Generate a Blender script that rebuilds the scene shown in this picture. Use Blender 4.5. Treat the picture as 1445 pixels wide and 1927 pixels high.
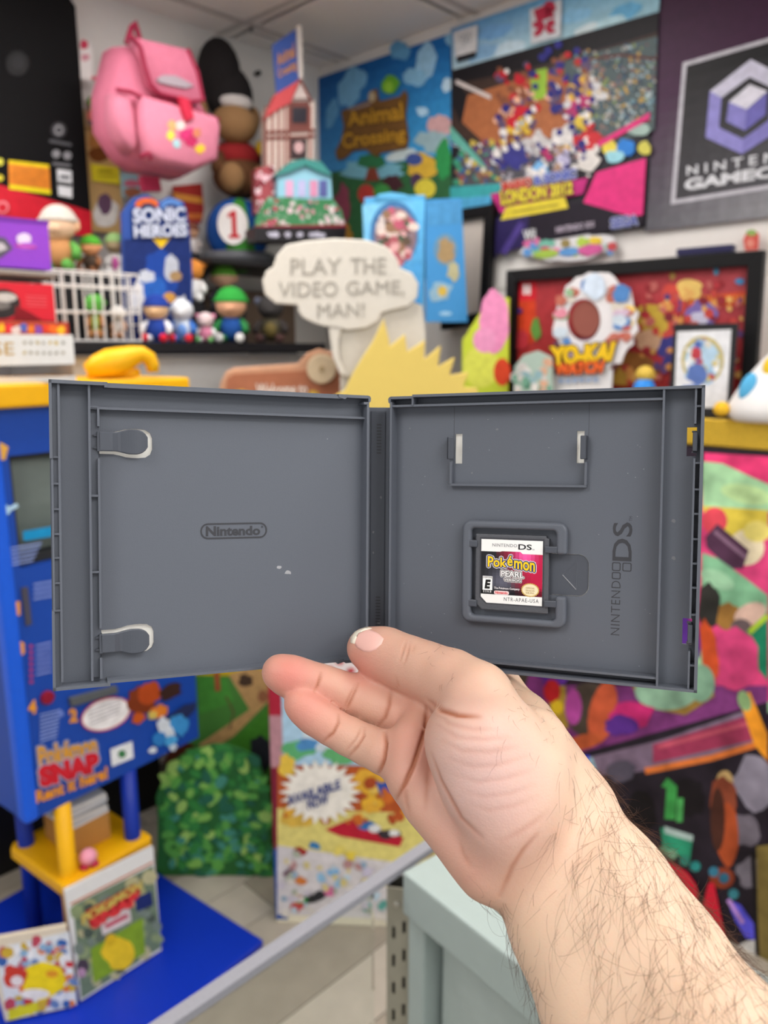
import bpy, bmesh, math, random
import numpy as np
from mathutils import Vector, Matrix, noise
from mathutils.bvhtree import BVHTree

for o in list(bpy.data.objects):
    bpy.data.objects.remove(o)
SC = bpy.context.scene
COL = SC.collection
R = math.radians

# ------------------------------------------------------------------ camera
FPX, CX, CY = 1447.0, 722.5, 963.5
CAM_H, PITCH = 1.60, 12.0
PIX = 0.00474
cam_data = bpy.data.cameras.new('camera')
cam = bpy.data.objects.new('camera', cam_data)
COL.objects.link(cam)
cam.location = (0, 0, CAM_H)
cam.rotation_euler = (R(90 - PITCH), 0, 0)
cam_data.sensor_fit = 'HORIZONTAL'
cam_data.sensor_width = 1445 * PIX
cam_data.lens = FPX * PIX
cam_data.clip_start = 0.02
cam_data.clip_end = 50
cam_data.dof.use_dof = True
cam_data.dof.focus_distance = 0.328
cam_data.dof.aperture_fstop = 2.4
SC.camera = cam

# ------------------------------------------------------------------ world, exposure
world = bpy.data.worlds.new('room_ambient')
SC.world = world
world.use_nodes = True
world.node_tree.nodes['Background'].inputs[0].default_value = (1.0, 0.99, 0.975, 1)
world.node_tree.nodes['Background'].inputs[1].default_value = 0.5
SC.view_settings.view_transform = 'Standard'
SC.view_settings.look = 'None'
SC.view_settings.gamma = 1
SC.view_settings.use_curve_mapping = False
SC.view_settings.exposure = 0.62
LAMP_STRENGTH = 7.0

# ------------------------------------------------------------------ frames
CAMPOS = Vector((0, 0, CAM_H))
FWD = Vector((0, math.cos(R(PITCH)), -math.sin(R(PITCH))))
UPC = Vector((0, math.sin(R(PITCH)), math.cos(R(PITCH))))
RGT = Vector((1, 0, 0))
ZUP = Vector((0, 0, 1))


def ray(x, y):
    return RGT * ((x - CX) / FPX) + UPC * ((CY - y) / FPX) + FWD


class Fr:
    """A plane standing in the room: origin, right axis, up axis, normal to the viewer."""
    def __init__(s, o, r, u=ZUP):
        s.o = Vector(o)
        s.r = Vector(r).normalized()
        u = Vector(u)
        s.u = (u - s.r * u.dot(s.r)).normalized()
        s.n = s.r.cross(s.u)

    def px(s, x, y, w=0.0):
        d = ray(x, y)
        o = s.o + s.n * w
        t = (o - CAMPOS).dot(s.n) / d.dot(s.n)
        p = CAMPOS + d * t - o
        return (p.dot(s.r), p.dot(s.u))

    def world(s, x, y, w=0.0):
        a, b = s.px(x, y, w)
        return s.o + s.r * a + s.u * b + s.n * w

    def at(s, x, y, w=0.0):
        return Fr(s.world(x, y, w), s.r, s.u)

    def matrix(s):
        m = Matrix.Identity(4)
        for i in range(3):
            m[i][0], m[i][1], m[i][2], m[i][3] = s.r[i], s.u[i], s.n[i], s.o[i]
        return m


def az(a):
    return Vector((math.sin(R(a)), math.cos(R(a)), 0))


AZA, AZB = 44.6, 132.5
CORNER = Vector((-0.255, 3.39, 0))
RA, RB = az(AZA), az(AZB)
NA, NB = RA.cross(ZUP), RB.cross(ZUP)
CEIL = 2.70


def FA(off=0.0):
    return Fr(CORNER + NA * off, RA)


def FB(off=0.0):
    return Fr(CORNER + NB * off, RB)


def FY(y, a=90):
    return Fr((0, y, 0), az(a))


# ------------------------------------------------------------------ colour and materials
def lin(h):
    h = h.lstrip('#')
    out = []
    for i in (0, 2, 4):
        c = int(h[i:i + 2], 16) / 255
        out.append(c / 12.92 if c <= 0.04045 else ((c + 0.055) / 1.055) ** 2.4)
    return (out[0], out[1], out[2], 1)


MATS = {}


def mat(hexc, rough=0.5, bump=0.0, scale=60, var=0.06, metal=0.0, name=None, spec=0.28, coat=0.0):
    key = (hexc, rough, bump, scale, var, metal, name, spec, coat)
    if key in MATS:
        return MATS[key]
    m = bpy.data.materials.new(name or 'mat_' + hexc.strip('#'))
    m.use_nodes = True
    nt = m.node_tree
    b = nt.nodes['Principled BSDF']
    b.inputs['Roughness'].default_value = rough
    b.inputs['Metallic'].default_value = metal
    b.inputs['Specular IOR Level'].default_value = spec
    b.inputs['Coat Weight'].default_value = coat
    tc = nt.nodes.new('ShaderNodeTexCoord')
    nz = nt.nodes.new('ShaderNodeTexNoise')
    nz.inputs['Scale'].default_value = scale
    nz.inputs['Detail'].default_value = 3
    nt.links.new(tc.outputs['Object'], nz.inputs['Vector'])
    mx = nt.nodes.new('ShaderNodeMix')
    mx.data_type = 'RGBA'
    c = lin(hexc)
    mx.inputs[6].default_value = tuple(x * (1 - var) for x in c[:3]) + (1,)
    mx.inputs[7].default_value = tuple(min(1, x * (1 + var)) for x in c[:3]) + (1,)
    nt.links.new(nz.outputs[0], mx.inputs[0])
    nt.links.new(mx.outputs[2], b.inputs['Base Color'])
    if bump:
        bp = nt.nodes.new('ShaderNodeBump')
        bp.inputs['Strength'].default_value = bump
        bp.inputs['Distance'].default_value = 0.002
        nt.links.new(nz.outputs[0], bp.inputs['Height'])
        nt.links.new(bp.outputs[0], b.inputs['Normal'])
    MATS[key] = m
    return m


def print_material(name, rough=0.45, vary=0.0, scale=40):
    """flat print: ink colour from the mesh, with the uneven tone of a screened picture"""
    m = bpy.data.materials.new(name)
    m.use_nodes = True
    nt = m.node_tree
    b = nt.nodes['Principled BSDF']
    b.inputs['Roughness'].default_value = rough
    b.inputs['Specular IOR Level'].default_value = 0.2
    a = nt.nodes.new('ShaderNodeAttribute')
    a.attribute_name = 'Col'
    if not vary:
        nt.links.new(a.outputs['Color'], b.inputs['Base Color'])
        return m
    tc = nt.nodes.new('ShaderNodeTexCoord')
    nz = nt.nodes.new('ShaderNodeTexNoise')
    nz.inputs['Scale'].default_value = scale
    nz.inputs['Detail'].default_value = 5
    nt.links.new(tc.outputs['Object'], nz.inputs['Vector'])
    hs = nt.nodes.new('ShaderNodeHueSaturation')
    mp = nt.nodes.new('ShaderNodeMapRange')
    mp.inputs[1].default_value, mp.inputs[2].default_value = 0.3, 0.7
    mp.inputs[3].default_value, mp.inputs[4].default_value = 1 - vary, 1 + vary
    nt.links.new(nz.outputs[0], mp.inputs[0])
    nt.links.new(mp.outputs[0], hs.inputs['Value'])
    nt.links.new(a.outputs['Color'], hs.inputs['Color'])
    nt.links.new(hs.outputs[0], b.inputs['Base Color'])
    return m


PRINT = print_material('printed_ink', 0.5, 0.12, 45)
GLOSSY_PRINT = print_material('glossy_printed_ink', 0.3)
MURAL_PRINT = print_material('mural_ink', 0.3, 0.38, 13)


def glass_material():
    m = bpy.data.materials.new('clear_glass')
    m.use_nodes = True
    nt = m.node_tree
    b = nt.nodes['Principled BSDF']
    b.inputs['Base Color'].default_value = (0.93, 0.97, 0.95, 1)
    b.inputs['Roughness'].default_value = 0.03
    b.inputs['Transmission Weight'].default_value = 1
    b.inputs['IOR'].default_value = 1.05
    return m


GLASS = glass_material()


# ------------------------------------------------------------------ mesh builder
class MB:
    def __init__(s):
        s.v, s.f, s.c = [], [], []

    def add(s, vs, fs, col=None):
        n = len(s.v)
        s.v += [tuple(x) for x in vs]
        for f in fs:
            s.f.append(tuple(i + n for i in f))
            s.c.append(col)
        return s

    def box(s, x0, x1, y0, y1, z0, z1, col=None):
        vs = [(x, y, z) for z in (z0, z1) for y in (y0, y1) for x in (x0, x1)]
        return s.add(vs, [(0, 2, 3, 1), (4, 5, 7, 6), (0, 1, 5, 4), (2, 6, 7, 3), (0, 4, 6, 2), (1, 3, 7, 5)], col)

    def prism(s, poly, z0, z1, col=None):
        n = len(poly)
        a = sum(poly[i][0] * poly[(i + 1) % n][1] - poly[(i + 1) % n][0] * poly[i][1] for i in range(n))
        if a < 0:
            poly = poly[::-1]
        vs = [(p[0], p[1], z0) for p in poly] + [(p[0], p[1], z1) for p in poly]
        fs = [tuple(range(n - 1, -1, -1)), tuple(range(n, 2 * n))]
        fs += [(i, (i + 1) % n, n + (i + 1) % n, n + i) for i in range(n)]
        return s.add(vs, fs, col)

    def flat(s, poly, z, col=None):
        n = len(poly)
        a = sum(poly[i][0] * poly[(i + 1) % n][1] - poly[(i + 1) % n][0] * poly[i][1] for i in range(n))
        if a < 0:
            poly = poly[::-1]
        return s.add([(p[0], p[1], z) for p in poly], [tuple(range(n))], col)

    def rings(s, rings, col=None, cap=True):
        n = len(rings[0])
        vs = [p for r in rings for p in r]
        fs = []
        for k in range(len(rings) - 1):
            for i in range(n):
                j = (i + 1) % n
                fs.append((k * n + i, k * n + j, (k + 1) * n + j, (k + 1) * n + i))
        if cap:
            fs.append(tuple(range(n - 1, -1, -1)))
            m = (len(rings) - 1) * n
            fs.append(tuple(range(m, m + n)))
        return s.add(vs, fs, col)

    def ell(s, c, r, seg=16, rg=10, rot=None, col=None, lo=-90, hi=90):
        rings = []
        for k in range(rg + 1):
            t = R(lo + (hi - lo) * k / rg)
            cr = max(math.cos(t), 0.001)
            rr = []
            for i in range(seg):
                a = 2 * math.pi * i / seg
                p = Vector((r[0] * cr * math.cos(a), r[1] * math.sin(t), -r[2] * cr * math.sin(a)))
                if rot:
                    p = rot @ p
                rr.append((p[0] + c[0], p[1] + c[1], p[2] + c[2]))
            rings.append(rr)
        return s.rings(rings, col)

    def tube(s, path, r, n=8, col=None, closed=False):
        P = [Vector(p) for p in path]
        rings = []
        m = len(P)
        prev = None
        for k in range(m):
            if closed:
                t = P[(k + 1) % m] - P[k - 1]
            else:
                t = P[min(k + 1, m - 1)] - P[max(k - 1, 0)]
            t.normalize()
            ref = prev if prev is not None else (Vector((0, 0, 1)) if abs(t.z) < 0.9 else Vector((1, 0, 0)))
            a = (ref - t * ref.dot(t)).normalized()
            prev = a
            b = t.cross(a)
            rad = r[k] if isinstance(r, (list, tuple)) else r
            rings.append([tuple(P[k] + (a * math.cos(2 * math.pi * i / n) + b * math.sin(2 * math.pi * i / n)) * rad) for i in range(n)])
        if closed:
            rings.append(rings[0])
        return s.rings(rings, col, cap=not closed)

    def build(s, name, material, parent=None, smooth=False, bevel=0.0, seg=2, matrix=None):
        me = bpy.data.meshes.new(name)
        me.from_pydata(s.v, [], s.f)
        if any(c is not None for c in s.c):
            ca = me.color_attributes.new('Col', 'FLOAT_COLOR', 'CORNER')
            buf = np.zeros((len(me.loops), 4), np.float32)
            i = 0
            for f, c in zip(s.f, s.c):
                k = len(f)
                if c is None:
                    buf[i:i + k] = (1, 1, 1, 1)
                else:
                    buf[i:i + k] = c
                i += k
            ca.data.foreach_set('color', buf.ravel())
        me.materials.append(material)
        if smooth:
            me.polygons.foreach_set('use_smooth', [True] * len(me.polygons))
        o = bpy.data.objects.new(name, me)
        COL.objects.link(o)
        if parent:
            o.parent = parent
        if matrix is not None:
            o.matrix_world = matrix
        if bevel:
            b = o.modifiers.new('bevel', 'BEVEL')
            b.width = bevel
            b.segments = seg
            b.limit_method = 'ANGLE'
            b.angle_limit = R(50)
        return o


def tag(o, label, cat, group=None, kind=None):
    o['label'] = label
    if cat:
        o['category'] = cat
    if group:
        o['group'] = group
    if kind:
        o['kind'] = kind
    return o


def thing(name, label, cat, fr, group=None):
    o = bpy.data.objects.new(name, None)
    o.empty_display_size = 0.02
    COL.objects.link(o)
    o.matrix_world = fr.matrix()
    return tag(o, label, cat, group)


def structure(o):
    o['kind'] = 'structure'
    return o


def pxs(fr, pts, w=0.0):
    return [fr.px(x, y, w) for x, y in pts]


def board(fr, name, pts, t, m, parent, w=0.0, bevel=0.0):
    return MB().prism(pxs(fr, pts, w), w - t, w).build(name, m, parent, bevel=bevel)


def blob(cx, cy, rx, ry, n=14, rot=0, wob=0.0, seed=1):
    rnd = random.Random(seed)
    out = []
    for i in range(n):
        a = 2 * math.pi * i / n
        k = 1 + wob * (rnd.random() * 2 - 1)
        x, y = rx * math.cos(a) * k, ry * math.sin(a) * k
        out.append((cx + x * math.cos(R(rot)) - y * math.sin(R(rot)), cy + x * math.sin(R(rot)) + y * math.cos(R(rot))))
    return out


class Print:
    """Flat print: coloured regions lying on a board, one mesh."""
    def __init__(s, fr, w=0.0008, step=0.00012):
        s.fr, s.w, s.step, s.mb = fr, w, step, MB()

    def poly(s, pts, hexc):
        s.mb.flat(pxs(s.fr, pts, 0), s.w, lin(hexc))
        s.w += s.step
        return s

    def blob(s, cx, cy, rx, ry, hexc, rot=0, wob=0.0, seed=1, n=16):
        return s.poly(blob(cx, cy, rx, ry, n, rot, wob, seed), hexc)

    def line(s, pts, width, hexc):
        L = []
        for i, p in enumerate(pts):
            a = Vector(pts[max(i - 1, 0)])
            b = Vector(pts[min(i + 1, len(pts) - 1)])
            d = (b - a).normalized()
            L.append((Vector(p), Vector((-d.y, d.x))))
        return s.poly([tuple(p + q * width / 2) for p, q in L] + [tuple(p - q * width / 2) for p, q in L[::-1]], hexc)

    def grad(s, quad, ctl, ctr, cbr, cbl, n=12):
        cs = [Vector(lin(c)) for c in (ctl, ctr, cbr, cbl)]
        q = [Vector(p) for p in pxs(s.fr, quad, 0)]

        def bi(L, a, b):
            return (L[0] * (1 - a) + L[1] * a) * (1 - b) + (L[3] * (1 - a) + L[2] * a) * b
        for j in range(n):
            for i in range(n):
                a0, a1, b0, b1 = i / n, (i + 1) / n, j / n, (j + 1) / n
                s.mb.flat([tuple(bi(q, a, b)) for a, b in ((a0, b0), (a1, b0), (a1, b1), (a0, b1))], s.w, tuple(bi(cs, (a0 + a1) / 2, (b0 + b1) / 2)))
        s.w += s.step
        return s

    def speckle(s, poly, n, size, cols, seed=1):
        rnd = random.Random(seed)
        xs, ys = [p[0] for p in poly], [p[1] for p in poly]

        def inside(x, y):
            r = False
            for i in range(len(poly)):
                (x1, y1), (x2, y2) = poly[i], poly[i - 1]
                if (y1 > y) != (y2 > y) and x < (x2 - x1) * (y - y1) / (y2 - y1) + x1:
                    r = not r
            return r
        k = 0
        for _ in range(n * 6):
            if k >= n:
                break
            x, y = rnd.uniform(min(xs), max(xs)), rnd.uniform(min(ys), max(ys))
            if not inside(x, y):
                continue
            k += 1
            z = size * rnd.uniform(0.6, 1.4)
            s.mb.flat(pxs(s.fr, blob(x, y, z, z * rnd.uniform(0.6, 1.2), 6, rnd.uniform(0, 90)), 0), s.w + k * 2e-6, lin(rnd.choice(cols)))
        s.w += s.step + k * 2e-6
        return s

    def build_split(s, parent, name='printed_patch'):
        """each coloured region a part of its own"""
        for f, c in zip(s.mb.f, s.mb.c):
            MB().add([s.mb.v[i] for i in f], [tuple(range(len(f)))], c).build(name, PRINT, parent)

    def build(s, parent, name='print_pattern', m=None):
        return s.mb.build(name, m or PRINT, parent)


def text_verts(txt, bold=0.0, depth=0.0, spacing=1.0, shear=0.0):
    cu = bpy.data.curves.new('lettering', 'FONT')
    cu.body = txt
    cu.size = 1.0
    cu.offset = bold
    cu.extrude = depth
    cu.space_character = spacing
    cu.shear = shear
    cu.resolution_u = 3
    ob = bpy.data.objects.new('lettering', cu)
    me = bpy.data.meshes.new_from_object(ob)
    bpy.data.objects.remove(ob)
    bpy.data.curves.remove(cu)
    return me


def text_local(txt, corners, z, m, parent, bold=0.0, depth=0.0002, spacing=1.0, shear=0.0, name='lettering'):
    """corners TL, TR, BR, BL in the parent's plane; the text fills that quad."""
    me = text_verts(txt, bold, 0.5, spacing, shear)
    n = len(me.vertices)
    if n == 0:
        return None
    co = np.zeros(n * 3, np.float32)
    me.vertices.foreach_get('co', co)
    co = co.reshape(-1, 3)
    lo, hi = co.min(0), co.max(0)
    a = (co[:, 0] - lo[0]) / max(hi[0] - lo[0], 1e-6)
    b = 1 - (co[:, 1] - lo[1]) / max(hi[1] - lo[1], 1e-6)
    q = np.array([(c[0], c[1]) for c in corners], np.float32)
    a, b = a[:, None], b[:, None]
    xy = (q[0] * (1 - a) + q[1] * a) * (1 - b) + (q[3] * (1 - a) + q[2] * a) * b
    zz = np.where(co[:, 2:3] > 0, z + depth, z)
    me.vertices.foreach_set('co', np.hstack([xy, zz]).astype(np.float32).ravel())
    me.materials.clear()
    me.materials.append(m)
    me.update()
    o = bpy.data.objects.new(name, me)
    COL.objects.link(o)
    o.parent = parent
    return o


def text_px(fr, txt, quad, z, m, parent, **k):
    return text_local(txt, pxs(fr, quad, 0), z, m, parent, **k)


def plate_mesh(outer, holes, z0, z1):
    """Flat plate with holes, by a filled 2-D curve."""
    cu = bpy.data.curves.new('plate', 'CURVE')
    cu.dimensions = '2D'
    cu.fill_mode = 'BOTH'
    cu.extrude = (z1 - z0) / 2
    for loop in [outer] + holes:
        sp = cu.splines.new('POLY')
        sp.points.add(len(loop) - 1)
        for p, q in zip(sp.points, loop):
            p.co = (q[0], q[1], 0, 1)
        sp.use_cyclic_u = True
    ob = bpy.data.objects.new('plate', cu)
    me = bpy.data.meshes.new_from_object(ob)
    bpy.data.objects.remove(ob)
    bpy.data.curves.remove(cu)
    me.transform(Matrix.Translation((0, 0, (z0 + z1) / 2)))
    return me


def rrect(x0, x1, y0, y1, r, n=5):
    out = []
    for cx, cy, a0 in ((x1 - r, y1 - r, 0), (x0 + r, y1 - r, 90), (x0 + r, y0 + r, 180), (x1 - r, y0 + r, 270)):
        for i in range(n + 1):
            a = R(a0 + 90 * i / n)
            out.append((cx + r * math.cos(a), cy + r * math.sin(a)))
    return out


def mesh_obj(name, me, m, parent=None, bevel=0.0, seg=2, smooth=False):
    me.materials.clear()
    me.materials.append(m)
    me.name = name
    if smooth:
        me.polygons.foreach_set('use_smooth', [True] * len(me.polygons))
    o = bpy.data.objects.new(name, me)
    COL.objects.link(o)
    if parent:
        o.parent = parent
    if bevel:
        b = o.modifiers.new('bevel', 'BEVEL')
        b.width, b.segments, b.limit_method, b.angle_limit = bevel, seg, 'ANGLE', R(50)
    return o


# ================================================================== the room
WALL = mat('#dcd8d4', 0.7, 0.1, 40, 0.03, name='white_painted_wall')


def wall(name, c, r, n, s0, s1, h, gap):
    """A wall of white slatwall boards: backing plus the boards themselves."""
    fr = Fr(c, r)
    w = MB().box(s0, s1, 0, CEIL + 0.1, -0.08, -0.012).build(name, WALL, matrix=fr.matrix())
    structure(w)
    z = 0.0
    while z < CEIL:
        MB().box(s0, s1, z + gap, min(z + h, CEIL + 0.05), -0.012, 0.0).build('wall_board', WALL, w)
        z += h
    return w


wall('wall_left', CORNER, RA, NA, -3.6, 0.0, 1.22, 0.001)
wall('wall_right', CORNER, RB, NB, 0.0, 3.6, 0.3, 0.004)

# floor of laid planks
fl = structure(MB().box(-4.5, 4.5, -2.0, 4.5, -0.08, -0.012).build('floor', mat('#6f675d', 0.7, name='plank_joint')))
planks = [mat(c, 0.42, 0.15, 14, 0.18, name='laminate_plank_%d' % i) for i, c in enumerate(('#aba294', '#a09688', '#b3aa9d', '#968d80'))]
rnd = random.Random(5)
pl = Fr((0, 0, 0), RA, RA.cross(ZUP) * -1)
PW, PL = 0.16, 1.2
shared = {}
for i in range(-9, 15):
    off = rnd.uniform(0, PL)
    for j in range(-2, 4):
        a = j * PL + off
        ctr = RA * (a + PL / 2) - NA * (i * PW + PW / 2)
        if not (-1.9 < ctr.x < 1.9 and 0.2 < ctr.y < 3.5):
            continue
        mi = rnd.randrange(4)
        if mi not in shared:
            shared[mi] = MB().box(-PL / 2 + 0.0015, PL / 2 - 0.0015, -PW / 2 + 0.0015, PW / 2 - 0.0015, -0.012, 0.0).build('floor_plank', planks[mi], fl)
            o = shared[mi]
        else:
            o = shared[mi].copy()
            COL.objects.link(o)
        o.location = ctr
        o.rotation_euler = (0, 0, R(90 - AZA))

# suspended ceiling: tiles between grey T-bars
ce = structure(MB().box(-4.5, 4.5, -2.2, 4.5, CEIL + 0.03, CEIL + 0.1).build('ceiling', mat('#a9a19c', 0.8, name='ceiling_void')))
TILE = mat('#f0e9e5', 0.85, 0.25, 90, 0.03, name='ceiling_tile')
BAR = mat('#c4bcb8', 0.6, name='ceiling_bar')
tile_me = None
TW, TL = 0.61, 1.22
A0, B0 = 0.10, 0.42
LIT = {(4, 0), (5, 1), (6, 0), (7, 1), (3, 2), (1, 0), (0, 1)}
lamp_n = 0
LAMP_TXT = ['above the raised hand', 'over the camera side of the room', 'near the left wall', 'behind the photographer', 'towards the far back', 'near the right wall', 'beside the room corner']
for i in range(-1, 8):
    for j in range(-1, 4):
        a0, b0 = A0 + i * TW, B0 + j * TL
        ctr = CORNER + NA * (a0 + TW / 2) + NB * (b0 + TL / 2)
        if ctr.y < -1.9 or abs(ctr.x) > 3.4:
            continue
        fr = Fr((ctr.x, ctr.y, CEIL), RA, NA)
        if (i, j) in LIT:
            lamp = thing('ceiling_light', 'white recessed ceiling light panel ' + LAMP_TXT[lamp_n % 7], 'ceiling light', fr, 'recessed light panels')
            lamp_n += 1
            MB().box(-TL / 2 + .03, TL / 2 - .03, -TW / 2 + .03, TW / 2 - .03, -0.006, 0.012).build('housing', mat('#d8d8d8', 0.4), lamp)
            em = MATS.get('lamp')
            if em is None:
                em = bpy.data.materials.new('lit_diffuser')
                em.use_nodes = True
                bb = em.node_tree.nodes['Principled BSDF']
                bb.inputs['Base Color'].default_value = (0.9, 0.9, 0.9, 1)
                bb.inputs['Emission Color'].default_value = (1.0, 0.98, 0.95, 1)
                bb.inputs['Emission Strength'].default_value = LAMP_STRENGTH
                MATS['lamp'] = em
            sgn = 1 if fr.n.z > 0 else -1
            zz = -0.008 if sgn > 0 else 0.014
            MB().box(-TL / 2 + .05, TL / 2 - .05, -TW / 2 + .05, TW / 2 - .05, zz - 0.001, zz + 0.001).build('diffuser', em, lamp)
        else:
            if tile_me is None:
                o = MB().box(-TL / 2 + .012, TL / 2 - .012, -TW / 2 + .012, TW / 2 - .012, 0.0, 0.012).build('ceiling_tile', TILE, ce, bevel=0.003)
                tile_me = o
            else:
                o = tile_me.copy()
                COL.objects.link(o)
            o.location = (ctr.x, ctr.y, CEIL)
            o.rotation_euler = (0, 0, R(90 - AZA))
for i in range(-1, 9):
    p = CORNER + NA * (A0 + i * TW) + NB * (B0 + 1.2)
    o = MB().box(-2.6, 2.6, -0.012, 0.012, -0.004, 0.03).build('ceiling_bar', BAR, ce)
    o.location = (p.x, p.y, CEIL)
    o.rotation_euler = (0, 0, R(90 - AZA - 90) + (R(90)))
for j in range(-1, 5):
    p = CORNER + NB * (B0 + j * TL) + NA * 1.8
    o = MB().box(-2.6, 2.6, -0.012, 0.012, -0.0035, 0.0295).build('ceiling_bar', BAR, ce)
    o.location = (p.x, p.y, CEIL)
    o.rotation_euler = (0, 0, R(90 - AZB))

# ================================================================== helpers for the things around the room
def card(name, label, cat, fr, pts, t, m, group=None, w=0.0):
    """an upright board or sheet standing or hanging in plane fr; returns root, frame"""
    bx = sum(p[0] for p in pts) / len(pts)
    by = max(p[1] for p in pts)
    f = fr.at(bx, by)
    root = thing(name, label, cat, f, group)
    board(f, 'board', pts, t, m, root)
    return root, f


def outline_text(fr, txt, quad, z, hexc, outc, parent, d=2.0, **k):
    """lettering with a contour: copies pushed out in eight directions below the face"""
    for i in range(8):
        a = 2 * math.pi * i / 8
        q = [(x + d * math.cos(a), y + d * math.sin(a)) for x, y in quad]
        text_px(fr, txt, q, z, mat(outc, 0.5), parent, depth=0.0004, name='lettering_outline', **k)
    return text_px(fr, txt, quad, z + 0.0003, mat(hexc, 0.5), parent, depth=0.0008, **k)


def toy(name, label, fr, cx, base, h, body='#8a5a33', head='#e8c29a', cap=None, limb=None, foot=None, ear=None, belly=None, wide=1.0, yaw=0, group='soft toys on the toy shelf', cat='soft toy', headsz=1.0, z=0.0, floor=None):
    """a plain stuffed doll: body, head, ears or knitted cap, arms, legs; no face"""
    f0 = fr.at(cx, base)
    dist = (f0.o - CAMPOS).dot(FWD)
    s = h * dist / FPX
    o_ = f0.o + Vector((0, 0, z))
    if floor is not None:
        o_.z = floor + 0.001
    f = Fr(o_, az(90 + yaw))
    root = thing(name, label, cat, f, group)
    limb = limb or body
    foot = foot or limb
    F = lambda c: mat(c, 0.85, 0.3, 160, 0.12, name='plush_' + c.strip('#'))
    bw = 0.21 * s * wide
    MB().ell((0, 0.27 * s, 0), (bw, 0.25 * s, bw * 0.85)).build('body', F(body), root, smooth=True)
    if belly:
        MB().ell((0, 0.25 * s, bw * 0.35), (bw * 0.68, 0.17 * s, bw * 0.62)).build('belly_patch', F(belly), root, smooth=True)
    hr = 0.25 * s * headsz * (0.5 + 0.5 * wide)
    hy = 0.46 * s + hr * 0.8
    MB().ell((0, hy, 0.02 * s), (hr, hr * 0.92, hr * 0.9)).build('head', F(head), root, smooth=True)
    MB().ell((0, hy - hr * 0.25, hr * 0.75), (hr * 0.42, hr * 0.3, hr * 0.3)).build('muzzle', F(head), root, smooth=True)
    for sx in (-1, 1):
        if ear:
            MB().ell((sx * hr * 0.95, hy + hr * (0.45 if not cap else -0.05), 0), (hr * 0.3, hr * 0.32, hr * 0.16), 12, 8).build('ear', F(ear), root, smooth=True)
        MB().tube([(sx * bw * 0.8, 0.40 * s, 0), (sx * bw * 1.25, 0.31 * s, bw * 0.35), (sx * bw * 1.35, 0.2 * s, bw * 0.8)], [0.06 * s, 0.065 * s, 0.07 * s], 10).build('arm', F(limb), root, smooth=True)
        MB().tube([(sx * bw * 0.5, 0.1 * s, 0), (sx * bw * 0.8, 0.075 * s, bw * 0.7), (sx * bw * 0.9, 0.08 * s, bw * 1.25)], [0.075 * s, 0.075 * s, 0.07 * s], 10).build('leg', F(limb), root, smooth=True)
        MB().ell((sx * bw * 0.92, 0.085 * s, bw * 1.4), (0.085 * s, 0.085 * s, 0.06 * s), 12, 8).build('foot', F(foot), root, smooth=True)
    if cap:
        c = MB().ell((0, hy + hr * 0.1, -0.01 * s), (hr * 1.08, hr * 1.05, hr * 1.0), 18, 8, lo=8, hi=90).build('knitted_cap', F(cap), root, smooth=True)
        MB().tube([(hr * 1.02 * math.cos(2 * math.pi * i / 20), hy + hr * 0.25, -0.01 * s + hr * 0.96 * math.sin(2 * math.pi * i / 20)) for i in range(20)], hr * 0.13, 8, closed=True).build('cap_band', F(cap), c, smooth=True)
    return root


def boxthing(name, label, cat, fr, front, depth, m, group=None, bevel=0.002):
    """a carton whose front face has the given pixel corners TL TR BR BL in plane fr"""
    bx = (front[2][0] + front[3][0]) / 2
    by = (front[2][1] + front[3][1]) / 2
    f = fr.at(bx, by)
    root = thing(name, label, cat, f, group)
    q = pxs(f, front)
    x0, x1 = (q[0][0] + q[3][0]) / 2, (q[1][0] + q[2][0]) / 2
    y0, y1 = (q[2][1] + q[3][1]) / 2, (q[0][1] + q[1][1]) / 2
    MB().box(x0, x1, y0, y1, -depth, 0).build('carton', m, root, bevel=bevel)
    return root, f


# ================================================================== left wall: banner, cards, rucksack
a = FA(0.06)
rt, f = card('hanging_banner', 'tall black banner with a red foot hanging at the far left', 'banner', a,
             [(-60, -50), (122, -30), (134, 0), (142, 12), (172, 412), (173, 446), (-40, 420)], 0.006, mat('#0b0a0c', 0.7, name='black_banner', spec=0.15))
p = Print(f)
p.poly([(-40, 340), (0, 348), (171, 398), (173, 446), (-40, 420)], '#c8182c')
p.poly([(16, 301), (92, 310), (95, 365), (17, 355)], '#e2882a')
p.poly([(16, 301), (92, 310), (92.5, 317), (16, 308)], '#e5c913').poly([(17, 347), (95, 357), (95, 366), (17, 356)], '#e5d21a')
for i in range(9):
    p.line([(22, 314 + i * 4), (90, 322 + i * 4.2)], 1.1, '#c06c1c')
p.blob(0, 305, 6, 7, '#d9d24a').blob(0, 335, 6, 6, '#d8c838')
p.blob(110, 245, 15, 15, '#3c3c3f').blob(110, 245, 9, 10, '#8d8d90').blob(110, 245, 5, 5, '#2a2a2d')
p.line([(92, 265), (134, 273)], 6, '#55565a')
p.blob(105, 290, 8, 8, '#8b8b8f').blob(126, 293, 8, 8, '#8b8b8f').line([(98, 308), (132, 312)], 5, '#77777b')
p.poly([(106, 318), (134, 322), (135, 373), (109, 368)], '#dcdde0').line([(108, 345), (134, 349)], 8, '#3a3a3c').poly([(112, 330), (130, 332), (130, 338), (112, 336)], '#3f4045')
p.blob(32, 120, 22, 24, '#181719').blob(33, 118, 12, 14, '#222124')
p.blob(4, 390, 12, 12, '#e4808a').blob(4, 391, 8, 8, '#c8182c')
p.build_split(rt)
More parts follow.
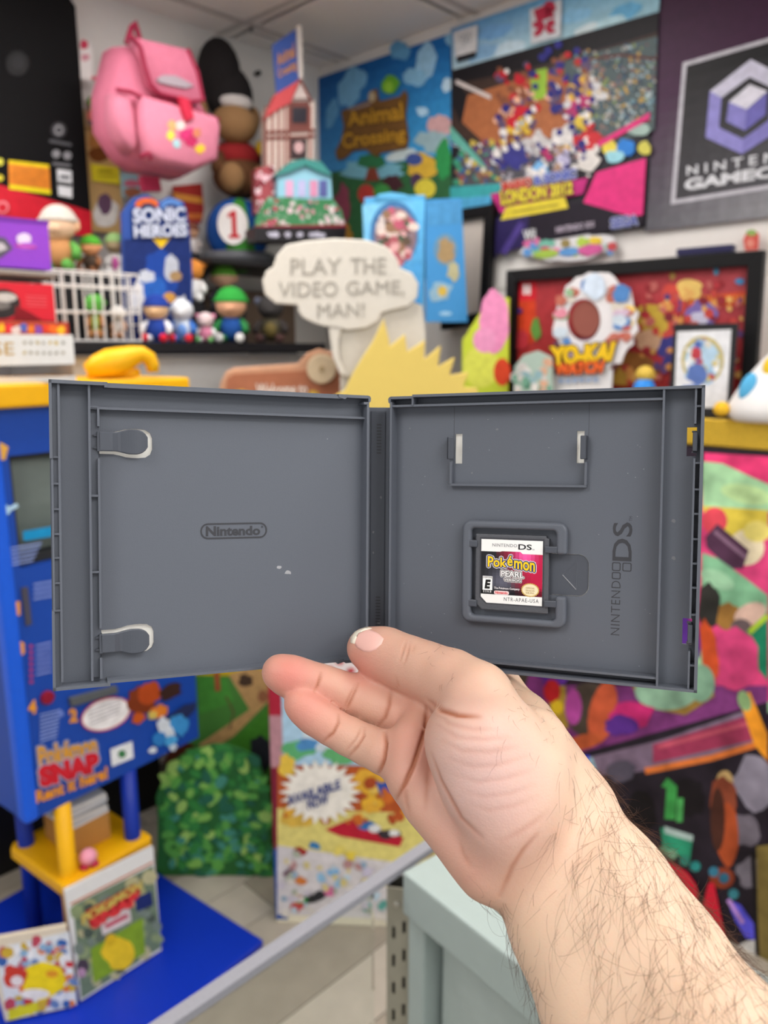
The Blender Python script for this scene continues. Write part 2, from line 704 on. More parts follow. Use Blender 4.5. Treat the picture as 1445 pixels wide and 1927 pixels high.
# cards pinned behind the rucksack
CARDS = [
    ('picture_card', 'tall white and tan picture sheet pinned beside the black banner', [(158, 205), (215, 215), (235, 440), (172, 435)], '#c9a56c', [((190, 260, 24, 30), '#b98348'), ((188, 290, 22, 14), '#7c4a22'), ((195, 235, 18, 12), '#d8b988'), ((200, 400, 24, 30), '#e7e2dc'), ((197, 383, 13, 20), '#6a4d66')]),
    ('price_card', 'bright yellow price card under the pink rucksack', [(171, 308), (224, 316), (226, 347), (174, 340)], '#e3d52c', [((198, 322, 16, 3), '#a99a1c'), ((200, 331, 18, 2), '#b7a823')]),
    ('picture_card', 'pale blue picture card below the yellow price card', [(228, 325), (268, 330), (268, 372), (230, 370)], '#9cc4cf', [((248, 345, 16, 7), '#d1708a'), ((248, 362, 15, 9), '#a5664a')]),
    ('wall_sticker', 'small red and white paper cut-out beside the black banner', [(152, 78), (165, 74), (175, 100), (174, 130), (181, 148), (170, 152), (152, 148), (150, 110)], '#dbd5d3', [((158, 84, 8, 9), '#b8324e'), ((160, 108, 8, 7), '#c98c98'), ((176, 147, 5, 4), '#c04a5a')]),
    ('wall_sticker', 'small green and red paper cut-out above the tan picture sheet', [(160, 190), (178, 178), (184, 200), (184, 236), (164, 236)], '#6f5a52', [((172, 190, 8, 9), '#5c8a3e'), ((176, 205, 6, 5), '#d8c038'), ((172, 218, 9, 10), '#c46a5a')]),
]
for k, (n, lb, pts, c, bl) in enumerate(CARDS):
    rt, f = card(n, lb, 'card' if 'card' in n else 'sticker', FA(0.04 + 0.006 * k), pts, 0.003, mat(c, 0.6))
    p = Print(f)
    for i, ((x, y, rx, ry), hc) in enumerate(bl):
        p.blob(x, y, rx, ry, hc, wob=0.12, seed=i + 1)
    p.build_split(rt)
rt, f = card('wall_hook', 'tiny black hook screwed to the bare wall by the corner', 'hook', FA(0.02), blob(487, 137, 5, 5, 10), 0.015, mat('#1b1b1d', 0.4))

# rucksack
f0 = FA(0.30)
f = f0.at(295, 345)


def rk(pts, k=0.93, cx_=292, cy_=200):
    return [(cx_ + (x - cx_) * k, cy_ + (y - cy_) * k) for x, y in pts]

bag = thing('rucksack', 'pink rucksack with dark pink piping and a big flap on the wall', 'rucksack', f)
PK, PKD = mat('#c96f88', 0.75, 0.35, 60, 0.1, name='pink_cloth'), mat('#94203f', 0.7, 0.2, 90, 0.1, name='dark_pink_cloth')
PKL = mat('#d07c93', 0.75, 0.35, 60, 0.1, name='light_pink_cloth')


def puff(fr, pts, t0, t1, inset=0.12):
    """cushion-like slab: outline at two depths plus an inset crown"""
    q = pxs(fr, pts)
    cx, cy = sum(x for x, _ in q) / len(q), sum(y for _, y in q) / len(q)
    rings = []
    for k, (sc, z) in enumerate(((0.9, t0), (1.0, t0 + (t1 - t0) * 0.2), (1.0, t0 + (t1 - t0) * 0.6), (1 - inset * 0.5, t0 + (t1 - t0) * 0.88), (1 - inset * 1.4, t1))):
        rings.append([(cx + (x - cx) * sc, cy + (y - cy) * sc, z) for x, y in q])
    n = len(q)
    a = sum(q[i][0] * q[(i + 1) % n][1] - q[(i + 1) % n][0] * q[i][1] for i in range(n))
    if a < 0:
        rings = [r[::-1] for r in rings]
    return MB().rings(rings)


puff(f, rk([(208, 78), (240, 76), (325, 98), (352, 150), (386, 215), (395, 240), (390, 322), (345, 345), (255, 325), (222, 300), (188, 245), (184, 175), (195, 130)]), -0.10, 0.05).build('bag_body', PK, bag, smooth=True)
puff(f, rk([(232, 190), (270, 200), (385, 232), (393, 250), (388, 318), (340, 338), (262, 322), (240, 300), (232, 260)]), 0.03, 0.105).build('front_pocket', PKL, bag, smooth=True)
puff(f, rk([(186, 180), (215, 185), (226, 230), (232, 290), (222, 302), (200, 270), (186, 235)]), 0.0, 0.075).build('side_pocket', PKL, bag, smooth=True)
puff(f, rk([(214, 74), (325, 98), (345, 140), (358, 200), (330, 203), (268, 185), (250, 165), (238, 118)]), 0.05, 0.088, 0.05).build('flap', PK, bag, smooth=True)


def cord(fr, pts, w, r, name, m, parent, closed=False, n=8):
    return MB().tube([(*fr.px(x, y), w) for x, y in pts], r, n, closed=closed).build(name, m, parent, smooth=True)


cord(f, rk([(209, 82), (214, 74), (232, 98), (240, 130), (252, 168), (270, 188), (300, 195), (332, 204), (358, 201), (346, 145), (326, 99)]), 0.088, 0.006, 'piping', PKD, bag)
cord(f, rk([(186, 180), (215, 184), (240, 196), (290, 205), (345, 222), (392, 238)]), 0.082, 0.006, 'piping', PKD, bag)
cord(f, rk([(232, 312), (262, 300), (250, 318)]), 0.09, 0.006, 'piping', PKD, bag)
MB().tube([(*f.px(x, y), 0.0) for x, y in ((238, 82), (248, 50), (254, 42), (259, 60), (266, 86))], 0.008, 6).build('hanging_loop', PKD, bag)
MB().prism(pxs(f, rk([(300, 196), (320, 203), (330, 240), (315, 246), (306, 225)])), 0.10, 0.118).build('buckle_strap', mat('#c21f3f', 0.6), bag, bevel=0.003)
MB().prism(pxs(f, rk([(262, 160), (275, 152), (300, 153), (325, 165), (338, 174), (320, 179), (285, 172), (268, 168)])), 0.085, 0.096).build('badge', mat('#9c8d96', 0.4, name='silver_badge'), bag, bevel=0.002)
pr = Print(f, w=0.1065)
for x, y, rx, ry, c in ((290, 250, 9, 12, '#d9a06a'), (287, 268, 7, 9, '#e8d24c'), (305, 250, 9, 8, '#e4c9c4'), (318, 266, 15, 12, '#c22f6a'), (325, 278, 12, 10, '#b8285a'), (341, 292, 9, 9, '#e0b432'), (297, 283, 7, 9, '#9fc3c9'), (335, 262, 8, 8, '#c87a5a')):
    pr.blob(x, y, rx, ry, c, wob=0.25, seed=int(x))
pr.build(bag, 'patch_print')
MB().prism(pxs(f, rk([(264, 340), (300, 343), (306, 372), (270, 372)])), -0.02, 0.0).build('shoulder_strap', PKD, bag)
rt, f = card('cloth_pennant', 'dark red and orange cloth pennant hanging under the pink rucksack', 'pennant', FA(0.03), [(325, 350), (380, 345), (384, 395), (378, 420), (340, 418), (328, 400)], 0.004, mat('#9d2a24', 0.8, 0.2))
Print(f).poly([(326, 362), (382, 372), (382, 384), (328, 376)], '#d28a3a').poly([(330, 400), (382, 402), (381, 412), (332, 412)], '#c56a30').build(rt)

# ================================================================== tall dark plush toy and the round cushion below it
f = Fr(FA(0.115).world(425, 333), az(60))
s = 0.00172
pb = thing('plush_animal', 'tall plush animal in black and tan on the upper ledge', 'soft toy', f)
BK, TN, BR = (mat(c, 0.9, 0.35, 120, 0.12, name=n) for c, n in (('#171314', 'black_plush'), ('#8d6a46', 'tan_plush'), ('#5b3a22', 'brown_plush')))
MB().ell((-0.01, 0.335, 0), (0.075, 0.11, 0.075)).build('hood', BK, pb, smooth=True)
MB().ell((0.022, 0.27, 0.0), (0.085, 0.10, 0.075), rot=Matrix.Rotation(R(12), 3, 'Z')).build('head', BK, pb, smooth=True)
MB().ell((0.025, 0.165, 0.045), (0.083, 0.062, 0.06)).build('muzzle', TN, pb, smooth=True)
for sx in (-1, 1):
    MB().ell((0.02 + sx * 0.095, 0.205, -0.005), (0.022, 0.04, 0.02)).build('ear', TN, pb, smooth=True)
MB().ell((0.03, 0.235, 0.05), (0.06, 0.028, 0.03)).build('brow_band', mat('#bdb6b3', 0.85), pb, smooth=True)
MB().ell((0.045, 0.07, 0), (0.085, 0.055, 0.07)).build('chest', mat('#8c1f22', 0.9, 0.3), pb, smooth=True)
MB().ell((0.05, 0.0, 0.01), (0.10, 0.07, 0.08)).build('body', BR, pb, smooth=True)
MB().tube([(0.12, 0.08, 0), (0.15, 0.13, 0.01), (0.13, 0.03, 0.04), (0.08, -0.01, 0.09)], 0.026, 10).build('arm', BK, pb, smooth=True)
MB().tube([(-0.03, 0.06, 0.02), (-0.045, 0.02, 0.05), (0.0, -0.02, 0.09)], 0.026, 10).build('arm', BR, pb, smooth=True)
MB().ell((0.118, 0.10, 0.03), (0.014, 0.028, 0.012)).build('yellow_patch', mat('#d9b21e', 0.8), pb, smooth=True)
for sx in (-1, 1):
    MB().ell((0.05 + sx * 0.055, -0.015, 0.075), (0.045, 0.05, 0.04)).build('paw', TN, pb, smooth=True)

f = Fr(FA(0.15).world(450, 500), az(86))
kt = thing('racer_cushion', 'rounded blue and green cushion with a number one disc on the ledge', 'cushion', f)
MB().ell((0, 0.115, 0), (0.112, 0.115, 0.098), 24, 14).build('dome', mat('#1a55a8', 0.7, 0.25, 120), kt, smooth=True)
MB().ell((0.01, 0.10, 0.012), (0.07, 0.127, 0.096), 24, 14).build('stripe', mat('#3f8f34', 0.7, 0.25, 120), kt, smooth=True)
MB().tube([(0.112 * math.cos(2 * math.pi * i / 28), 0.022, 0.102 * math.sin(2 * math.pi * i / 28)) for i in range(28)], 0.021, 10, closed=True).build('bumper', mat('#5c5d62', 0.4), kt, smooth=True)
d = MB().prism(blob(-0.005, 0.125, 0.052, 0.066, 28), 0.08, 0.108).build('number_disc', mat('#e9e4e2', 0.6), kt)
MB().prism([(-0.02, 0.08), (0.018, 0.08), (0.018, 0.09), (0.008, 0.092), (0.008, 0.17), (-0.004, 0.17), (-0.022, 0.157), (-0.02, 0.146), (-0.008, 0.152), (-0.008, 0.092), (-0.02, 0.09)], 0.108, 0.110).build('numeral', mat('#bf1f2c', 0.5), kt)
# ledge for both
lf = FA(0.0)
q0, q1 = lf.px(382, 502), lf.px(668, 460)
zz = FA(0.15).world(450, 500).z
led = thing('wall_ledge', 'narrow black wall ledge under the number one cushion', 'shelf', Fr(FA(0.17).world(500, 500), RA))
zl = led.matrix_world.translation.z
MB().box(-0.34, 0.55, zz - zl - 0.02, zz - zl - 0.002, -0.165, 0.17).build('plank', mat('#232224', 0.5), led, bevel=0.003)
yb = zz - zl - 0.02
for x in (0.28, -0.45):
    MB().prism([(-0.165, yb), (0.1, yb), (-0.165, yb - 0.14)], x, x + 0.02).build('bracket', mat('#2b2b2d', 0.5), led).rotation_euler = (0, R(-90), 0)

# ================================================================== card tower house on the ledge
f = Fr(FA(0.375).world(560, 458), az(64))
th = thing('card_house', 'printed card display of a tall house with red roof and teal cottage', 'card display', f)
PXM = (f.o - CAMPOS).dot(FWD) / FPX


def hp(x, y):
    return f.px(x, y)


bs = pxs(f, [(468, 432), (640, 432), (636, 458), (472, 458)])
MB().prism(bs, -0.045, 0.06).build('base_strip', mat('#1a171b', 0.4), th)
_p = Print(f, w=0.0612)
for _x, _w in ((492, 22), (524, 14), (548, 10), (568, 34)):
    _p.blob(_x + _w / 2, 446, _w / 2, 5, '#b9b6c6', wob=.25, seed=_x)
_p.build_split(th)
WHT = mat('#d3c2b8', 0.6, name='cream_card')
tw = pxs(f, [(498, 205), (592, 190), (590, 330), (500, 330)])
MB().prism(tw, -0.045, 0.0).build('tower', WHT, th)
wn = MB().prism(pxs(f, [(544, 185), (582, 185), (580, 245), (544, 245)]), 0.0, 0.004).build('window', mat('#6e3a33', 0.5), th)
MB().prism(pxs(f, [(549, 203), (577, 203), (576, 232), (549, 232)]), 0.004, 0.006).build('window_pane', mat('#241f2a', 0.3), wn)
MB().prism(pxs(f, [(546, 262), (577, 262), (576, 300), (546, 300)]), 0.0, 0.004).build('window', mat('#3a2629', 0.5), th)
MB().prism(pxs(f, blob(561, 278, 9, 11)), 0.004, 0.006).build('window_ornament', mat('#c9a0a0', 0.5), th)
for x in (500, 512, 524, 535, 543, 583):
    MB().prism(pxs(f, [(x - 2, 200), (x + 2, 200), (x + 2, 330), (x - 2, 330)]), 0.0, 0.003).build('timber', mat('#8e5148', 0.6), th)
for y in (247, 258):
    MB().prism(pxs(f, [(500, y), (592, y - 4), (592, y + 1), (500, y + 5)]), 0.003, 0.006).build('timber', mat('#7d4840', 0.6), th)
# gabled roof: front gable and red slope
MB().prism(pxs(f, [(544, 192), (563, 150), (584, 192)]), -0.045, 0.004).build('gable', mat('#c8b7b2', 0.6), th)
MB().prism(pxs(f, [(495, 226), (515, 180), (552, 158), (562, 152), (545, 195), (525, 205)]), -0.02, 0.012).build('roof', mat('#c4484c', 0.6, 0.3), th)
MB().tube([(*hp(563, 150), 0.008), (*hp(544, 193), 0.008)], 0.004, 6).build('barge_board', mat('#7d4038', 0.6), th)
MB().tube([(*hp(563, 150), 0.008), (*hp(585, 193), 0.008)], 0.004, 6).build('barge_board', mat('#7d4038', 0.6), th)
# blue sign on a pale mast
MB().prism(pxs(f, [(512, 85), (556, 55), (562, 150), (520, 178)]), -0.004, 0.0).build('sign_panel', mat('#2f4c97', 0.5), th)
MB().prism(pxs(f, [(557, 50), (566, 48), (569, 150), (562, 152)]), -0.008, 0.006).build('mast', mat('#c9bfb8', 0.5), th)
text_px(f, 'Animal', [(519, 102), (553, 80), (556, 106), (522, 126)], 0.001, mat('#b5793c', 0.5), th, bold=0.03)
text_px(f, 'Crossing', [(521, 132), (557, 111), (559, 134), (524, 152)], 0.001, mat('#b5793c', 0.5), th, bold=0.03)
# teal cottage in front
MB().prism(pxs(f, [(513, 332), (562, 312), (612, 330), (615, 385), (514, 385)]), 0.0, 0.05).build('cottage', mat('#8fc3d6', 0.5), th)
MB().prism(pxs(f, [(505, 338), (535, 312), (562, 306), (592, 312), (612, 338), (588, 330), (562, 318), (535, 330)]), -0.005, 0.065).build('cottage_roof', mat('#3f8a84', 0.6), th)
for x, c in ((535, '#d9a3c4'), (558, '#b9b6dc'), (580, '#d58fb0'), (598, '#5a5f9a')):
    MB().prism(pxs(f, [(x - 7, 345), (x + 7, 345), (x + 7, 375), (x - 7, 375)]), 0.05, 0.054).build('shutter', mat(c, 0.5), th)
gp = [(472, 415), (492, 380), (520, 376), (560, 380), (615, 380), (630, 400), (640, 435), (470, 435)]
MB().prism(pxs(f, gp), 0.05, 0.058).build('garden', mat('#3f8052', 0.6), th)
pr = Print(f, w=0.059)
pr.speckle([(475, 412), (495, 378), (615, 382), (638, 432), (470, 432)], 70, 5, ['#c98b9a', '#d7c0c4', '#74a58a', '#b04a5c', '#5f8f6a', '#e0d6d2', '#3b6a55'], 4)
pr.poly([(470, 429), (640, 427), (640, 433), (470, 435)], '#8f2a3a')
pr.build(th)
MB().prism(pxs(f, [(478, 320), (512, 312), (512, 400), (480, 402)]), -0.03, 0.02).build('side_house', mat('#a34a50', 0.6), th)
Print(f, w=0.021).speckle([(478, 320), (512, 312), (512, 400), (480, 402)], 26, 5, ['#e0b6c0', '#7d2f3a', '#c77f8a', '#d8cfd0'], 9).build(th)

# ================================================================== toy shelf on the left wall
SH = FA(0.30)
zsh = SH.world(300, 645).z
f = Fr(SH.world(320, 645), RA)
shelf = thing('toy_shelf', 'black shelf crowded with toys above the kiosk', 'shelf', f)
q0, q1 = f.px(60, 645)[0], f.px(566, 645)[0]
MB().box(q0, q1, -0.032, 0.0, -0.295, 0.14).build('plank', mat('#17161a', 0.45), shelf, bevel=0.003)
MB().box(f.px(140, 600)[0], f.px(500, 600)[0], 0.001, 0.20, -0.295, -0.285).build('back_panel', mat('#211f24', 0.6), shelf)
MB().box(q1 - 0.03, q1, -0.3, -0.032, -0.28, -0.02).build('bracket', mat('#3a3a3d', 0.5), shelf)
MB().box(f.px(470, 600)[0], f.px(640, 600)[0], 0.001, 0.20, -0.283, -0.275).build('end_panel', mat('#7a6656', 0.6, name='brown_board'), shelf)
RIS = mat('#1d1c20', 0.5, name='dark_riser')


def riser(x0, x1, ytop, o0, o1):
    """step on the shelf between wall offsets o0 and o1, its top at pixel row ytop seen at o1"""
    g0 = FA(o1)
    zt = g0.world((x0 + x1) / 2, ytop).z
    a0, a1 = g0.px(x0, ytop)[0], g0.px(x1, ytop)[0]
    lx = (f.o - FA(0).o).dot(RA)
    MB().box(a0 - lx, a1 - lx, 0.001, zt - zsh, o0 - 0.30, o1 - 0.30).build('riser', RIS, shelf)
    return zt


R1 = riser(84, 264, 514, 0.02, 0.30)
R2 = riser(384, 462, 582, 0.15, 0.30)
R3 = riser(342, 378, 476, 0.02, 0.14)
R5 = riser(346, 384, 568, 0.15, 0.30)
f = Fr(FA(0.42).world(380, 720), RA)
cb = thing('wall_cabinet', 'plain grey cabinet below the toy shelf', 'cabinet', f)
MB().box(f.px(120, 700)[0], f.px(560, 700)[0], -0.9, f.px(380, 670)[1], -0.38, 0.06).build('body', mat('#a5a3a1', 0.5, name='grey_laminate'), cb, bevel=0.004)
MB().box(f.px(120, 700)[0], f.px(560, 700)[0], f.px(380, 670)[1], f.px(380, 667)[1], -0.38, 0.075).build('top', mat('#6d6b6b', 0.5), cb)
for u in (0.0, 0.25):
    dr = MB().box(u - 0.23, u - 0.005, -0.88, -0.02, 0.06, 0.075).build('door', mat('#918f8d', 0.5), cb, bevel=0.003)
    MB().tube([(u - 0.03, -0.1, 0.075), (u - 0.03, -0.1, 0.095), (u - 0.03, -0.2, 0.095), (u - 0.03, -0.2, 0.075)], 0.005, 8).build('handle', mat('#c4c4c4', 0.3, metal=1.0), dr)

# printed display on the toy shelf
rt, f = card('game_display', 'blue shelf display lettered in silver among the small toys', 'display', FA(0.315),
             [(236, 644), (230, 400), (252, 372), (275, 365), (300, 380), (318, 370), (345, 380), (352, 400), (358, 445), (362, 520), (360, 644)], 0.012, mat('#2f4f9c', 0.5, name='blue_display_board'))
p = Print(f)
p.poly([(236, 640), (232, 450), (358, 446), (360, 640)], '#1d2f6b')
p.blob(276, 385, 22, 13, '#d8632b', n=20).blob(322, 386, 20, 13, '#5b86c8', n=20).blob(278, 392, 14, 10, '#27304e').blob(322, 394, 14, 10, '#2a3870')
p.poly([(284, 447), (322, 446), (303, 468)], '#f0c41e')
p.blob(303, 520, 34, 48, '#20469c', wob=0.15, seed=3).blob(322, 505, 14, 26, '#b9bdc9', wob=0.1).blob(330, 520, 12, 10, '#a5855e')
p.blob(285, 545, 26, 30, '#2b61b8', wob=0.2, seed=5).blob(275, 520, 16, 12, '#c8cdd8', wob=0.2).blob(318, 560, 12, 10, '#d39a4a').blob(296, 580, 26, 18, '#c6d3e6', wob=0.25, seed=7).blob(340, 590, 16, 34, '#c9cbd2', wob=0.2, seed=8).blob(258, 560, 14, 30, '#d2d3da', wob=0.2, seed=9)
p.build(rt)
outline_text(f, 'SONIC', [(247, 392), (346, 390), (347, 418), (248, 421)], 0.008, '#c5cbe0', '#23346f', rt, d=2.5, bold=0.04)
outline_text(f, 'HEROES', [(249, 424), (350, 420), (350, 445), (250, 448)], 0.008, '#c9cfe2', '#23346f', rt, d=2.5, bold=0.04)

# toys (plain stuffed dolls in the colours of the shelf)
T = FA(0.34)
toy('stuffed_doll', 'doll in a pale cap sitting above the white wire basket', FA(0.24), 118, 515, 128, body='#b98352', head='#e2bd9c', cap='#c9c2b8', limb='#5c9c46', ear='#e0b48e', floor=R1)
toy('stuffed_doll', 'doll in a green cap leaning on the pale-capped doll', FA(0.24), 174, 512, 76, body='#4a3b30', head='#d99a6c', cap='#4ea02c', limb='#8a5a3a', ear='#d79a70', yaw=15, floor=R1)
toy('stuffed_doll', 'green-hooded white doll with a pink bib right of the basket', FA(0.24), 221, 512, 92, body='#dcd9d6', head='#9d8a6c', cap='#86a86a', belly='#c65aa0', floor=R1, wide=0.62)
toy('stuffed_doll', 'red-capped little doll at the left of the blue display', FA(0.25), 256, 514, 56, body='#c8c4cc', head='#cfa988', cap='#c3222b', limb='#b92a35', floor=R1, wide=0.9)
toy('stuffed_doll', 'blue doll with red shoes at the front of the shelf', FA(0.39), 298, 647, 92, body='#1f3f97', head='#d9b48c', cap='#1c3a92', limb='#e4e4ea', foot='#cf1d34', floor=zsh)
toy('stuffed_doll', 'brown-capped small doll at the right of the blue display', FA(0.085), 361, 475, 62, body='#cfc9c6', head='#c99a7a', cap='#7d4a3a', limb='#b8aca8', floor=R3)
toy('stuffed_doll', 'orange and white small doll beside the blue display', FA(0.25), 366, 565, 92, body='#dedcdc', head='#d98a3a', limb='#e6e4e2', ear='#d98a3a', floor=R5, wide=0.8)
toy('stuffed_doll', 'white and blue doll at the foot of the blue display', FA(0.385), 346, 645, 90, body='#c9d3e2', head='#d7d9de', limb='#3b6fc0', belly='#6a94d8', foot='#d12b3a', floor=zsh, wide=0.9)
toy('stuffed_doll', 'pink and white small doll beside the larger green-capped doll', FA(0.40), 389, 648, 62, body='#cf7f9c', head='#d9c2c4', limb='#d8d8d8', foot='#6fae6a', ear='#cf88a0', floor=zsh)
toy('stuffed_doll', 'small green-capped doll standing behind the larger one', FA(0.24), 424, 585, 90, body='#3c3a42', head='#d3a88c', cap='#63a83a', ear='#c79a80', floor=R2, wide=0.9)
toy('stuffed_doll', 'large green-capped doll at the front edge of the shelf', FA(0.38), 438, 655, 100, body='#1f4f9a', head='#dba583', cap='#2f9a3c', limb='#2f7f45', foot='#e6e6e4', headsz=1.15, floor=zsh)
toy('stuffed_animal', 'dark grey stuffed animal with gold chest at the shelf end', FA(0.36), 512, 668, 98, body='#4c4636', head='#3b3838', belly='#6d5f34', limb='#3a3433', foot='#4b3230', ear='#5d6070', floor=zsh)

# white wire basket with a stuffed toy in it
f = Fr(FA(0.405).world(182, 643), az(AZA + 4))
f.o.z = zsh + 0.004
wb = thing('wire_basket', 'white wire basket holding green toys on the shelf', 'basket', f)
WIRE = mat('#e6e3e0', 0.4, name='white_wire')
k = (f.o - CAMPOS).dot(FWD) / FPX
bw, bh, bd = 178 * k, 124 * k, 0.085
for z in (-bd, 0.0):
    n = 11 if z == 0 else 8
    for i in range(n):
        x = -bw / 2 + bw * i / (n - 1)
        MB().tube([(x, 0, z), (x, bh, z)], 0.0023, 6).build('wire', WIRE, wb)
    for y in (0.0, bh * 0.42, bh * 0.8, bh):
        MB().tube([(-bw / 2, y, z), (bw / 2, y, z)], 0.0026, 6).build('wire', WIRE, wb)
for x in (-bw / 2, bw / 2):
    for i in range(5):
        y = bh * i / 4
        MB().tube([(x, y, -bd), (x, y, 0)], 0.0023, 6).build('wire', WIRE, wb)
for i in range(7):
    x = -bw / 2 + bw * i / 6
    MB().tube([(x, 0, -bd), (x, 0, 0)], 0.0023, 6).build('wire', WIRE, wb)
BI = Fr(f.o - f.n * 0.045, f.r)
toy('stuffed_doll', 'green doll shut inside the white wire basket', Fr(BI.o, az(AZA)), 184, 638, 100, body='#7ab83c', head='#62b04a', limb='#a9784e', cap='#5fae4a', group='toys in the wire basket', floor=zsh + 0.009, wide=0.45)
toy('stuffed_doll', 'pale grey doll shut inside the white wire basket', Fr(BI.o, az(AZA)), 226, 638, 78, body='#d8d6d4', head='#dddbd8', limb='#b98a6a', group='toys in the wire basket', floor=zsh + 0.009, wide=0.5)

# cartons at the far left
rt, f = boxthing('game_carton', 'purple carton with a white emblem at the left edge', 'carton', FA(0.50), [(-45, 402), (92, 416), (96, 508), (-45, 500)], 0.1, mat('#8b3fc4', 0.45, name='purple_card'))
p = Print(f)
p.poly([(-45, 402), (92, 416), (92, 424), (-45, 412)], '#6d2fa0').blob(44, 450, 13, 12, '#d9c9e4', wob=.15, seed=2).blob(50, 463, 18, 7, '#a85bd0').line([(28, 462), (68, 466)], 3, '#c2408c').poly([(-45, 436), (10, 448), (24, 468), (0, 486), (-45, 480)], '#5a5564').poly([(-40, 450), (6, 458), (14, 468), (0, 474), (-40, 470)], '#b9b4bd')
p.build(rt)
rt, f = boxthing('game_carton', 'red carton with a dark oval picture at the left edge', 'carton', FA(0.52), [(-45, 528), (98, 535), (108, 604), (-45, 602)], 0.1, mat('#c81f33', 0.45, name='red_card'))
p = Print(f)
p.blob(4, 572, 34, 28, '#2c2a2c', n=24).blob(8, 560, 24, 9, '#b9b9bb').blob(0, 575, 20, 8, '#6d6c6e').poly([(30, 575), (60, 590), (80, 603), (25, 603)], '#7a1420')
for i in range(4):
    p.line([(48, 557 + i * 6), (88, 559 + i * 6)], 1.6, '#e0606c')
p.build(rt)
rt, f = boxthing('game_carton', 'flat carton with a multicoloured spine under the red carton', 'carton', FA(0.54), [(-45, 602), (128, 607), (132, 630), (-45, 630)], 0.12, mat('#a8402f', 0.5))
p = Print(f)
cols = ['#7d4ab0', '#d1402f', '#e0682c', '#e6b32a', '#cf3340', '#c9c0c8', '#4d60b8', '#d97a2c']
for i in range(12):
    x = -40 + i * 14
    p.blob(x, 617 + (i % 3) * 2, 8, 9, cols[i % 8], wob=.3, seed=i, n=9)
p.build(rt)
f = Fr(FA(0.44).world(20, 510), RA)
sg = thing('carton_ledge', 'grey ledge between the purple and the red carton', 'shelf', f)
MB().box(-0.22, 0.085, -0.016, -0.003, -0.43, 0.08).build('plank', mat('#8c8684', 0.5), sg, bevel=0.003)
MB().box(-0.22, 0.08, -0.021, -0.016, -0.43, 0.06).build('lip', mat('#6f6a69', 0.5), sg)

# ================================================================== the blue and yellow kiosk
KA = 37.0
kf = Fr((-0.846, 1.63, 0.5), az(KA))
K0 = Fr((kf.o.x, kf.o.y, 0), az(KA))
ki = thing('demo_kiosk', 'tall blue video kiosk with yellow top and shelf at left', 'kiosk', K0)
BLUE, BLUED, YEL = mat('#1747a8', 0.4, name='blue_laminate'), mat('#12309a', 0.35, name='deep_blue_plastic'), mat('#f2b40c', 0.4, name='yellow_plastic')
KW, KB, KT, KD = 0.515, 0.50, 1.475, 0.44
# body with an open screen recess: frame pieces round the opening
sx0, sx1 = K0.px(16, 860)[0], 0.40
sy0, sy1 = 1.115, 1.37
bd = MB()
bd.box(0, KW, KB, sy0, -KD, 0).box(0, KW, sy1, KT, -KD, 0).box(0, sx0, sy0, sy1, -KD, 0).box(sx1, KW, sy0, sy1, -KD, 0).box(sx0, sx1, sy0, sy1, -KD, -0.06)
bd.build('cabinet', BLUE, ki)
MB().box(-0.006, 0.03, KB - 0.004, KT, -0.035, 0.006).build('corner_post', mat('#1c5fe0', 0.35, name='lit_blue_plastic'), ki, bevel=0.01, seg=3)  # brighter blue paints in the stronger light falling on this corner
MB().box(-0.02, KW + 0.012, KT, KT + 0.052, -KD - 0.01, 0.03).build('top_slab', YEL, ki, bevel=0.008, seg=3)
# picture tube
sc = MB()
N = 8
for j in range(N):
    for i in range(N):
        pts = []
        for (a_, b_) in ((i, j), (i + 1, j), (i + 1, j + 1), (i, j + 1)):
            u, v = a_ / N, b_ / N
            x = sx0 + (sx1 - sx0) * (0.06 + 0.88 * u)
            y = sy0 + (sy1 - sy0) * (0.10 + 0.84 * v)
            z = -0.045 + 0.022 * (1 - (2 * u - 1) ** 2) * (1 - (2 * v - 1) ** 2)
            pts.append((x, y, z))
        sc.add(pts, [(0, 1, 2, 3)])
sc.build('screen', mat('#6c7672', 0.12, name='dead_tube_glass'), ki, smooth=True)
MB().box(sx0, sx1, sy0, sy0 + 0.022, -0.06, -0.02).box(sx0, sx1, sy1 - 0.012, sy1, -0.06, -0.02).box(sx0, sx0 + 0.014, sy0, sy1, -0.06, -0.02).box(sx1 - 0.014, sx1, sy0, sy1, -0.06, -0.02).build('bezel', mat('#2a2c2e', 0.4), ki)
MB().prism(pxs(K0, [(38, 740), (110, 737), (110, 748), (40, 753)]), 0.0, 0.004).build('maker_plate', mat('#6e7480', 0.4), ki)
pr = Print(K0, w=0.0015)
pr.poly([(42, 1000), (180, 975), (180, 996), (44, 1018)], '#1990c8')
for i in range(5):
    pr.line([(6, 1034 + i * 8), (78 - i * 4, 1022 + i * 8)], 3, '#8fa2dc')
for i in range(4):
    pr.line([(62, 1100 + i * 9), (130, 1088 + i * 9)], 4, '#7f93d4')
pr.blob(0, 850, 14, 20, '#e0a94a', wob=.2, seed=4)
pr.blob(5, 960, 12, 12, '#a8d3ea', wob=.2, seed=6).line([(8, 962), (32, 950)], 8, '#b7d8ee')
for i in range(7):
    pr.line([(66, 1215 + i * 9), (96, 1208 + i * 9)], 3, '#8a98d8')
    pr.blob(57, 1216 + i * 11, 4, 4, '#a03f7a')
for i in range(8):
    pr.line([(73, 1345 + i * 7), (112 - i, 1335 + i * 7)], 2.6, '#93a6e0')
pr.blob(112, 1342, 6, 6, '#6d84d0')
pr.poly(blob(197, 1343, 49, 30, 28, -20), '#c2485c').poly(blob(197, 1343, 46, 27, 28, -20), '#ece9ea')
for i in range(5):
    pr.line([(163 + i, 1340 + i * 7 - 6), (228 - i * 2, 1318 + i * 7 - 6)], 1.8, '#9c9aa2')
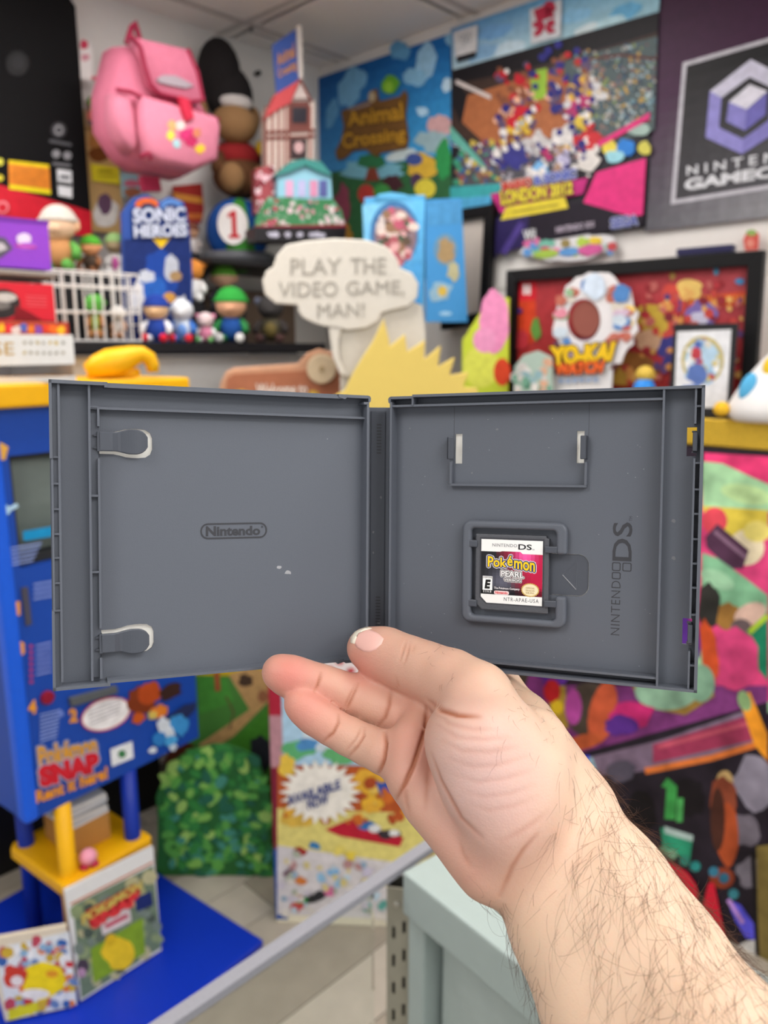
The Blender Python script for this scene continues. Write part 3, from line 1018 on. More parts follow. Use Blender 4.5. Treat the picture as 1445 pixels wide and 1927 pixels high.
# abstract orange, brown and blue shapes where the print is busy
for x, y, rx, ry, c in ((262, 1318, 26, 26, '#7a3418'), (280, 1302, 22, 20, '#b0481c'), (258, 1350, 14, 10, '#c2561f'), (296, 1338, 18, 12, '#d87a2a'), (284, 1345, 9, 8, '#c9b35a'), (318, 1300, 22, 14, '#3a2420'), (338, 1342, 34, 12, '#252f57'), (310, 1370, 12, 26, '#d3dbe6'), (335, 1362, 18, 22, '#3c8fd0'), (296, 1388, 14, 14, '#2f7cc4'), (318, 1392, 12, 10, '#4aa0da'), (284, 1410, 8, 6, '#d9e2ea'), (322, 1405, 8, 6, '#c9d6e6')):
    pr.blob(x, y, rx, ry, c, rot=-30, wob=.2, seed=int(x + y))
pr.poly([(204, 1408), (245, 1393), (248, 1424), (207, 1441)], '#e3e6ea').blob(226, 1417, 8, 8, '#3c7a4a', n=8)
pr.build_split(ki)
for ch, x, y in (('1', 28, 1145), ('3', 37, 1220), ('4', 59, 1330), ('2', 136, 1346)):
    text_px(K0, ch, [(x - 8, y - 12), (x + 8, y - 14), (x + 9, y + 12), (x - 7, y + 14)], 0.003, mat('#e89a2c', 0.5), ki, bold=0.05)
MB().prism(pxs(K0, [(38, 1106), (50, 1104), (58, 1174), (47, 1177)]), 0.0, 0.006).build('card_slot', mat('#4c4a58', 0.4), ki)
MB().prism(pxs(K0, [(126, 1312), (215, 1288), (217, 1302), (130, 1328)]), 0.0, 0.014).build('printer_slot', mat('#565a5e', 0.4), ki, bevel=0.002)
f2 = K0.px(86, 1311)
MB().prism(blob(f2[0], f2[1], 0.016, 0.016, 20), 0, 0.014).build('push_button', mat('#8c1230', 0.3), ki, bevel=0.003)
outline_text(K0, 'Pok\u00e9mon', [(68, 1405), (178, 1380), (182, 1420), (72, 1444)], 0.0045, '#dfa030', '#9fb0e0', ki, d=3, bold=0.03)
outline_text(K0, 'SNAP', [(68, 1442), (182, 1412), (186, 1450), (74, 1482)], 0.0055, '#d01f30', '#c9cbe6', ki, d=3, bold=0.08)
text_px(K0, 'Rent it here!', [(64, 1488), (200, 1440), (202, 1464), (66, 1512)], 0.004, mat('#e8962a', 0.5), ki, bold=0.04)
# side panel glow-strip text on the near return
# legs, shelf, foot plate
for x, z, yel in ((0.095, -0.012, True), (0.095, -0.215, False), (0.285, -0.012, False), (0.285, -0.215, False)):
    MB().tube([(x, 0.02, z), (x, KB, z)], 0.021, 14).build('leg', YEL if yel else BLUED, ki, smooth=True)
shp = [(0.075, 0.03), (0.31, 0.03), (0.32, 0.02), (0.32, -0.25), (0.075, -0.25), (0.06, -0.23), (0.06, 0.015)]
zs = 0.265
o = MB().prism([(a_, -b_) for a_, b_ in shp], zs, zs + 0.035)
o.v = [(x, z, -y) for x, y, z in o.v]
o.f = [tuple(reversed(t)) for t in o.f]
o.build('shelf', YEL, ki, bevel=0.006)
MB().box(-0.3, 0.455, 0.0, 0.022, -0.42, 0.305).build('foot_plate', mat('#0d30b0', 0.35, name='bright_blue_plate'), ki, bevel=0.005)

# yellow handset-like moulding on the kiosk top
f = Fr(K0.o + K0.r * 0.355 + ZUP * (KT + 0.0525) - K0.n * 0.02, az(KA + 20))
hs = thing('handset', 'yellow moulded plastic handset lying on the kiosk top', 'handset', f)
g = (f.o - CAMPOS).dot(FWD) / FPX
path = [(-62, 14), (-46, 20), (-22, 26), (2, 34), (24, 42), (40, 45), (52, 38), (58, 24), (58, 11)]
rad = [14, 21, 27, 25, 19, 15, 14, 13, 11]
MB().tube([(x * g, max(y, r_ + 1) * g if i < 3 else y * g, 0.01) for i, ((x, y), r_) in enumerate(zip(path, rad))], [r_ * g for r_ in rad], 12).build('grip', YEL, hs, smooth=True)
MB().tube([(-60 * g, 9 * g, 0.0), (-20 * g, 10 * g, 0.0), (20 * g, 10 * g, 0.0), (34 * g, 12 * g, 0)], [8 * g, 10 * g, 9 * g, 7 * g], 10).build('base', YEL, hs, smooth=True)
# white sign on the kiosk top
f = Fr(K0.o + K0.r * 0.06 + ZUP * (KT + 0.052) - K0.n * 0.0, az(KA + 25))
ws = thing('shop_sign', 'white card sign with gold letters on the kiosk top', 'sign', f)
q = pxs(f, [(-80, 628), (137, 630), (141, 685), (-80, 690)])
yb = min(a_[1] for a_ in q)
q = [(x, max(y, 0.001)) for x, y in q]
MB().prism(q, -0.004, 0.0).build('panel', mat('#f1efec', 0.5), ws)
MB().prism([(q[0][0], 0.0), (q[1][0], 0.0), (q[1][0], 0.012), (q[0][0], 0.012)], -0.03, -0.004).build('stand', mat('#d9d7d4', 0.5), ws)
GOLD = mat('#c79a2a', 0.4, name='gold_ink')
text_px(f, 'SE', [(-14, 644), (26, 644), (27, 668), (-13, 669)], 0.0005, GOLD, ws)
pr = Print(f)
rn = random.Random(3)
for row, y in ((0, 644), (1, 663)):
    for i in range(7):
        x = 46 + i * 12
        pr.blob(x, y + 1, 3.6, 3.4, rn.choice(['#d0b24a', '#b5ad9c', '#c4b27a', '#a8a497']), wob=.3, seed=i + 9 * row, n=7)
pr.build(ws)

# things on the kiosk shelf
f = Fr(K0.o + K0.r * 0.195 + ZUP * (zs + 0.0355) - K0.n * 0.13, az(KA + 4))
bx = thing('cardboard_box', 'small brown cardboard box on the yellow kiosk shelf', 'box', f)
MB().box(-0.058, 0.058, 0, 0.075, -0.07, 0.07).build('carton', mat('#b98545', 0.7, 0.2), bx, bevel=0.002)
for i in range(7):
    pz = Fr(f.o + ZUP * (0.0755 + i * 0.0085), az(KA + 4 + (i * 37 % 7) - 3))
    pg = thing('paper_pad', ['lowest', 'second lowest', 'third lowest', 'middle', 'third highest', 'second highest', 'topmost'][i] + ' pale paper pad of the stack on the brown cardboard box', 'paper pad', pz, 'paper pads stacked on the box')
    MB().box(-0.058 + 0.002 * (i % 3), 0.056, 0, 0.0075, -0.07, 0.068).build('sheets', mat(['#d9dade', '#b9bcc2', '#e3e2e0', '#8c9098'][i % 4], 0.6), pg)
f = Fr(K0.o + K0.r * 0.145 + ZUP * (zs + 0.036) + K0.n * 0.0, az(KA + 20))
pk = thing('toy_ball', 'little pink round toy on the yellow kiosk shelf', 'toy', f)
MB().ell((0, 0.024, 0), (0.022, 0.021, 0.021)).build('body', mat('#f0a0b8', 0.5), pk, smooth=True)
for sx in (-1, 1):
    MB().ell((sx * 0.012, 0.005, 0.008), (0.012, 0.006, 0.014), 12, 6).build('foot', mat('#c22a4a', 0.5), pk, smooth=True)

# dark boxes on the floor behind the kiosk
f = Fr(CORNER + NA * 0.145 - RA * 1.36, RA)
bc = thing('storage_crate', 'long black plastic crate on the floor behind the kiosk legs', 'crate', f)
CB = mat('#0e0d0f', 0.5, name='black_plastic', spec=0.3)
MB().box(-0.34, 0.34, 0.0, 0.012, -0.1, 0.1).build('bottom', CB, bc)
for x0_, x1_, z0_, z1_ in ((-0.34, 0.34, 0.09, 0.1), (-0.34, 0.34, -0.1, -0.09), (-0.34, -0.33, -0.09, 0.09), (0.33, 0.34, -0.09, 0.09)):
    MB().box(x0_, x1_, 0.012, 0.62, z0_, z1_).build('side_wall', CB, bc, bevel=0.003)
MB().box(-0.345, 0.345, 0.59, 0.62, 0.1, 0.108).build('rim', mat('#1c1b1e', 0.45), bc, bevel=0.003)
MB().box(-0.34, 0.34, 0.62, 0.63, -0.1, 0.1).build('lid', mat('#18171a', 0.4), bc, bevel=0.003)
MB().tube([(-0.05, 0.3, 0.1), (-0.03, 0.3, 0.125), (0.05, 0.3, 0.125), (0.07, 0.3, 0.1)], 0.008, 8).build('handle', mat('#8f8f94', 0.4), bc)

# two picture boards leaning in front of the kiosk foot
Z0 = 0.028


def lean(name, label, pts, t, m, edge):
    """a board standing on the foot plate: pixel corners TL TR BR BL; bottom edge on the plate, leaning back a little"""
    bl = ray(*pts[3]); br = ray(*pts[2])
    B = CAMPOS + bl * ((Z0 - CAMPOS.z) / bl.z)
    C = CAMPOS + br * ((Z0 - CAMPOS.z) / br.z)
    r = (C - B).normalized()
    nrm = r.cross(ZUP)
    up = (ZUP - nrm * 0.12).normalized()
    f = Fr((B + C) / 2, r, up)
    root = thing(name, label, 'picture board', f)
    q = pxs(f, pts)
    MB().prism([(q[0][0], q[0][1]), (q[1][0], q[1][1]), (q[2][0], 0), (q[3][0], 0)], -t, 0).build('board', m, root)
    return root, f


rt, f = lean('picture_board', 'tall game poster board leaning against the kiosk foot', [(122, 1676), (288, 1593), (304, 1788), (152, 1884)], 0.010, mat('#dcdcdc', 0.5), None)
p = Print(f)
p.poly([(137, 1703), (288, 1628), (303, 1783), (153, 1879)], '#6d7f6a')
p.line([(132, 1702), (288, 1622)], 3, '#c2673a')
p.speckle([(140, 1712), (284, 1640), (300, 1780), (156, 1872)], 60, 11, ['#8a9a72', '#5d6a5e', '#a8a878', '#75837a', '#4d5a50', '#b5b18c'], 3)
p.poly([(160, 1715), (255, 1662), (265, 1680), (240, 1706), (170, 1745)], '#c2252c')
p.poly([(188, 1738), (243, 1704), (247, 1732), (193, 1760)], '#d9cfd0').line([(198, 1744), (240, 1722)], 8, '#c25a6c')
p.poly([(252, 1690), (284, 1676), (288, 1702), (257, 1716)], '#1d2c6a')
p.poly([(170, 1785), (268, 1726), (273, 1793), (176, 1850)], '#7fa02c')
p.blob(222, 1792, 30, 30, '#e6c42a', wob=.15, seed=5).blob(208, 1768, 10, 12, '#d9b422', rot=30)
p.blob(155, 1818, 12, 14, '#4a3f4c').blob(153, 1830, 8, 9, '#b08aa8')
p.build(rt)
for i, (t_, q_) in enumerate((('POK\u00e9MON', [(148, 1718), (262, 1652), (262, 1668), (150, 1738)]), ('SNAP', [(165, 1724), (255, 1672), (258, 1694), (170, 1746)]))):
    text_px(f, t_, q_, 0.014, mat('#c9b25a' if i == 0 else '#d9383c', 0.5), rt, bold=0.05)
rt, f = lean('picture_board', 'small busy yellow and red poster board at the bottom left corner', [(-30, 1770), (124, 1742), (138, 1894), (10, 1922)], 0.012, mat('#d9cdb8', 0.5), None)
p = Print(f)
p.poly([(-10, 1785), (130, 1752), (145, 1890), (16, 1920)], '#d9dde2')
p.speckle([(-8, 1785), (130, 1755), (144, 1888), (16, 1918)], 90, 9, ['#c2383c', '#d97a3a', '#3a62a8', '#8ab0d0', '#e6e6e8', '#c9a83a', '#b8485a', '#6a86b8'], 12)
p.blob(80, 1845, 40, 36, '#f0d51e', wob=.08, seed=2).blob(30, 1838, 22, 22, '#c9402f', wob=.15, seed=4).blob(32, 1845, 12, 10, '#e6dcdc')
p.blob(66, 1870, 28, 10, '#e8e4e0').blob(98, 1832, 12, 7, '#e0962a').poly([(15, 1900), (70, 1884), (74, 1902), (17, 1920)], '#d6cf2a')
p.build(rt)

# ================================================================== bush cut-out and landscape board
f0 = FY(2.10)
pts = [(296, 1690), (296, 1600), (297, 1540), (293, 1500), (304, 1470), (318, 1440), (340, 1424), (372, 1410), (400, 1402), (430, 1404), (455, 1412), (478, 1424), (492, 1450), (500, 1480), (512, 1520), (508, 1580), (516, 1630), (512, 1664), (420, 1672), (340, 1680)]
f = f0.at(400, 1674)
f = Fr((f.o.x, f.o.y, 0), az(90))
f = Fr((f.o.x, 2.10, 0), az(90))
bs_ = thing('bush_cutout', 'green leafy bush cut-out board standing on the floor', 'cut-out', f)
q = [(x, max(y, 0)) for x, y in pxs(f, pts)]
MB().prism(q, -0.012, 0.0).build('board', mat('#2d6b34', 0.6), bs_)
leafc = [mat(c, 0.55, name='leaf_' + c.strip('#')) for c in ('#3a8a42', '#62ac4e', '#2f7444', '#86c05a', '#2a6a50', '#a2cc6a', '#4a9480')]
# rounded leaf clumps in relief, painted board pieces
rn = random.Random(21)
xs = [a_ for a_, _ in q]
ys = [b_ for _, b_ in q]


def inpoly(x, y, q):
    r_ = False
    for i in range(len(q)):
        (x1, y1), (x2, y2) = q[i], q[i - 1]
        if (y1 > y) != (y2 > y) and x < (x2 - x1) * (y - y1) / (y2 - y1) + x1:
            r_ = not r_
    return r_


n = 0
while n < 250:
    x, y = rn.uniform(min(xs), max(xs)), rn.uniform(min(ys), max(ys))
    if not inpoly(x, y, q) or x < min(xs) + 0.036:
        continue
    r_ = rn.uniform(0.009, 0.021)
    top = y / max(ys)
    ci = rn.choice([0, 1, 2, 4, 6]) if rn.random() > top * 0.7 else rn.choice([1, 3, 5, 0])
    MB().prism([(a_, max(b_, 0.0)) for a_, b_ in blob(x, y, r_ * 1.2, r_ * 0.8, 8, rn.uniform(0, 180), .25, n)], 0.0, 0.0015 + 0.000025 * n).build('leaf_clump', leafc[ci], bs_)
    n += 1

rt, f = card('landscape_board', 'painted landscape board with a tan path behind the bush cut-out', 'picture board', FY(2.22), [(330, 1235), (560, 1235), (560, 1600), (330, 1600)], 0.012, mat('#4d8a3c', 0.6))
p = Print(f)
p.poly([(360, 1240), (560, 1240), (560, 1275), (360, 1270)], '#d9b62a').poly([(375, 1400), (470, 1335), (430, 1270), (470, 1255), (510, 1265), (505, 1320), (440, 1385), (375, 1425)], '#c8a06a')
p.poly([(372, 1270), (425, 1275), (440, 1320), (376, 1345)], '#4e9a3e').poly([(430, 1400), (505, 1330), (520, 1400), (440, 1430)], '#4a8f30').line([(408, 1265), (410, 1300)], 10, '#b05a3a').line([(425, 1310), (440, 1340), (432, 1372)], 3, '#6d4f3a')
p.blob(462, 1280, 14, 12, '#4c3a2c', wob=.2).blob(495, 1310, 10, 12, '#a06a4a').blob(490, 1420, 22, 34, '#2c2f38', wob=.2, seed=3).blob(340, 1420, 30, 30, '#5a2f1a', wob=.2)
p.build(rt)
rt.matrix_world = rt.matrix_world
# prop so that the landscape board reaches the floor
fb = Fr((rt.matrix_world.translation.x, 2.235, 0), az(90))
MB().box(-0.17, 0.17, -rt.matrix_world.translation.z, 0.0, -0.012, 0.0).build('plinth', mat('#5c4a36', 0.7), rt)

# ================================================================== large upright book-like box
f = Fr(FY(1.90).world(520, 1742), az(92))
f = Fr((f.o.x, f.o.y, 0), az(93))
gb = thing('display_box', 'large upright display box with a white starburst on its front', 'display box', f)
X1 = f.px(800, 1650)[0]
YT = f.px(600, 1238)[1]
MB().box(0, X1, 0.0, YT, -0.1, 0).build('carton', mat('#e6dfc9', 0.5, name='cream_card'), gb, bevel=0.003)
p = Print(f)
q = f.px(522, 1700)
p.poly([(524, 1245), (800, 1245), (800, 1440), (522, 1440)], '#a9cbe2')
p.poly([(575, 1240), (800, 1240), (800, 1290), (575, 1285)], '#e6dada')
for x, y in ((598, 1250), (622, 1258), (640, 1246), (660, 1262), (680, 1252), (650, 1274), (612, 1272)):
    p.blob(x, y, 8, 5, '#c23a40', wob=.3, seed=x)
p.poly([(522, 1440), (800, 1440), (800, 1560), (522, 1545)], '#b5562a')
p.poly([(522, 1520), (800, 1530), (800, 1640), (522, 1600)], '#dccf7a')
p.poly([(522, 1590), (800, 1630), (800, 1730), (522, 1720)], '#d4cfd2')
p.blob(560, 1410, 30, 18, '#5fae74', wob=.2, seed=2).blob(600, 1390, 36, 22, '#c9d6de', wob=.25, seed=3).blob(580, 1400, 20, 14, '#4f8ac0', wob=.3, seed=4).blob(640, 1420, 30, 16, '#63ac70', wob=.2, seed=5)
p.blob(540, 1440, 16, 22, '#e3bf4a', wob=.2).blob(690, 1470, 30, 22, '#dda83a', wob=.25, seed=6).blob(720, 1480, 22, 22, '#2d55b0', wob=.2, seed=7).blob(700, 1505, 22, 24, '#e6b53a', wob=.15, seed=8).blob(560, 1540, 30, 18, '#d6b04a', wob=.2, seed=12)
p.poly([(612, 1560), (660, 1540), (760, 1575), (752, 1592), (640, 1572)], '#b91f35').blob(690, 1552, 18, 9, '#2f6db0').blob(705, 1558, 12, 8, '#d9d9dc').blob(730, 1568, 20, 9, '#3a3338', wob=.3, seed=2).blob(742, 1566, 10, 6, '#e6e6e6')
for x, y, c in ((565, 1600, '#9c2f2a'), (594, 1590, '#3d80b8'), (565, 1655, '#cf7a3a'), (545, 1640, '#7a5a6a'), (625, 1640, '#7fb0d8'), (605, 1650, '#8fbcdc'), (640, 1660, '#9ac0dc'), (660, 1610, '#e0c84a'), (585, 1690, '#2a2a2c'), (570, 1695, '#3a8a4a'), (560, 1705, '#c24a4a'), (600, 1684, '#2f2f33'), (618, 1676, '#d06a9a'), (640, 1600, '#e2d06a'), (690, 1640, '#c9c2d8'), (720, 1700, '#5fa39a'), (690, 1705, '#6aa89c')):
    p.blob(x, y, 11, 9, c, wob=.35, seed=int(x), n=9)
p.speckle([(530, 1600), (790, 1640), (790, 1725), (530, 1715)], 70, 7, ['#c9c2d0', '#b9d0e0', '#d8c98a', '#b58a8a', '#8fa9c0', '#dcd6d0', '#a9b0a0'], 14)
p.speckle([(525, 1450), (790, 1450), (790, 1550), (525, 1540)], 50, 9, ['#c96a2c', '#dca63a', '#a84a26', '#e0bc5a', '#b5562a'], 15)
st = []
for i in range(44):
    a_ = 2 * math.pi * i / 44
    k = 1.0 if i % 2 == 0 else 0.74
    st.append((603 + 78 * k * math.cos(a_), 1488 + 62 * k * math.sin(a_)))
p.poly(st, '#ebe6dd')
p.build(gb)
NV = mat('#3c4a86', 0.5, name='navy_ink')
text_px(f, 'AVAILABLE', [(540, 1494), (640, 1462), (643, 1480), (543, 1512)], 0.012, NV, gb, bold=0.03)
text_px(f, 'NOW', [(578, 1500), (618, 1488), (620, 1507), (581, 1520)], 0.012, NV, gb, bold=0.03)
# spine on the left side
spm = MB()
segs = [(0.012, 0.237, '#2f55a0'), (0.237, 0.487, '#7a1f35'), (0.487, 0.64, '#b5868f'), (0.64, 0.74, '#a8243a'), (0.74, YT, '#3b62ac')]
for y0_, y1_, c in segs:
    spm.add([(-0.0012, y0_, -0.1), (-0.0012, y1_, -0.1), (-0.0012, y1_, 0), (-0.0012, y0_, 0)], [(0, 1, 2, 3)], lin(c))
    spm.add([(-0.0, y0_, 0.001), (-0.0, y1_, 0.001), (0.034, y1_, 0.001), (0.034, y0_, 0.001)], [(0, 3, 2, 1)], lin(c))
spm.build('spine_print', PRINT, gb)

# ================================================================== counter: rail, glass, slotted upright, grey cabinet
ch = 0.85
P0 = CAMPOS + ray(290, 1935) * ((ch - CAMPOS.z) / ray(290, 1935).z)
P1 = CAMPOS + ray(805, 1588) * ((ch - CAMPOS.z) / ray(805, 1588).z)
rdir = (P1 - P0).normalized()
f = Fr((P0.x, P0.y, 0), rdir)
ln = (P1 - P0).length
gc = thing('glass_panel', 'clear glass panel under a brushed metal top rail', 'glass panel', f)
MB().box(-0.35, ln + 0.03, ch - 0.012, ch, -0.010, 0.010).build('top_rail', mat('#8e8e96', 0.5, 0.3, 300, 0.15, name='brushed_rail'), gc, bevel=0.001)
MB().box(-0.34, ln - 0.12, 0.03, ch - 0.012, -0.003, 0.003).build('pane', GLASS, gc)
MB().box(-0.35, ln - 0.12, 0.0, 0.03, -0.012, 0.012).build('bottom_rail', mat('#a9a9ae', 0.4, metal=0.8), gc)
# slotted upright post
U = CAMPOS + ray(752, 1672) * ((0.80 - CAMPOS.z) / ray(752, 1672).z)
f = Fr((U.x, U.y, 0) , az(100))
f.o = Vector((U.x, U.y, 0)) + (CAMPOS - U).normalized() * 0.0
up_ = thing('slotted_upright', 'slotted metal shelf upright beside the grey cabinet', 'upright', f)
slots_ = []
y = 0.06
while y < 0.74:
    for x in (-0.009, 0.007):
        slots_.append([(x - 0.0025, y + (0.012 if x > 0 else 0)), (x + 0.0025, y + (0.012 if x > 0 else 0)), (x + 0.0025, y + 0.022 + (0.012 if x > 0 else 0)), (x - 0.0025, y + 0.022 + (0.012 if x > 0 else 0))])
    y += 0.05
me = plate_mesh([(-0.02, 0), (0.02, 0), (0.02, 0.80), (-0.02, 0.80)], slots_, -0.002, 0.0)
mesh_obj('face', me, mat('#a9a697', 0.4, 0.1, name='zinc_plate', metal=0.3), up_)
MB().box(-0.02, -0.018, 0, 0.80, -0.03, -0.002).box(0.018, 0.02, 0, 0.80, -0.03, -0.002).box(-0.018, 0.018, 0, 0.80, -0.03, -0.028).build('channel', mat('#4c4b46', 0.5), up_)
MB().ell((-0.004, 0.772, 0.001), (0.006, 0.006, 0.003), 12, 6).build('screw', mat('#c4c2b8', 0.3, metal=0.8), up_)
# grey cabinet
ch2 = 0.86
G0 = CAMPOS + ray(757, 1640) * ((ch2 - CAMPOS.z) / ray(757, 1640).z)
G1 = CAMPOS + ray(1005, 1838) * ((ch2 - CAMPOS.z) / ray(1005, 1838).z)
gd = (G1 - G0).normalized()
f = Fr((G0.x, G0.y, 0), gd)
cab = thing('counter_cabinet', 'pale grey-green metal counter cabinet below the forearm', 'cabinet', f)
GG = mat('#a2afac', 0.45, 0.1, 40, 0.04, name='grey_green_metal')
MB().box(0, 0.9, ch2 - 0.07, ch2, -0.22, 0).build('top', GG, cab, bevel=0.004)
MB().box(0.04, 0.9, 0.1, ch2 - 0.07, -0.21, -0.05).build('carcass', GG, cab)
MB().box(0.0, 0.035, 0.0, ch2 - 0.07, -0.215, -0.012).build('side_panel', GG, cab, bevel=0.003)
MB().box(0.04, 0.9, 0.0, 0.1, -0.2, -0.07).build('kick_plate', mat('#7c8583', 0.5), cab)
dr1 = MB().box(0.05, 0.46, 0.12, ch2 - 0.09, -0.05, -0.035).build('door', mat('#a9b5b2', 0.45, name='grey_door'), cab, bevel=0.003)
dr2 = MB().box(0.47, 0.88, 0.12, ch2 - 0.09, -0.05, -0.035).build('door', mat('#a9b5b2', 0.45, name='grey_door'), cab, bevel=0.003)
for x in (0.43, 0.50):
    MB().tube([(x, 0.42, -0.035), (x, 0.42, -0.012), (x, 0.52, -0.012), (x, 0.52, -0.035)], 0.004, 8).build('handle', mat('#8d9491', 0.3, metal=0.8), dr1 if x < 0.45 else dr2)

# ================================================================== speech bubble, yellow zigzag board, welcome sign
f0 = FY(2.20)
f = f0.at(690, 1500)
f = Fr((f.o.x, 2.20, 0), az(90))
sb = thing('speech_bubble_sign', 'white speech bubble cut-out sign on a tall white board', 'sign', f)
WB = mat('#d2ccc2', 0.6, name='white_foam_board')
bub = [(540, 462), (575, 455), (630, 450), (690, 453), (725, 465), (745, 485), (752, 505), (775, 515), (787, 535), (785, 560), (768, 578), (735, 585), (718, 590), (712, 605), (690, 618), (655, 622), (630, 616), (608, 614), (590, 608), (570, 598), (562, 585), (562, 575), (520, 572), (500, 555), (495, 530), (502, 512), (515, 503), (522, 482)]
MB().prism(pxs(f, bub), 0.0, 0.018).build('bubble', WB, sb, bevel=0.004)
MB().prism(pxs(f, [(618, 608), (645, 612), (638, 640), (640, 680), (660, 712), (640, 704), (626, 670), (622, 640)]), 0.0, 0.014).build('bubble_tail', WB, sb, bevel=0.003)
MB().prism(pxs(f, [(640, 600), (760, 560), (795, 575), (800, 630), (800, 760), (640, 760)]), -0.016, 0.0).build('backing_board', WB, sb)
bb = pxs(f, [(640, 755), (800, 755)])
MB().box(bb[0][0], bb[1][0], 0.0, bb[0][1], -0.016, 0.0).build('backing_board', WB, sb)
GL = mat('#a09a91', 0.6, name='grey_letter')
for t_, q_ in (('PLAY', [(548, 488), (642, 487), (642, 517), (548, 518)]), ('THE', [(660, 487), (726, 486), (726, 516), (660, 517)]), ('VIDEO', [(526, 532), (636, 530), (636, 558), (526, 560)]), ('GAME,', [(652, 530), (760, 528), (760, 558), (652, 560)]), ('MAN!', [(598, 572), (686, 570), (686, 596), (598, 599)])):
    text_px(f, t_, q_, 0.0182, GL, sb, bold=0.0, depth=0.002)
f0 = Fr((0, 2.12, 0), az(90))
hz = [(600, 760), (648, 735), (665, 700), (682, 672), (700, 645), (722, 600), (732, 640), (733, 652), (762, 628), (766, 662), (800, 640), (798, 676), (830, 650), (824, 690), (856, 672), (846, 706), (882, 700), (872, 728), (898, 730), (905, 760)]
f = f0.at(740, 760)
f = Fr((f.o.x, 2.12, 0), az(90))
yb_ = thing('zigzag_cutout', 'plain yellow cut-out board with a zigzag top edge', 'cut-out', f)
YB = mat('#e0c568', 0.55, 0.05, 40, 0.03, name='pale_yellow_board')
MB().prism(pxs(f, hz), -0.018, 0.0).build('zigzag_top', YB, yb_, bevel=0.003)
b0, b1 = f.px(600, 759), f.px(905, 759)
MB().box(b0[0], b1[0], 0.0, b0[1], -0.018, 0.0).build('lower_board', YB, yb_)
f0 = Fr((0, 2.34, 0), az(84))
f = f0.at(540, 760)
f = Fr((f.o.x, f.o.y, 0), az(84))
wl = thing('welcome_sign', 'wooden board sign with a pale log-slice disc', 'sign', f)
WD = mat('#c29273', 0.6, 0.3, 25, 0.2, name='tan_wood')
MB().prism(pxs(f, [(408, 765), (414, 722), (424, 700), (440, 692), (560, 684), (578, 664), (600, 656), (632, 664), (655, 690), (652, 740), (640, 765)]), -0.03, 0.0).build('plank', WD, wl, bevel=0.008)
MB().prism(pxs(f, [(420, 765), (428, 712), (440, 704), (565, 698), (640, 694), (644, 740), (632, 765)]), 0.0, 0.006).build('inner_plank', mat('#a8684a', 0.6, 0.3, 25, 0.2, name='brown_wood'), wl)
MB().prism(pxs(f, blob(605, 694, 28, 28, 24)), 0.006, 0.022).build('log_slice', mat('#d8c2a0', 0.6, 0.2, 30, 0.15), wl, bevel=0.004)
MB().prism(pxs(f, blob(605, 694, 5, 6, 10)), 0.022, 0.024).build('log_heart', mat('#b39a74', 0.6), wl)
text_px(f, 'Welcome to', [(482, 722), (578, 720), (578, 742), (482, 746)], 0.0065, mat('#e9dcd0', 0.5), wl, bold=0.02)
Print(f, w=0.0065).blob(456, 742, 18, 9, '#d8a63a', wob=.2).blob(590, 742, 10, 8, '#d8b04a', wob=.2).build(wl)
xx = f.px(585, 800)[0]
MB().box(xx - 0.03, xx + 0.03, 0.0, f.px(585, 760)[1], -0.03, 0.0).build('post', mat('#9a6a4a', 0.6, 0.3, 25, 0.2), wl)

# ================================================================== right wall: posters
rt, f = card('wall_poster', 'blue sky poster with a wooden name sign near the corner', 'poster', FB(0.012), [(583, 152), (850, 62), (850, 520), (583, 540)], 0.004, mat('#2b6fae', 0.5))
p = Print(f)
p.grad([(583, 152), (850, 62), (850, 300), (583, 330)], '#0f4c8c', '#125a9e', '#3f9bd0', '#3a7fb8', 10)
p.poly([(583, 330), (850, 290), (850, 520), (583, 540)], '#2f5f3a')
for x, y, rx, ry, c in ((660, 165, 22, 38, '#6ea3c8'), (678, 150, 14, 20, '#6ea3c8'), (800, 120, 18, 42, '#8fb9d6'), (780, 145, 22, 16, '#7fb0d0'), (752, 95, 20, 18, '#5f9ac4'), (625, 215, 10, 30, '#5b95c0'), (795, 210, 12, 9, '#a9cbe0'), (842, 160, 9, 14, '#b5d0e0'), (850, 75, 14, 12, '#7fb0d0')):
    p.blob(x, y, rx, ry, c, rot=15, wob=.15, seed=int(x))
p.blob(700, 320, 60, 18, '#6fa6b8', wob=.2).blob(755, 292, 30, 10, '#b9c7c8', rot=-15).blob(700, 305, 28, 14, '#2c6b44', wob=.15, seed=3).poly([(694, 316), (708, 316), (716, 340), (686, 342)], '#7a3a2c')
p.blob(825, 240, 20, 26, '#c49a9a', wob=.3, seed=2).blob(815, 265, 30, 20, '#8fa9b0', wob=.25, seed=5).blob(795, 315, 26, 26, '#c9a238', wob=.25, seed=6).blob(780, 300, 16, 12, '#3d4f8c').blob(835, 300, 16, 40, '#2f8a4c', wob=.15, seed=7).blob(785, 340, 12, 14, '#4a3550').blob(801, 355, 20, 18, '#d2c242').blob(740, 345, 20, 16, '#43262c', wob=.25, seed=8).blob(690, 365, 16, 18, '#b03a34').blob(720, 360, 16, 14, '#3f8a44').blob(645, 390, 16, 44, '#8a3f54', wob=.2, seed=9).blob(620, 350, 22, 24, '#31583a').blob(640, 440, 26, 20, '#a8792c', wob=.2, seed=11)
p.build(rt)
SG = mat('#6d4a22', 0.6, 0.3, 30, 0.25, name='sign_brown')
MB().prism(pxs(f, [(645, 210), (695, 190), (700, 172), (712, 168), (716, 192), (755, 182), (765, 170), (770, 182), (766, 220), (772, 262), (768, 280), (720, 288), (712, 296), (690, 282), (668, 284), (650, 300), (638, 302), (634, 286), (645, 262), (650, 240)]), 0.006, 0.009).build('printed_sign', SG, rt)
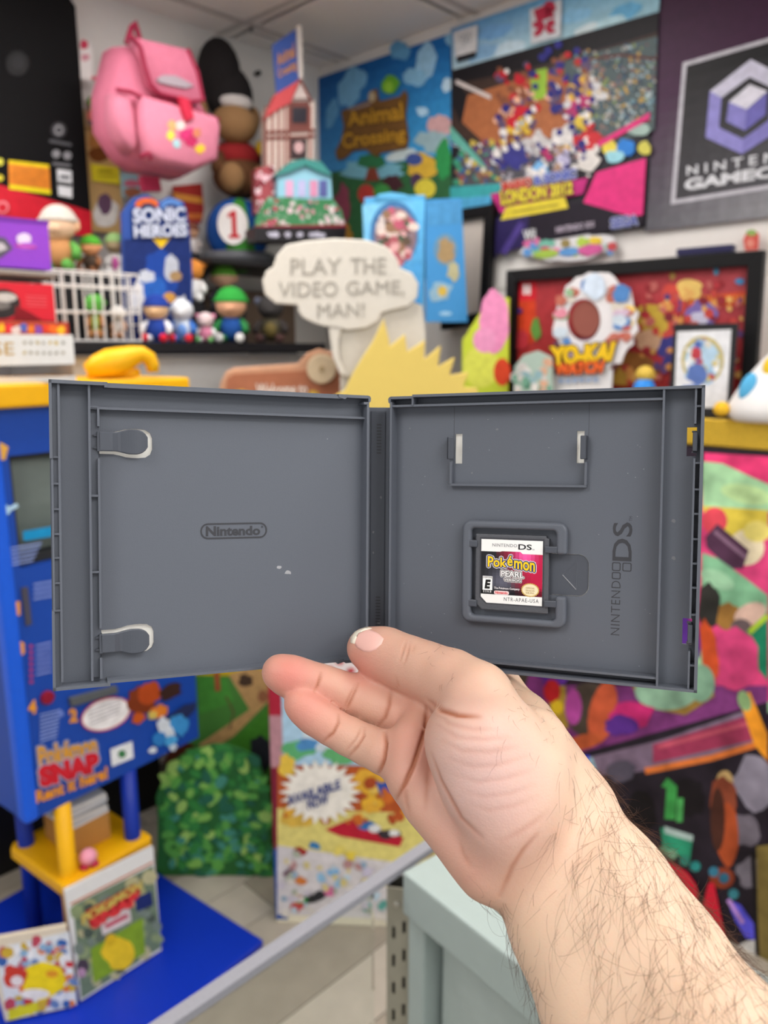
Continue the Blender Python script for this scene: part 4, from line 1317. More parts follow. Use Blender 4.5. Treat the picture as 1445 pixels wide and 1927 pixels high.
Print(f, w=0.0092).blob(738, 160, 16, 20, '#5c9a2c', rot=15, wob=.15, seed=4).blob(734, 165, 9, 12, '#86b83a').blob(703, 183, 7, 10, '#b3a184').line([(660, 208), (700, 196)], 5, '#8c7a76').build(rt, 'printed_leaf')
AC = mat('#b58428', 0.5, name='ochre_ink')
outline_text(f, 'Animal', [(655, 212), (760, 192), (764, 226), (658, 240)], 0.0096, '#b58428', '#3d2712', rt, d=2, bold=0.03)
outline_text(f, 'Crossing', [(646, 252), (766, 238), (768, 272), (648, 290)], 0.0096, '#b58428', '#3d2712', rt, d=2, bold=0.03)

rt, f = card('wall_poster', 'large sports game poster with a pink wedge and yellow title', 'poster', FB(0.022), [(848, 55), (1247, -82), (1213, 428), (850, 486)], 0.005, mat('#1a1620', 0.5))
p = Print(f, step=0.0001)
p.grad([(848, 55), (1247, -82), (1240, 22), (852, 132)], '#4f86b8', '#6aa5c4', '#8fb5c2', '#a9c2cc', 10)
for x, y, c in ((930, 60, '#6d9cc8'), (960, 90, '#b5c9d4'), (1080, 30, '#7fb0cf'), (1110, 60, '#c2d0d4'), (1180, 20, '#5f9fc4'), (905, 100, '#7da3c4'), (1150, 45, '#a9c9d2')):
    p.blob(x, y, 32, 14, c, rot=-18, wob=.2, seed=int(x))
p.poly([(852, 132), (1240, 22), (1238, 60), (852, 165)], '#191519')
p.poly([(852, 160), (1060, 115), (1238, 60), (1228, 240), (940, 320), (852, 240)], '#3c2c26')
p.poly([(880, 180), (1070, 120), (1100, 240), (945, 300), (870, 230)], '#a0603c').poly([(852, 145), (880, 178), (868, 235), (852, 200)], '#1c191d')
p.poly([(1000, 135), (1030, 128), (1028, 185), (998, 190)], '#8ab03a')
p.poly([(1060, 115), (1238, 68), (1232, 245), (1100, 290), (1075, 240)], '#4d5a5c')
p.speckle([(1080, 100), (1237, 75), (1230, 225), (1120, 275), (1085, 240)], 420, 3.6, ['#6f8f9a', '#8a6a62', '#4a5f70', '#a9a39a', '#37536e', '#7d8a52', '#6a4a4c', '#9db0b5', '#2f3c48', '#b5924a'], 2)
p.line([(1110, 112), (1170, 104), (1236, 112)], 5, '#5a2a24')
p.poly([(862, 290), (945, 270), (1090, 255), (1090, 330), (930, 350), (862, 350)], '#4c4a50')
p.speckle([(855, 260), (950, 270), (945, 340), (860, 350)], 90, 6, ['#3a5a8a', '#8a4a44', '#b8a24a', '#d0cfd2', '#5a3f6a', '#3a8a6a', '#7d5a4a'], 6)
p.speckle([(940, 270), (1100, 255), (1100, 320), (940, 345)], 120, 5, ['#5d5a66', '#8c8790', '#b9b6bd', '#4a4a5c', '#3f3a44', '#8a6a6a'], 7)
p.poly([(848, 235), (905, 300), (918, 318), (905, 312), (848, 262)], '#5fa596').poly([(848, 352), (945, 345), (960, 352), (935, 372), (848, 400)], '#3a9a9c').poly([(848, 375), (925, 368), (925, 400), (848, 420)], '#4f9fc8').poly([(850, 420), (925, 385), (945, 420), (935, 486), (850, 486)], '#2a2150')
p.poly([(860, 150), (925, 180), (925, 188), (858, 158)], '#c9bdb9')
# bright slanting colour bands in the middle of the poster (no figures)
BANDS = [(935, 120, 1005, 190, 34, '#b51f2c'), (930, 175, 1010, 222, 20, '#d9a58a'), (935, 205, 1012, 245, 16, '#b8202c'), (945, 225, 1010, 262, 14, '#c9a63a'), (938, 250, 1000, 335, 40, '#36367a'), (1000, 240, 1040, 300, 30, '#b9b4b4'), (1030, 90, 1105, 160, 46, '#2c2a78'), (1040, 150, 1080, 230, 40, '#2a2870'), (1075, 150, 1120, 185, 20, '#d3a53a'), (1060, 185, 1125, 210, 16, '#a82f62'), (1105, 140, 1135, 200, 30, '#9d7d66'), (1115, 160, 1140, 195, 18, '#c4c2c4'), (1040, 225, 1090, 290, 26, '#c9c4c2'), (1075, 215, 1115, 240, 16, '#cdb040'), (1080, 255, 1140, 280, 26, '#b92a30'), (1085, 290, 1135, 315, 30, '#cfc9c4'), (1045, 285, 1075, 320, 22, '#a9a3c0'), (1000, 300, 1035, 335, 18, '#6fa3d0')]
for i, (x0_, y0_, x1_, y1_, w_, c) in enumerate(BANDS):
    mx_, my_ = (x0_ + x1_) / 2, (y0_ + y1_) / 2
    if i not in (0, 1, 2, 3, 6, 7, 8):
        p.blob(mx_, my_, (x1_ - x0_) * 0.42, w_ * 0.75, c, rot=-35, wob=.3, seed=i + 3, n=13)
    else:
        p.speckle(blob(mx_, my_, (x1_ - x0_) * 0.6, w_ * 1.0, 14, -35), 16, 8, [c, c, '#7d4a34', '#5a4a66'], i + 40)
    p.speckle(blob(mx_, my_, (x1_ - x0_) * 0.62, w_ * 1.1, 14, -35), 12, 6.5, [c, c, '#d8d2cf', '#2c2a70', BANDS[(i * 5 + 2) % len(BANDS)][5]], i)
for x, y, rx, ry, c in ((1150, 280, 14, 16, '#d9c64a'), (1180, 278, 18, 16, '#2b78c8'), (1160, 296, 18, 12, '#8fc3cf'), (1205, 245, 22, 12, '#9ab0a8'), (1215, 280, 12, 14, '#c9c055')):
    p.blob(x, y, rx, ry, c, wob=.14, seed=int(x + y))
p.poly([(1226, 212), (1224, 226), (1130, 278), (1128, 268)], '#d02f74')
p.poly([(1218, 298), (1212, 405), (1190, 408), (1100, 382), (1125, 325)], '#d22f76')
p.poly([(1100, 382), (1190, 408), (1212, 405), (1212, 424), (935, 470), (940, 400)], '#1d1622')
p.poly([(935, 412), (1000, 400), (990, 465), (935, 480)], '#2a2150').line([(950, 478), (985, 420)], 12, '#4a3a80').poly([(925, 366), (1110, 335), (1100, 365), (945, 402)], '#b52a74').poly([(945, 415), (955, 390), (1065, 370), (1072, 392)], '#d6c23a')
p.line([(968, 400), (1055, 386)], 4, '#8c7d2a')
# white emblem plate with five rings
p.poly([(856, 62), (902, 48), (900, 100), (860, 112)], '#c9c7c8').poly([(862, 108), (898, 98), (898, 108), (863, 119)], '#1d1c20')
p.poly([(1000, 20), (1060, 0), (1058, 70), (1002, 85)], '#c2c4c8')
p.build(rt)
RING = mat('#9a9a9e', 0.5)
for i, (x, y) in enumerate(((872, 72), (881, 69), (890, 66), (877, 79), (886, 76))):
    MB().tube([(*f.px(x + 4 * math.cos(2 * math.pi * k / 16), y + 4.5 * math.sin(2 * math.pi * k / 16)), 0.013) for k in range(16)], 0.0012, 5, closed=True).build('emblem_ring', RING, rt)
CR = mat('#a81f3c', 0.5, name='crimson_ink')
for pts in ([(1008, 22), (1026, 14), (1034, 4), (1046, 6), (1050, 20), (1036, 30), (1038, 36), (1026, 40), (1014, 42)], [(1030, 14), (1044, 18), (1046, 36), (1030, 34)], [(1008, 44), (1024, 40), (1030, 52), (1022, 66), (1012, 72), (1008, 66), (1016, 56), (1006, 52)], [(1034, 42), (1046, 38), (1048, 50), (1040, 52), (1050, 62), (1036, 66), (1030, 58)]):
    MB().prism(pxs(f, pts), 0.012, 0.0135).build('emblem_piece', CR, rt)
outline_text(f, 'MARIO', [(948, 344), (1004, 334), (1004, 352), (950, 364)], 0.0135, '#c0392c', '#e0d2c8', rt, d=1.6, bold=0.05)
outline_text(f, '& SONIC', [(1008, 332), (1088, 318), (1088, 336), (1010, 350)], 0.0135, '#5a66b0', '#cfcfe0', rt, d=1.6, bold=0.05)
outline_text(f, 'LONDON 2012', [(945, 360), (1082, 342), (1082, 366), (948, 388)], 0.0145, '#d6c23a', '#5a2236', rt, d=1.6, bold=0.05)
text_px(f, 'Wii', [(988, 434), (1012, 430), (1012, 450), (990, 454)], 0.014, mat('#d9d9dc', 0.5), rt, bold=0.02)
text_px(f, 'NINTENDO 3DS', [(1050, 428), (1122, 417), (1122, 428), (1050, 440)], 0.014, mat('#b5a9b8', 0.5), rt, bold=0.02)
outline_text(f, 'SEGA', [(1153, 412), (1204, 404), (1204, 424), (1154, 432)], 0.014, '#4f58a0', '#c9cbe0', rt, d=1.6, bold=0.03)

# console poster
rt, f = card('wall_poster', 'dark purple to grey console poster with a silver bordered cube emblem', 'poster', FB(0.016), [(1243, -90), (1640, -250), (1600, 390), (1211, 436)], 0.004, mat('#3a2438', 0.5))
p = Print(f, step=0.00015)
p.grad([(1243, -90), (1640, -250), (1620, 120), (1228, 190)], '#2f1028', '#2f1028', '#3b1a38', '#3f1c3c', 8)
p.grad([(1228, 190), (1620, 120), (1600, 390), (1211, 436)], '#3f1c3c', '#3b2a38', '#9c9ca0', '#55545a', 10)
p.poly([(1262, 385), (1285, 118), (1625, 20), (1605, 330)], '#b9b6be')
p.grad([(1292, 124), (1616, 31), (1597, 323), (1271, 376)], '#141114', '#141114', '#5c5b60', '#3c3a3e', 10)
hexo = [(1413, 112), (1336, 172), (1328, 259), (1396, 290), (1478, 238), (1484, 148)]
p.poly([(1336, 172), (1413, 112), (1484, 148), (1462, 170), (1411, 145), (1358, 184)], '#c2bfd2')
p.poly([(1336, 172), (1358, 184), (1353, 240), (1398, 262), (1396, 290), (1328, 259)], '#8a84c4')
p.poly([(1398, 262), (1448, 226), (1450, 196), (1482, 180), (1478, 238), (1396, 290)], '#7d77b8')
p.poly([(1411, 159), (1372, 192), (1405, 206), (1444, 172)], '#d5d2de')
p.poly([(1372, 192), (1405, 206), (1402, 246), (1367, 229)], '#837dc0').poly([(1405, 206), (1444, 174), (1441, 216), (1402, 246)], '#6a64ac')
p.build(rt)
SIL = mat('#cfcfd4', 0.4, name='silver_ink')
text_px(f, 'N I N T E N D O', [(1293, 313), (1545, 272), (1544, 292), (1293, 331)], 0.004, SIL, rt, bold=0.02)
text_px(f, 'GAMECUBE', [(1290, 337), (1560, 296), (1558, 318), (1288, 360)], 0.004, SIL, rt, bold=0.05)

# picture frames
rt, f = boxthing('display_board', 'folding light blue display board with oval pictures', 'display board', Fr((0.1, 2.62, 0), az(104)), [(682, 372), (806, 366), (790, 606), (690, 606)], 0.02, mat('#4f9fd0', 0.45, name='sky_blue_board'))
p = Print(f)
p.grad([(682, 385), (800, 375), (790, 606), (690, 606)], '#7fc0e2', '#5fb0de', '#2f7fc0', '#3f8fcc', 6)
p.blob(742, 440, 46, 62, '#3c6fa0', n=24).blob(744, 444, 40, 54, '#7f6a72', n=24)
p.speckle(blob(744, 446, 38, 50, 20), 60, 9, ['#a85a62', '#d3a0a0', '#5a4a3e', '#c9bdb9', '#3f5a44', '#b0566a', '#8a6a52', '#d9c6bc'], 5)
p.build(rt)
MB().prism(pxs(f, [(700, 384), (712, 366), (735, 362), (764, 366), (782, 384)]), -0.02, 0.0).build('arched_top', mat('#5fb0de', 0.45), rt)
f3 = Fr(f.o + f.r * (f.px(806, 600)[0]) + f.n * 0.004, az(80))
f3.o = f3.o + f3.r * 0.006
q = pxs(f3, [(802, 376), (868, 372), (880, 606), (802, 606)])
wing = thing('display_board', 'narrow blue display board with small oval pictures', 'display board', f3)
MB().prism(q, -0.012, 0.0).build('board', mat('#3f8fcc', 0.45, name='mid_blue_board'), wing)
p = Print(f3)
p.poly([(803, 380), (866, 376), (870, 420), (805, 425)], '#4a90c4').blob(838, 470, 22, 30, '#6a8fa8', n=20).blob(839, 472, 16, 24, '#a58a62', wob=.2).blob(853, 512, 12, 18, '#b5b08a', wob=.25, seed=3).blob(830, 548, 20, 22, '#8fb3c8', wob=.3, seed=4).blob(832, 548, 9, 10, '#d0b04a').blob(838, 590, 12, 4, '#9cc8e6')
p.build(wing)
rt = None


def frame(name, label, fr, pts, bw, t, m, inner, group=None, rest=None):
    """picture frame: four bars and a picture; pts TL TR BR BL pixels"""
    f = fr.at((pts[2][0] + pts[3][0]) / 2, max(pts[2][1], pts[3][1]))
    root = thing(name, label, 'picture frame', f, group)
    q = [Vector(v) for v in pxs(f, pts)]
    if rest is not None:
        root.location.z = rest
        for v in q:
            v.y += f.o.z - rest
        q[2].y = q[3].y = 0.001
    i_ = []
    for v, (sx, sy) in zip(q, ((1, -1), (-1, -1), (-1, 1), (1, 1))):
        i_.append(Vector((v.x + sx * bw, v.y + sy * bw)))
    for k in range(4):
        j = (k + 1) % 4
        MB().prism([tuple(q[k]), tuple(q[j]), tuple(i_[j]), tuple(i_[k])], 0.0, t).build('frame_bar', m, root, bevel=0.002)
    MB().prism([tuple(v) for v in i_], 0.0, 0.006).build('picture', inner, root)
    return root, f


# shelf with glitter gold front, along the right wall
f = Fr(FB(0.30).world(1390, 792), RB)
gs = thing('gold_shelf', 'shelf with a glittering gold front edge', 'shelf', f)
u0, u1 = f.px(964, 792)[0], f.px(1700, 792)[0]
yy = f.px(1390, 838)[1]
MB().box(u0, u1, yy, 0.0, -0.298, 0.02).build('plank', mat('#b9994a', 0.5, name='dull_gold'), gs)
gm = mat('#d8b13c', 0.35, 0.9, 260, 0.45, metal=0.6, name='gold_glitter')
MB().box(u0, u1, yy - 0.004, 0.004, 0.02, 0.032).build('glitter_edge', gm, gs, bevel=0.004)
zg = gs.matrix_world.translation.z

BLK = mat('#0f0e10', 0.45, name='black_frame', spec=0.2)
rt, f = frame('framed_sheet', 'black frame with a pale sheet hanging behind the blue display boards', FB(0.03), [(838, 402), (936, 385), (925, 606), (838, 622)], 0.035, 0.03, BLK, mat('#c4b9b0', 0.5))
rt, f = frame('framed_poster', 'wide black frame around a red poster standing on the gold shelf', FB(0.17), [(962, 510), (1444, 472), (1424, 770), (955, 785)], 0.036, 0.03, BLK, mat('#a3272e', 0.35, name='red_picture'), rest=zg)
f = Fr((f.o.x, f.o.y, zg), f.r)
p = Print(f, w=0.007)
p.grad([(975, 524), (1415, 497), (1407, 735), (968, 740)], '#a33138', '#a8434a', '#8c2024', '#a02a22', 10)
p.poly([(975, 566), (1010, 562), (1012, 640), (972, 660)], '#c23c1f').poly([(976, 526), (1012, 524), (1011, 564), (975, 567)], '#c91f2e')
p.poly([(1300, 560), (1405, 548), (1400, 575), (1300, 580)], '#c4462a')
for i in range(16):
    p.line([(1290 + i * 8, 556), (1290 + i * 8, 572)], 3, '#d98a3a')
for x, y, rx, ry, c in ((1240, 600, 40, 30, '#b89a3a'), (1270, 570, 20, 40, '#c7473c'), (1225, 640, 40, 18, '#c8a082'), (1262, 660, 20, 40, '#3a3a80'), (1225, 680, 26, 14, '#a83036'), (1290, 640, 12, 14, '#d6a83a'), (1300, 545, 24, 18, '#d9b566'), (1325, 590, 30, 26, '#6f5f9c'), (1318, 600, 20, 14, '#b9b6cc'), (1350, 510, 5, 9, '#4a8fb0'), (1395, 530, 9, 6, '#3f7fb0'), (1268, 520, 6, 7, '#b08a4a'), (1200, 690, 40, 26, '#8a5a2c'), (1180, 710, 30, 16, '#b08a3a'), (985, 640, 12, 20, '#b8323c'), (1012, 620, 10, 20, '#5c8a3c'), (978, 585, 8, 6, '#4a2a6a')):
    p.blob(x, y, rx, ry, c, wob=.18, seed=int(x + y))
p.speckle([(1180, 540), (1400, 520), (1395, 725), (1170, 730)], 120, 7, ['#b8433c', '#8f2a30', '#c98a4a', '#a8323a', '#d2a05a', '#7a2430', '#b5605a', '#5a3f70'], 41)
p.build(rt)
# white console mark in the red corner
MB().prism(pxs(f, rrect(987, 993, 535, 555, 2.8)), 0.008, 0.0085).build('console_mark', mat('#e6d9da', 0.4), rt)
MB().prism(pxs(f, rrect(995, 1001, 535, 555, 2.8)), 0.008, 0.0085).build('console_mark', mat('#e6d9da', 0.4), rt)

# cut-out wreath display in front of the red picture
f0 = FB(0.25)
f = f0.at(1090, 776)
f = Fr((f.o.x, f.o.y, zg), RB)
wr = thing('wreath_standee', 'white-edged ring cut-out display with yellow lettering in front of the red picture', 'cut-out', f)
ring = blob(1120, 605, 78, 92, 40, wob=.06, seed=8)
hol = blob(1098, 602, 32, 40, 24)
me = plate_mesh(pxs(f, ring), [pxs(f, hol)], -0.006, 0.0)
mesh_obj('ring', me, mat('#dcd8da', 0.5), wr)
p = Print(f)
rn = random.Random(17)
cols = ['#c7d3de', '#d98a9c', '#8fb08a', '#5a86c0', '#e0c06a', '#c9b0c4', '#7a5a8c', '#e2e0e2', '#b96a5a', '#9fb6c9', '#d2c9bd', '#c45a4a', '#6d9a70']
for i in range(46):
    a_ = rn.uniform(0, 2 * math.pi)
    k = rn.uniform(0.62, 0.9)
    x, y = 1118 + 76 * k * math.cos(a_), 605 + 90 * k * math.sin(a_)
    if ((x - 1098) / 42) ** 2 + ((y - 602) / 50) ** 2 < 1:
        continue
    p.blob(x, y, rn.uniform(7, 15), rn.uniform(7, 13), rn.choice(cols), wob=.25, seed=i, n=10)
p.blob(1120, 540, 22, 24, '#c9d6e6', wob=.15, seed=3).blob(1172, 552, 16, 20, '#4f7fb8', wob=.2, seed=4)
p.build(wr)
MB().prism(pxs(f, blob(1100, 600, 26, 34, 20)), -0.012, -0.008).build('round_panel', mat('#8c4f44', 0.5), wr)
MB().prism(pxs(f, [(1040, 640), (1150, 635), (1160, 690), (1040, 705)]), -0.01, -0.006).build('lower_panel', mat('#6a3f52', 0.5), wr)
lp = pxs(f, [(1030, 705), (1150, 700)])
MB().box(lp[0][0], lp[1][0], 0.002, lp[0][1] + 0.02, -0.012, -0.006).build('stand', mat('#d9d9de', 0.5), wr)
outline_text(f, 'YO-KAI', [(1036, 652), (1162, 642), (1152, 680), (1040, 690)], 0.007, '#e6bc1e', '#4a2a1c', wr, d=2.2, bold=0.07)
outline_text(f, 'WATCH', [(1046, 684), (1142, 676), (1134, 702), (1046, 706)], 0.007, '#e2622a', '#5a2418', wr, d=2.0, bold=0.07)
_p = Print(f, w=0.001)
for _i in range(6):
    _p.blob(1056 + _i * 13, 717 - _i * 0.6, 5, 5, '#8fa3c4', wob=.3, seed=_i)
_p.build_split(wr)
# small items on the gold shelf
f0 = FB(0.275)
g_ = Fr((f0.world(1325, 760).x, f0.world(1325, 760).y, zg), az(118))
cs = thing('game_box', 'white-fronted game box with a blue and gold ring picture', 'game box', g_)
q = pxs(g_, [(1268, 612), (1384, 608), (1374, 772), (1262, 770)])
MB().box(min(v[0] for v in q), max(v[0] for v in q), 0.0, max(v[1] for v in q), -0.02, 0).build('case', mat('#232225', 0.3), cs, bevel=0.003)
p = Print(g_)
p.poly([(1274, 624), (1376, 620), (1367, 768), (1268, 766)], '#dcdcdf').blob(1322, 678, 40, 46, '#b9a860', n=20).blob(1322, 680, 34, 40, '#a9c4d8', n=20)
p.speckle(blob(1322, 682, 36, 42, 20), 40, 7, ['#c9b86a', '#8fb3d2', '#d8d2c4', '#b04a4c', '#4f66a8', '#e2e2e2', '#9aa9c0'], 8)
p.blob(1310, 665, 10, 12, '#b8404a', wob=.15).blob(1312, 705, 20, 20, '#5a72b0', wob=.15, seed=3).blob(1300, 735, 18, 12, '#4c6ab0', wob=.2, seed=5)
p.build(cs)
g_ = Fr((FB(0.29).world(1210, 760).x, FB(0.29).world(1210, 760).y, zg), az(120))
bt = thing('toy_bottle', 'small bright blue and yellow toy in front of the red picture', 'toy', g_)
k = (g_.o - CAMPOS).dot(FWD) / FPX
MB().ell((0, 46 * k, 0), (21 * k, 24 * k, 18 * k)).build('body', mat('#2b86dc', 0.4), bt, smooth=True)
MB().ell((0, 76 * k, 0), (17 * k, 15 * k, 14 * k)).build('top', mat('#d6b44a', 0.5), bt, smooth=True)
MB().ell((0, 12 * k, 0), (22 * k, 13 * k, 18 * k), lo=-65).build('foot', mat('#c9962a', 0.5), bt, smooth=True)
g_ = Fr((FB(0.29).world(1003, 770).x, FB(0.29).world(1003, 770).y, zg), az(125))
sb2 = thing('small_display', 'small pale green printed card display at the left of the gold shelf', 'card display', g_)
q = pxs(g_, [(968, 690), (985, 668), (1010, 660), (1036, 672), (1040, 775), (966, 775)])
MB().prism([(x, max(y, 0)) for x, y in q], -0.015, 0).build('board', mat('#a9bdb2', 0.5), sb2)
Print(g_).speckle([(970, 692), (1010, 666), (1036, 680), (1036, 760), (968, 760)], 34, 8, ['#c9c4c0', '#6fa08a', '#d2a58a', '#8fb0b8', '#4f7f6a', '#dcd8d4'], 5).build(sb2)
g_ = Fr((FB(0.31).world(1440, 790).x, FB(0.31).world(1440, 790).y, zg + 0.003), az(128))
wp = thing('white_plush', 'white rounded plush with blue and yellow patches at the right edge', 'soft toy', g_)
k = (g_.o - CAMPOS).dot(FWD) / FPX
WP = mat('#ece9e8', 0.85, 0.25, 120, 0.05, name='white_plush_cloth')
rings = []
for (y, r_) in ((0, 52), (10, 66), (30, 70), (60, 58), (90, 42), (115, 26), (132, 12), (138, 2)):
    rings.append([(r_ * k * math.cos(2 * math.pi * i / 20) + (y - 20) * 0.12 * k, y * k, -r_ * 0.8 * k * math.sin(2 * math.pi * i / 20)) for i in range(20)])
MB().rings(rings).build('body', WP, wp, smooth=True)
MB().ell((-28 * k, 66 * k, 38 * k), (13 * k, 26 * k, 9 * k), rot=Matrix.Rotation(R(-18), 3, 'Z')).build('blue_patch', mat('#5ab0de', 0.8), wp, smooth=True)
MB().ell((4 * k, 100 * k, 26 * k), (12 * k, 20 * k, 9 * k)).build('yellow_patch', mat('#ecc22c', 0.8), wp, smooth=True)
MB().ell((-72 * k, 22 * k, 30 * k), (15 * k, 14 * k, 12 * k)).build('yellow_foot', mat('#e8b62c', 0.8), wp, smooth=True)

# wall stickers above the red picture
rt, f = card('wall_sticker', 'cluster sticker of coloured blobs on the white wall below the sports poster', 'sticker', FB(0.03), blob(1075, 466, 90, 24, 30, -6, .12, 4), 0.003, mat('#d2d0d2', 0.5))
p = Print(f)
rn = random.Random(31)
for i in range(26):
    p.blob(990 + rn.random() * 165, 478 - rn.random() * 26 - 0.04 * i, rn.uniform(5, 13), rn.uniform(5, 9), rn.choice(['#6fae9a', '#a8c24a', '#5a8fc8', '#d06a9a', '#c9b04a', '#d9d6d4', '#8a7a4a', '#b8484c', '#e0c23a']), wob=.2, seed=i)
p.blob(1028, 478, 24, 8, '#9ab84a', rot=-6).blob(1072, 474, 20, 8, '#5a90c8', rot=-6).blob(1112, 470, 24, 10, '#c85a94', rot=-6)
p.build(rt)
rt, f = card('wall_sticker', 'small red and green fruit-like sticker at the right edge', 'sticker', FB(0.03), [(1402, 472), (1398, 452), (1405, 436), (1418, 432), (1428, 440), (1426, 470)], 0.003, mat('#c9544a', 0.5))
Print(f).blob(1414, 438, 10, 6, '#8aa85a').blob(1412, 458, 7, 8, '#d98a7a').build(rt)
rt, f = boxthing('flat_case', 'dark navy flat case lying on top of the wide black frame', 'case', FB(0.20), [(1272, 471), (1378, 456), (1378, 473), (1272, 482)], 0.03, mat('#1f1d45', 0.4))

# ================================================================== lime panel with a pink rounded cut-out
rt, f = card('lime_panel', 'lime green panel with a pink rounded shape left of the red picture', 'picture board', Fr((0.35, 2.5, 0), az(118)), [(870, 640), (905, 585), (940, 560), (958, 560), (955, 790), (868, 790)], 0.008, mat('#c3d03c', 0.5))
p = Print(f)
p.blob(905, 690, 34, 40, '#d6d95a').blob(930, 605, 28, 60, '#e38cb6', wob=.05, n=24).blob(912, 640, 22, 24, '#e596bd').blob(945, 700, 16, 26, '#d6482a')
p.build(rt)
MB().box(-0.07, 0.07, -rt.matrix_world.translation.z + 0.0, 0.0, -0.008, 0.0).build('stand', mat('#9aa63a', 0.5), rt)

# ================================================================== large mural board under the gold shelf
f = Fr(FB(0.33).world(1240, 1870), RB)
mu = thing('mural_board', 'big glossy board of swirling pink, green and orange shapes under the gold shelf', 'picture board', Fr((f.o.x, f.o.y, 0), RB))
f = Fr((f.o.x, f.o.y, 0), RB)
ut0, ut1 = f.px(940, 1300)[0], f.px(1720, 1100)[0]
YTOP = zg + yy - 0.01
MB().box(ut0, ut1, 0.0, YTOP, -0.015, 0).build('board', mat('#2a1f2c', 0.3), mu)
p = Print(f, step=0.0001)
P_ = p.poly
p.speckle([(950, 975), (1640, 960), (1640, 1500), (960, 1400)], 90, 40, ['#c9447c', '#7d3a78', '#3f8a6a', '#d9c24a', '#8fb59a', '#c65a3a', '#5a2f8a', '#e0789a', '#a3cfa0', '#4a4038'], 51)
p.speckle([(1440, 1400), (1640, 1400), (1640, 1800), (1440, 1800)], 20, 30, ['#3a3040', '#6a5a70', '#8a4530', '#2f6f8c'], 52)
P_([(1325, 852), (1500, 862), (1500, 1320), (1330, 1320), (1310, 1100)], '#d8467c')
P_([(1000, 1290), (1445, 1290), (1445, 1420), (1150, 1460), (1040, 1440)], '#7d3a78')
P_([(1325, 852), (1500, 862), (1500, 930), (1400, 890), (1325, 868)], '#e83f78')
P_([(1322, 868), (1360, 872), (1420, 900), (1490, 930), (1490, 965), (1400, 962), (1322, 955)], '#a3cfa0').blob(1405, 930, 50, 18, '#b8d89a', rot=12)
P_([(1322, 952), (1445, 960), (1445, 1000), (1380, 1010), (1330, 990)], '#d9c24a').blob(1345, 980, 24, 26, '#d84a58').blob(1405, 1030, 34, 34, '#e6d6b5').blob(1425, 1000, 26, 20, '#e0cf72')
P_([(1328, 1010), (1350, 985), (1410, 1035), (1398, 1070), (1372, 1070), (1330, 1030)], '#51334a').line([(1345, 1000), (1405, 1050)], 7, '#8a6a82')
P_([(1322, 1040), (1350, 1050), (1400, 1085), (1445, 1120), (1445, 1160), (1380, 1150), (1320, 1130)], '#7fb58e').blob(1350, 1090, 34, 16, '#9cc9a4', rot=25).blob(1335, 1140, 22, 44, '#33322f', wob=.12)
p.blob(1372, 1160, 24, 26, '#9c7138', wob=.12).blob(1412, 1155, 32, 20, '#d2b0a0', rot=-25).blob(1395, 1180, 20, 16, '#6a5a5c')
P_([(1405, 1190), (1445, 1150), (1445, 1280), (1420, 1250)], '#1f7a5a').line([(1410, 1190), (1445, 1158)], 10, '#a8c83a')
p.blob(1385, 1240, 44, 60, '#cf4478', wob=.08).blob(1335, 1225, 16, 60, '#d4552c', rot=-8, wob=.1)
P_([(1190, 1290), (1335, 1255), (1345, 1310), (1290, 1345), (1210, 1330)], '#9c7a3a').blob(1255, 1300, 60, 36, '#8fb59a', n=20).blob(1320, 1285, 26, 36, '#85ad92')
P_([(1030, 1290), (1065, 1290), (1070, 1370), (1040, 1375)], '#a8883a').blob(1110, 1335, 46, 52, '#4a4038').blob(1080, 1330, 16, 34, '#b04a9a').blob(1135, 1340, 26, 60, '#c65a3a', rot=12).blob(1100, 1395, 40, 14, '#c9603a', rot=-14)
p.blob(1190, 1345, 40, 30, '#c92f74', wob=.2, seed=4).blob(1170, 1365, 30, 20, '#5a2f8a', wob=.2, seed=6).blob(1040, 1300, 16, 22, '#b8262c').blob(1050, 1330, 12, 14, '#d2b02a')
P_([(1080, 1420), (1445, 1320), (1445, 1900), (1300, 1900), (1080, 1500)], '#26202a')
P_([(1085, 1430), (1250, 1390), (1420, 1330), (1440, 1395), (1330, 1430), (1180, 1455), (1100, 1460)], '#7d6a80').poly([(1230, 1400), (1410, 1345), (1425, 1390), (1230, 1435)], '#a03a5a').line([(1215, 1450), (1340, 1425), (1440, 1395)], 12, '#e07a3a').line([(1240, 1405), (1410, 1360)], 8, '#c2566a')
P_([(1390, 1310), (1412, 1300), (1445, 1380), (1445, 1430), (1420, 1400)], '#ef9a2c').blob(1402, 1318, 12, 20, '#8fb07a', rot=-20)
P_([(1080, 1425), (1110, 1420), (1128, 1470), (1110, 1480)], '#4a4ad8').line([(1112, 1425), (1128, 1470)], 8, '#9ac2d0')
for x, y, rx, ry, c in ((1420, 1470, 40, 50, '#8a8494'), (1400, 1560, 34, 30, '#6f6874'), (1415, 1640, 26, 30, '#7a7480'), (1170, 1450, 30, 20, '#5a5464'), (1300, 1500, 30, 40, '#1b171c'), (1210, 1530, 30, 46, '#171418')):
    p.blob(x, y, rx, ry, c, wob=.2, seed=int(x))
p.blob(1365, 1470, 16, 22, '#c9a870').blob(1362, 1500, 26, 40, '#8a4530', wob=.1).blob(1370, 1570, 22, 60, '#b0502c', wob=.08, seed=3).blob(1360, 1650, 24, 20, '#8c3f28').blob(1352, 1540, 14, 60, '#4a2a22')
p.line([(1262, 1540), (1266, 1480), (1252, 1470)], 20, '#3f9a4c').line([(1280, 1545), (1282, 1500)], 12, '#4fa85a').poly([(1245, 1555), (1305, 1575), (1300, 1615), (1250, 1600)], '#2f9a76').poly([(1252, 1553), (1306, 1570), (1305, 1582), (1252, 1566)], '#b5ccc8')
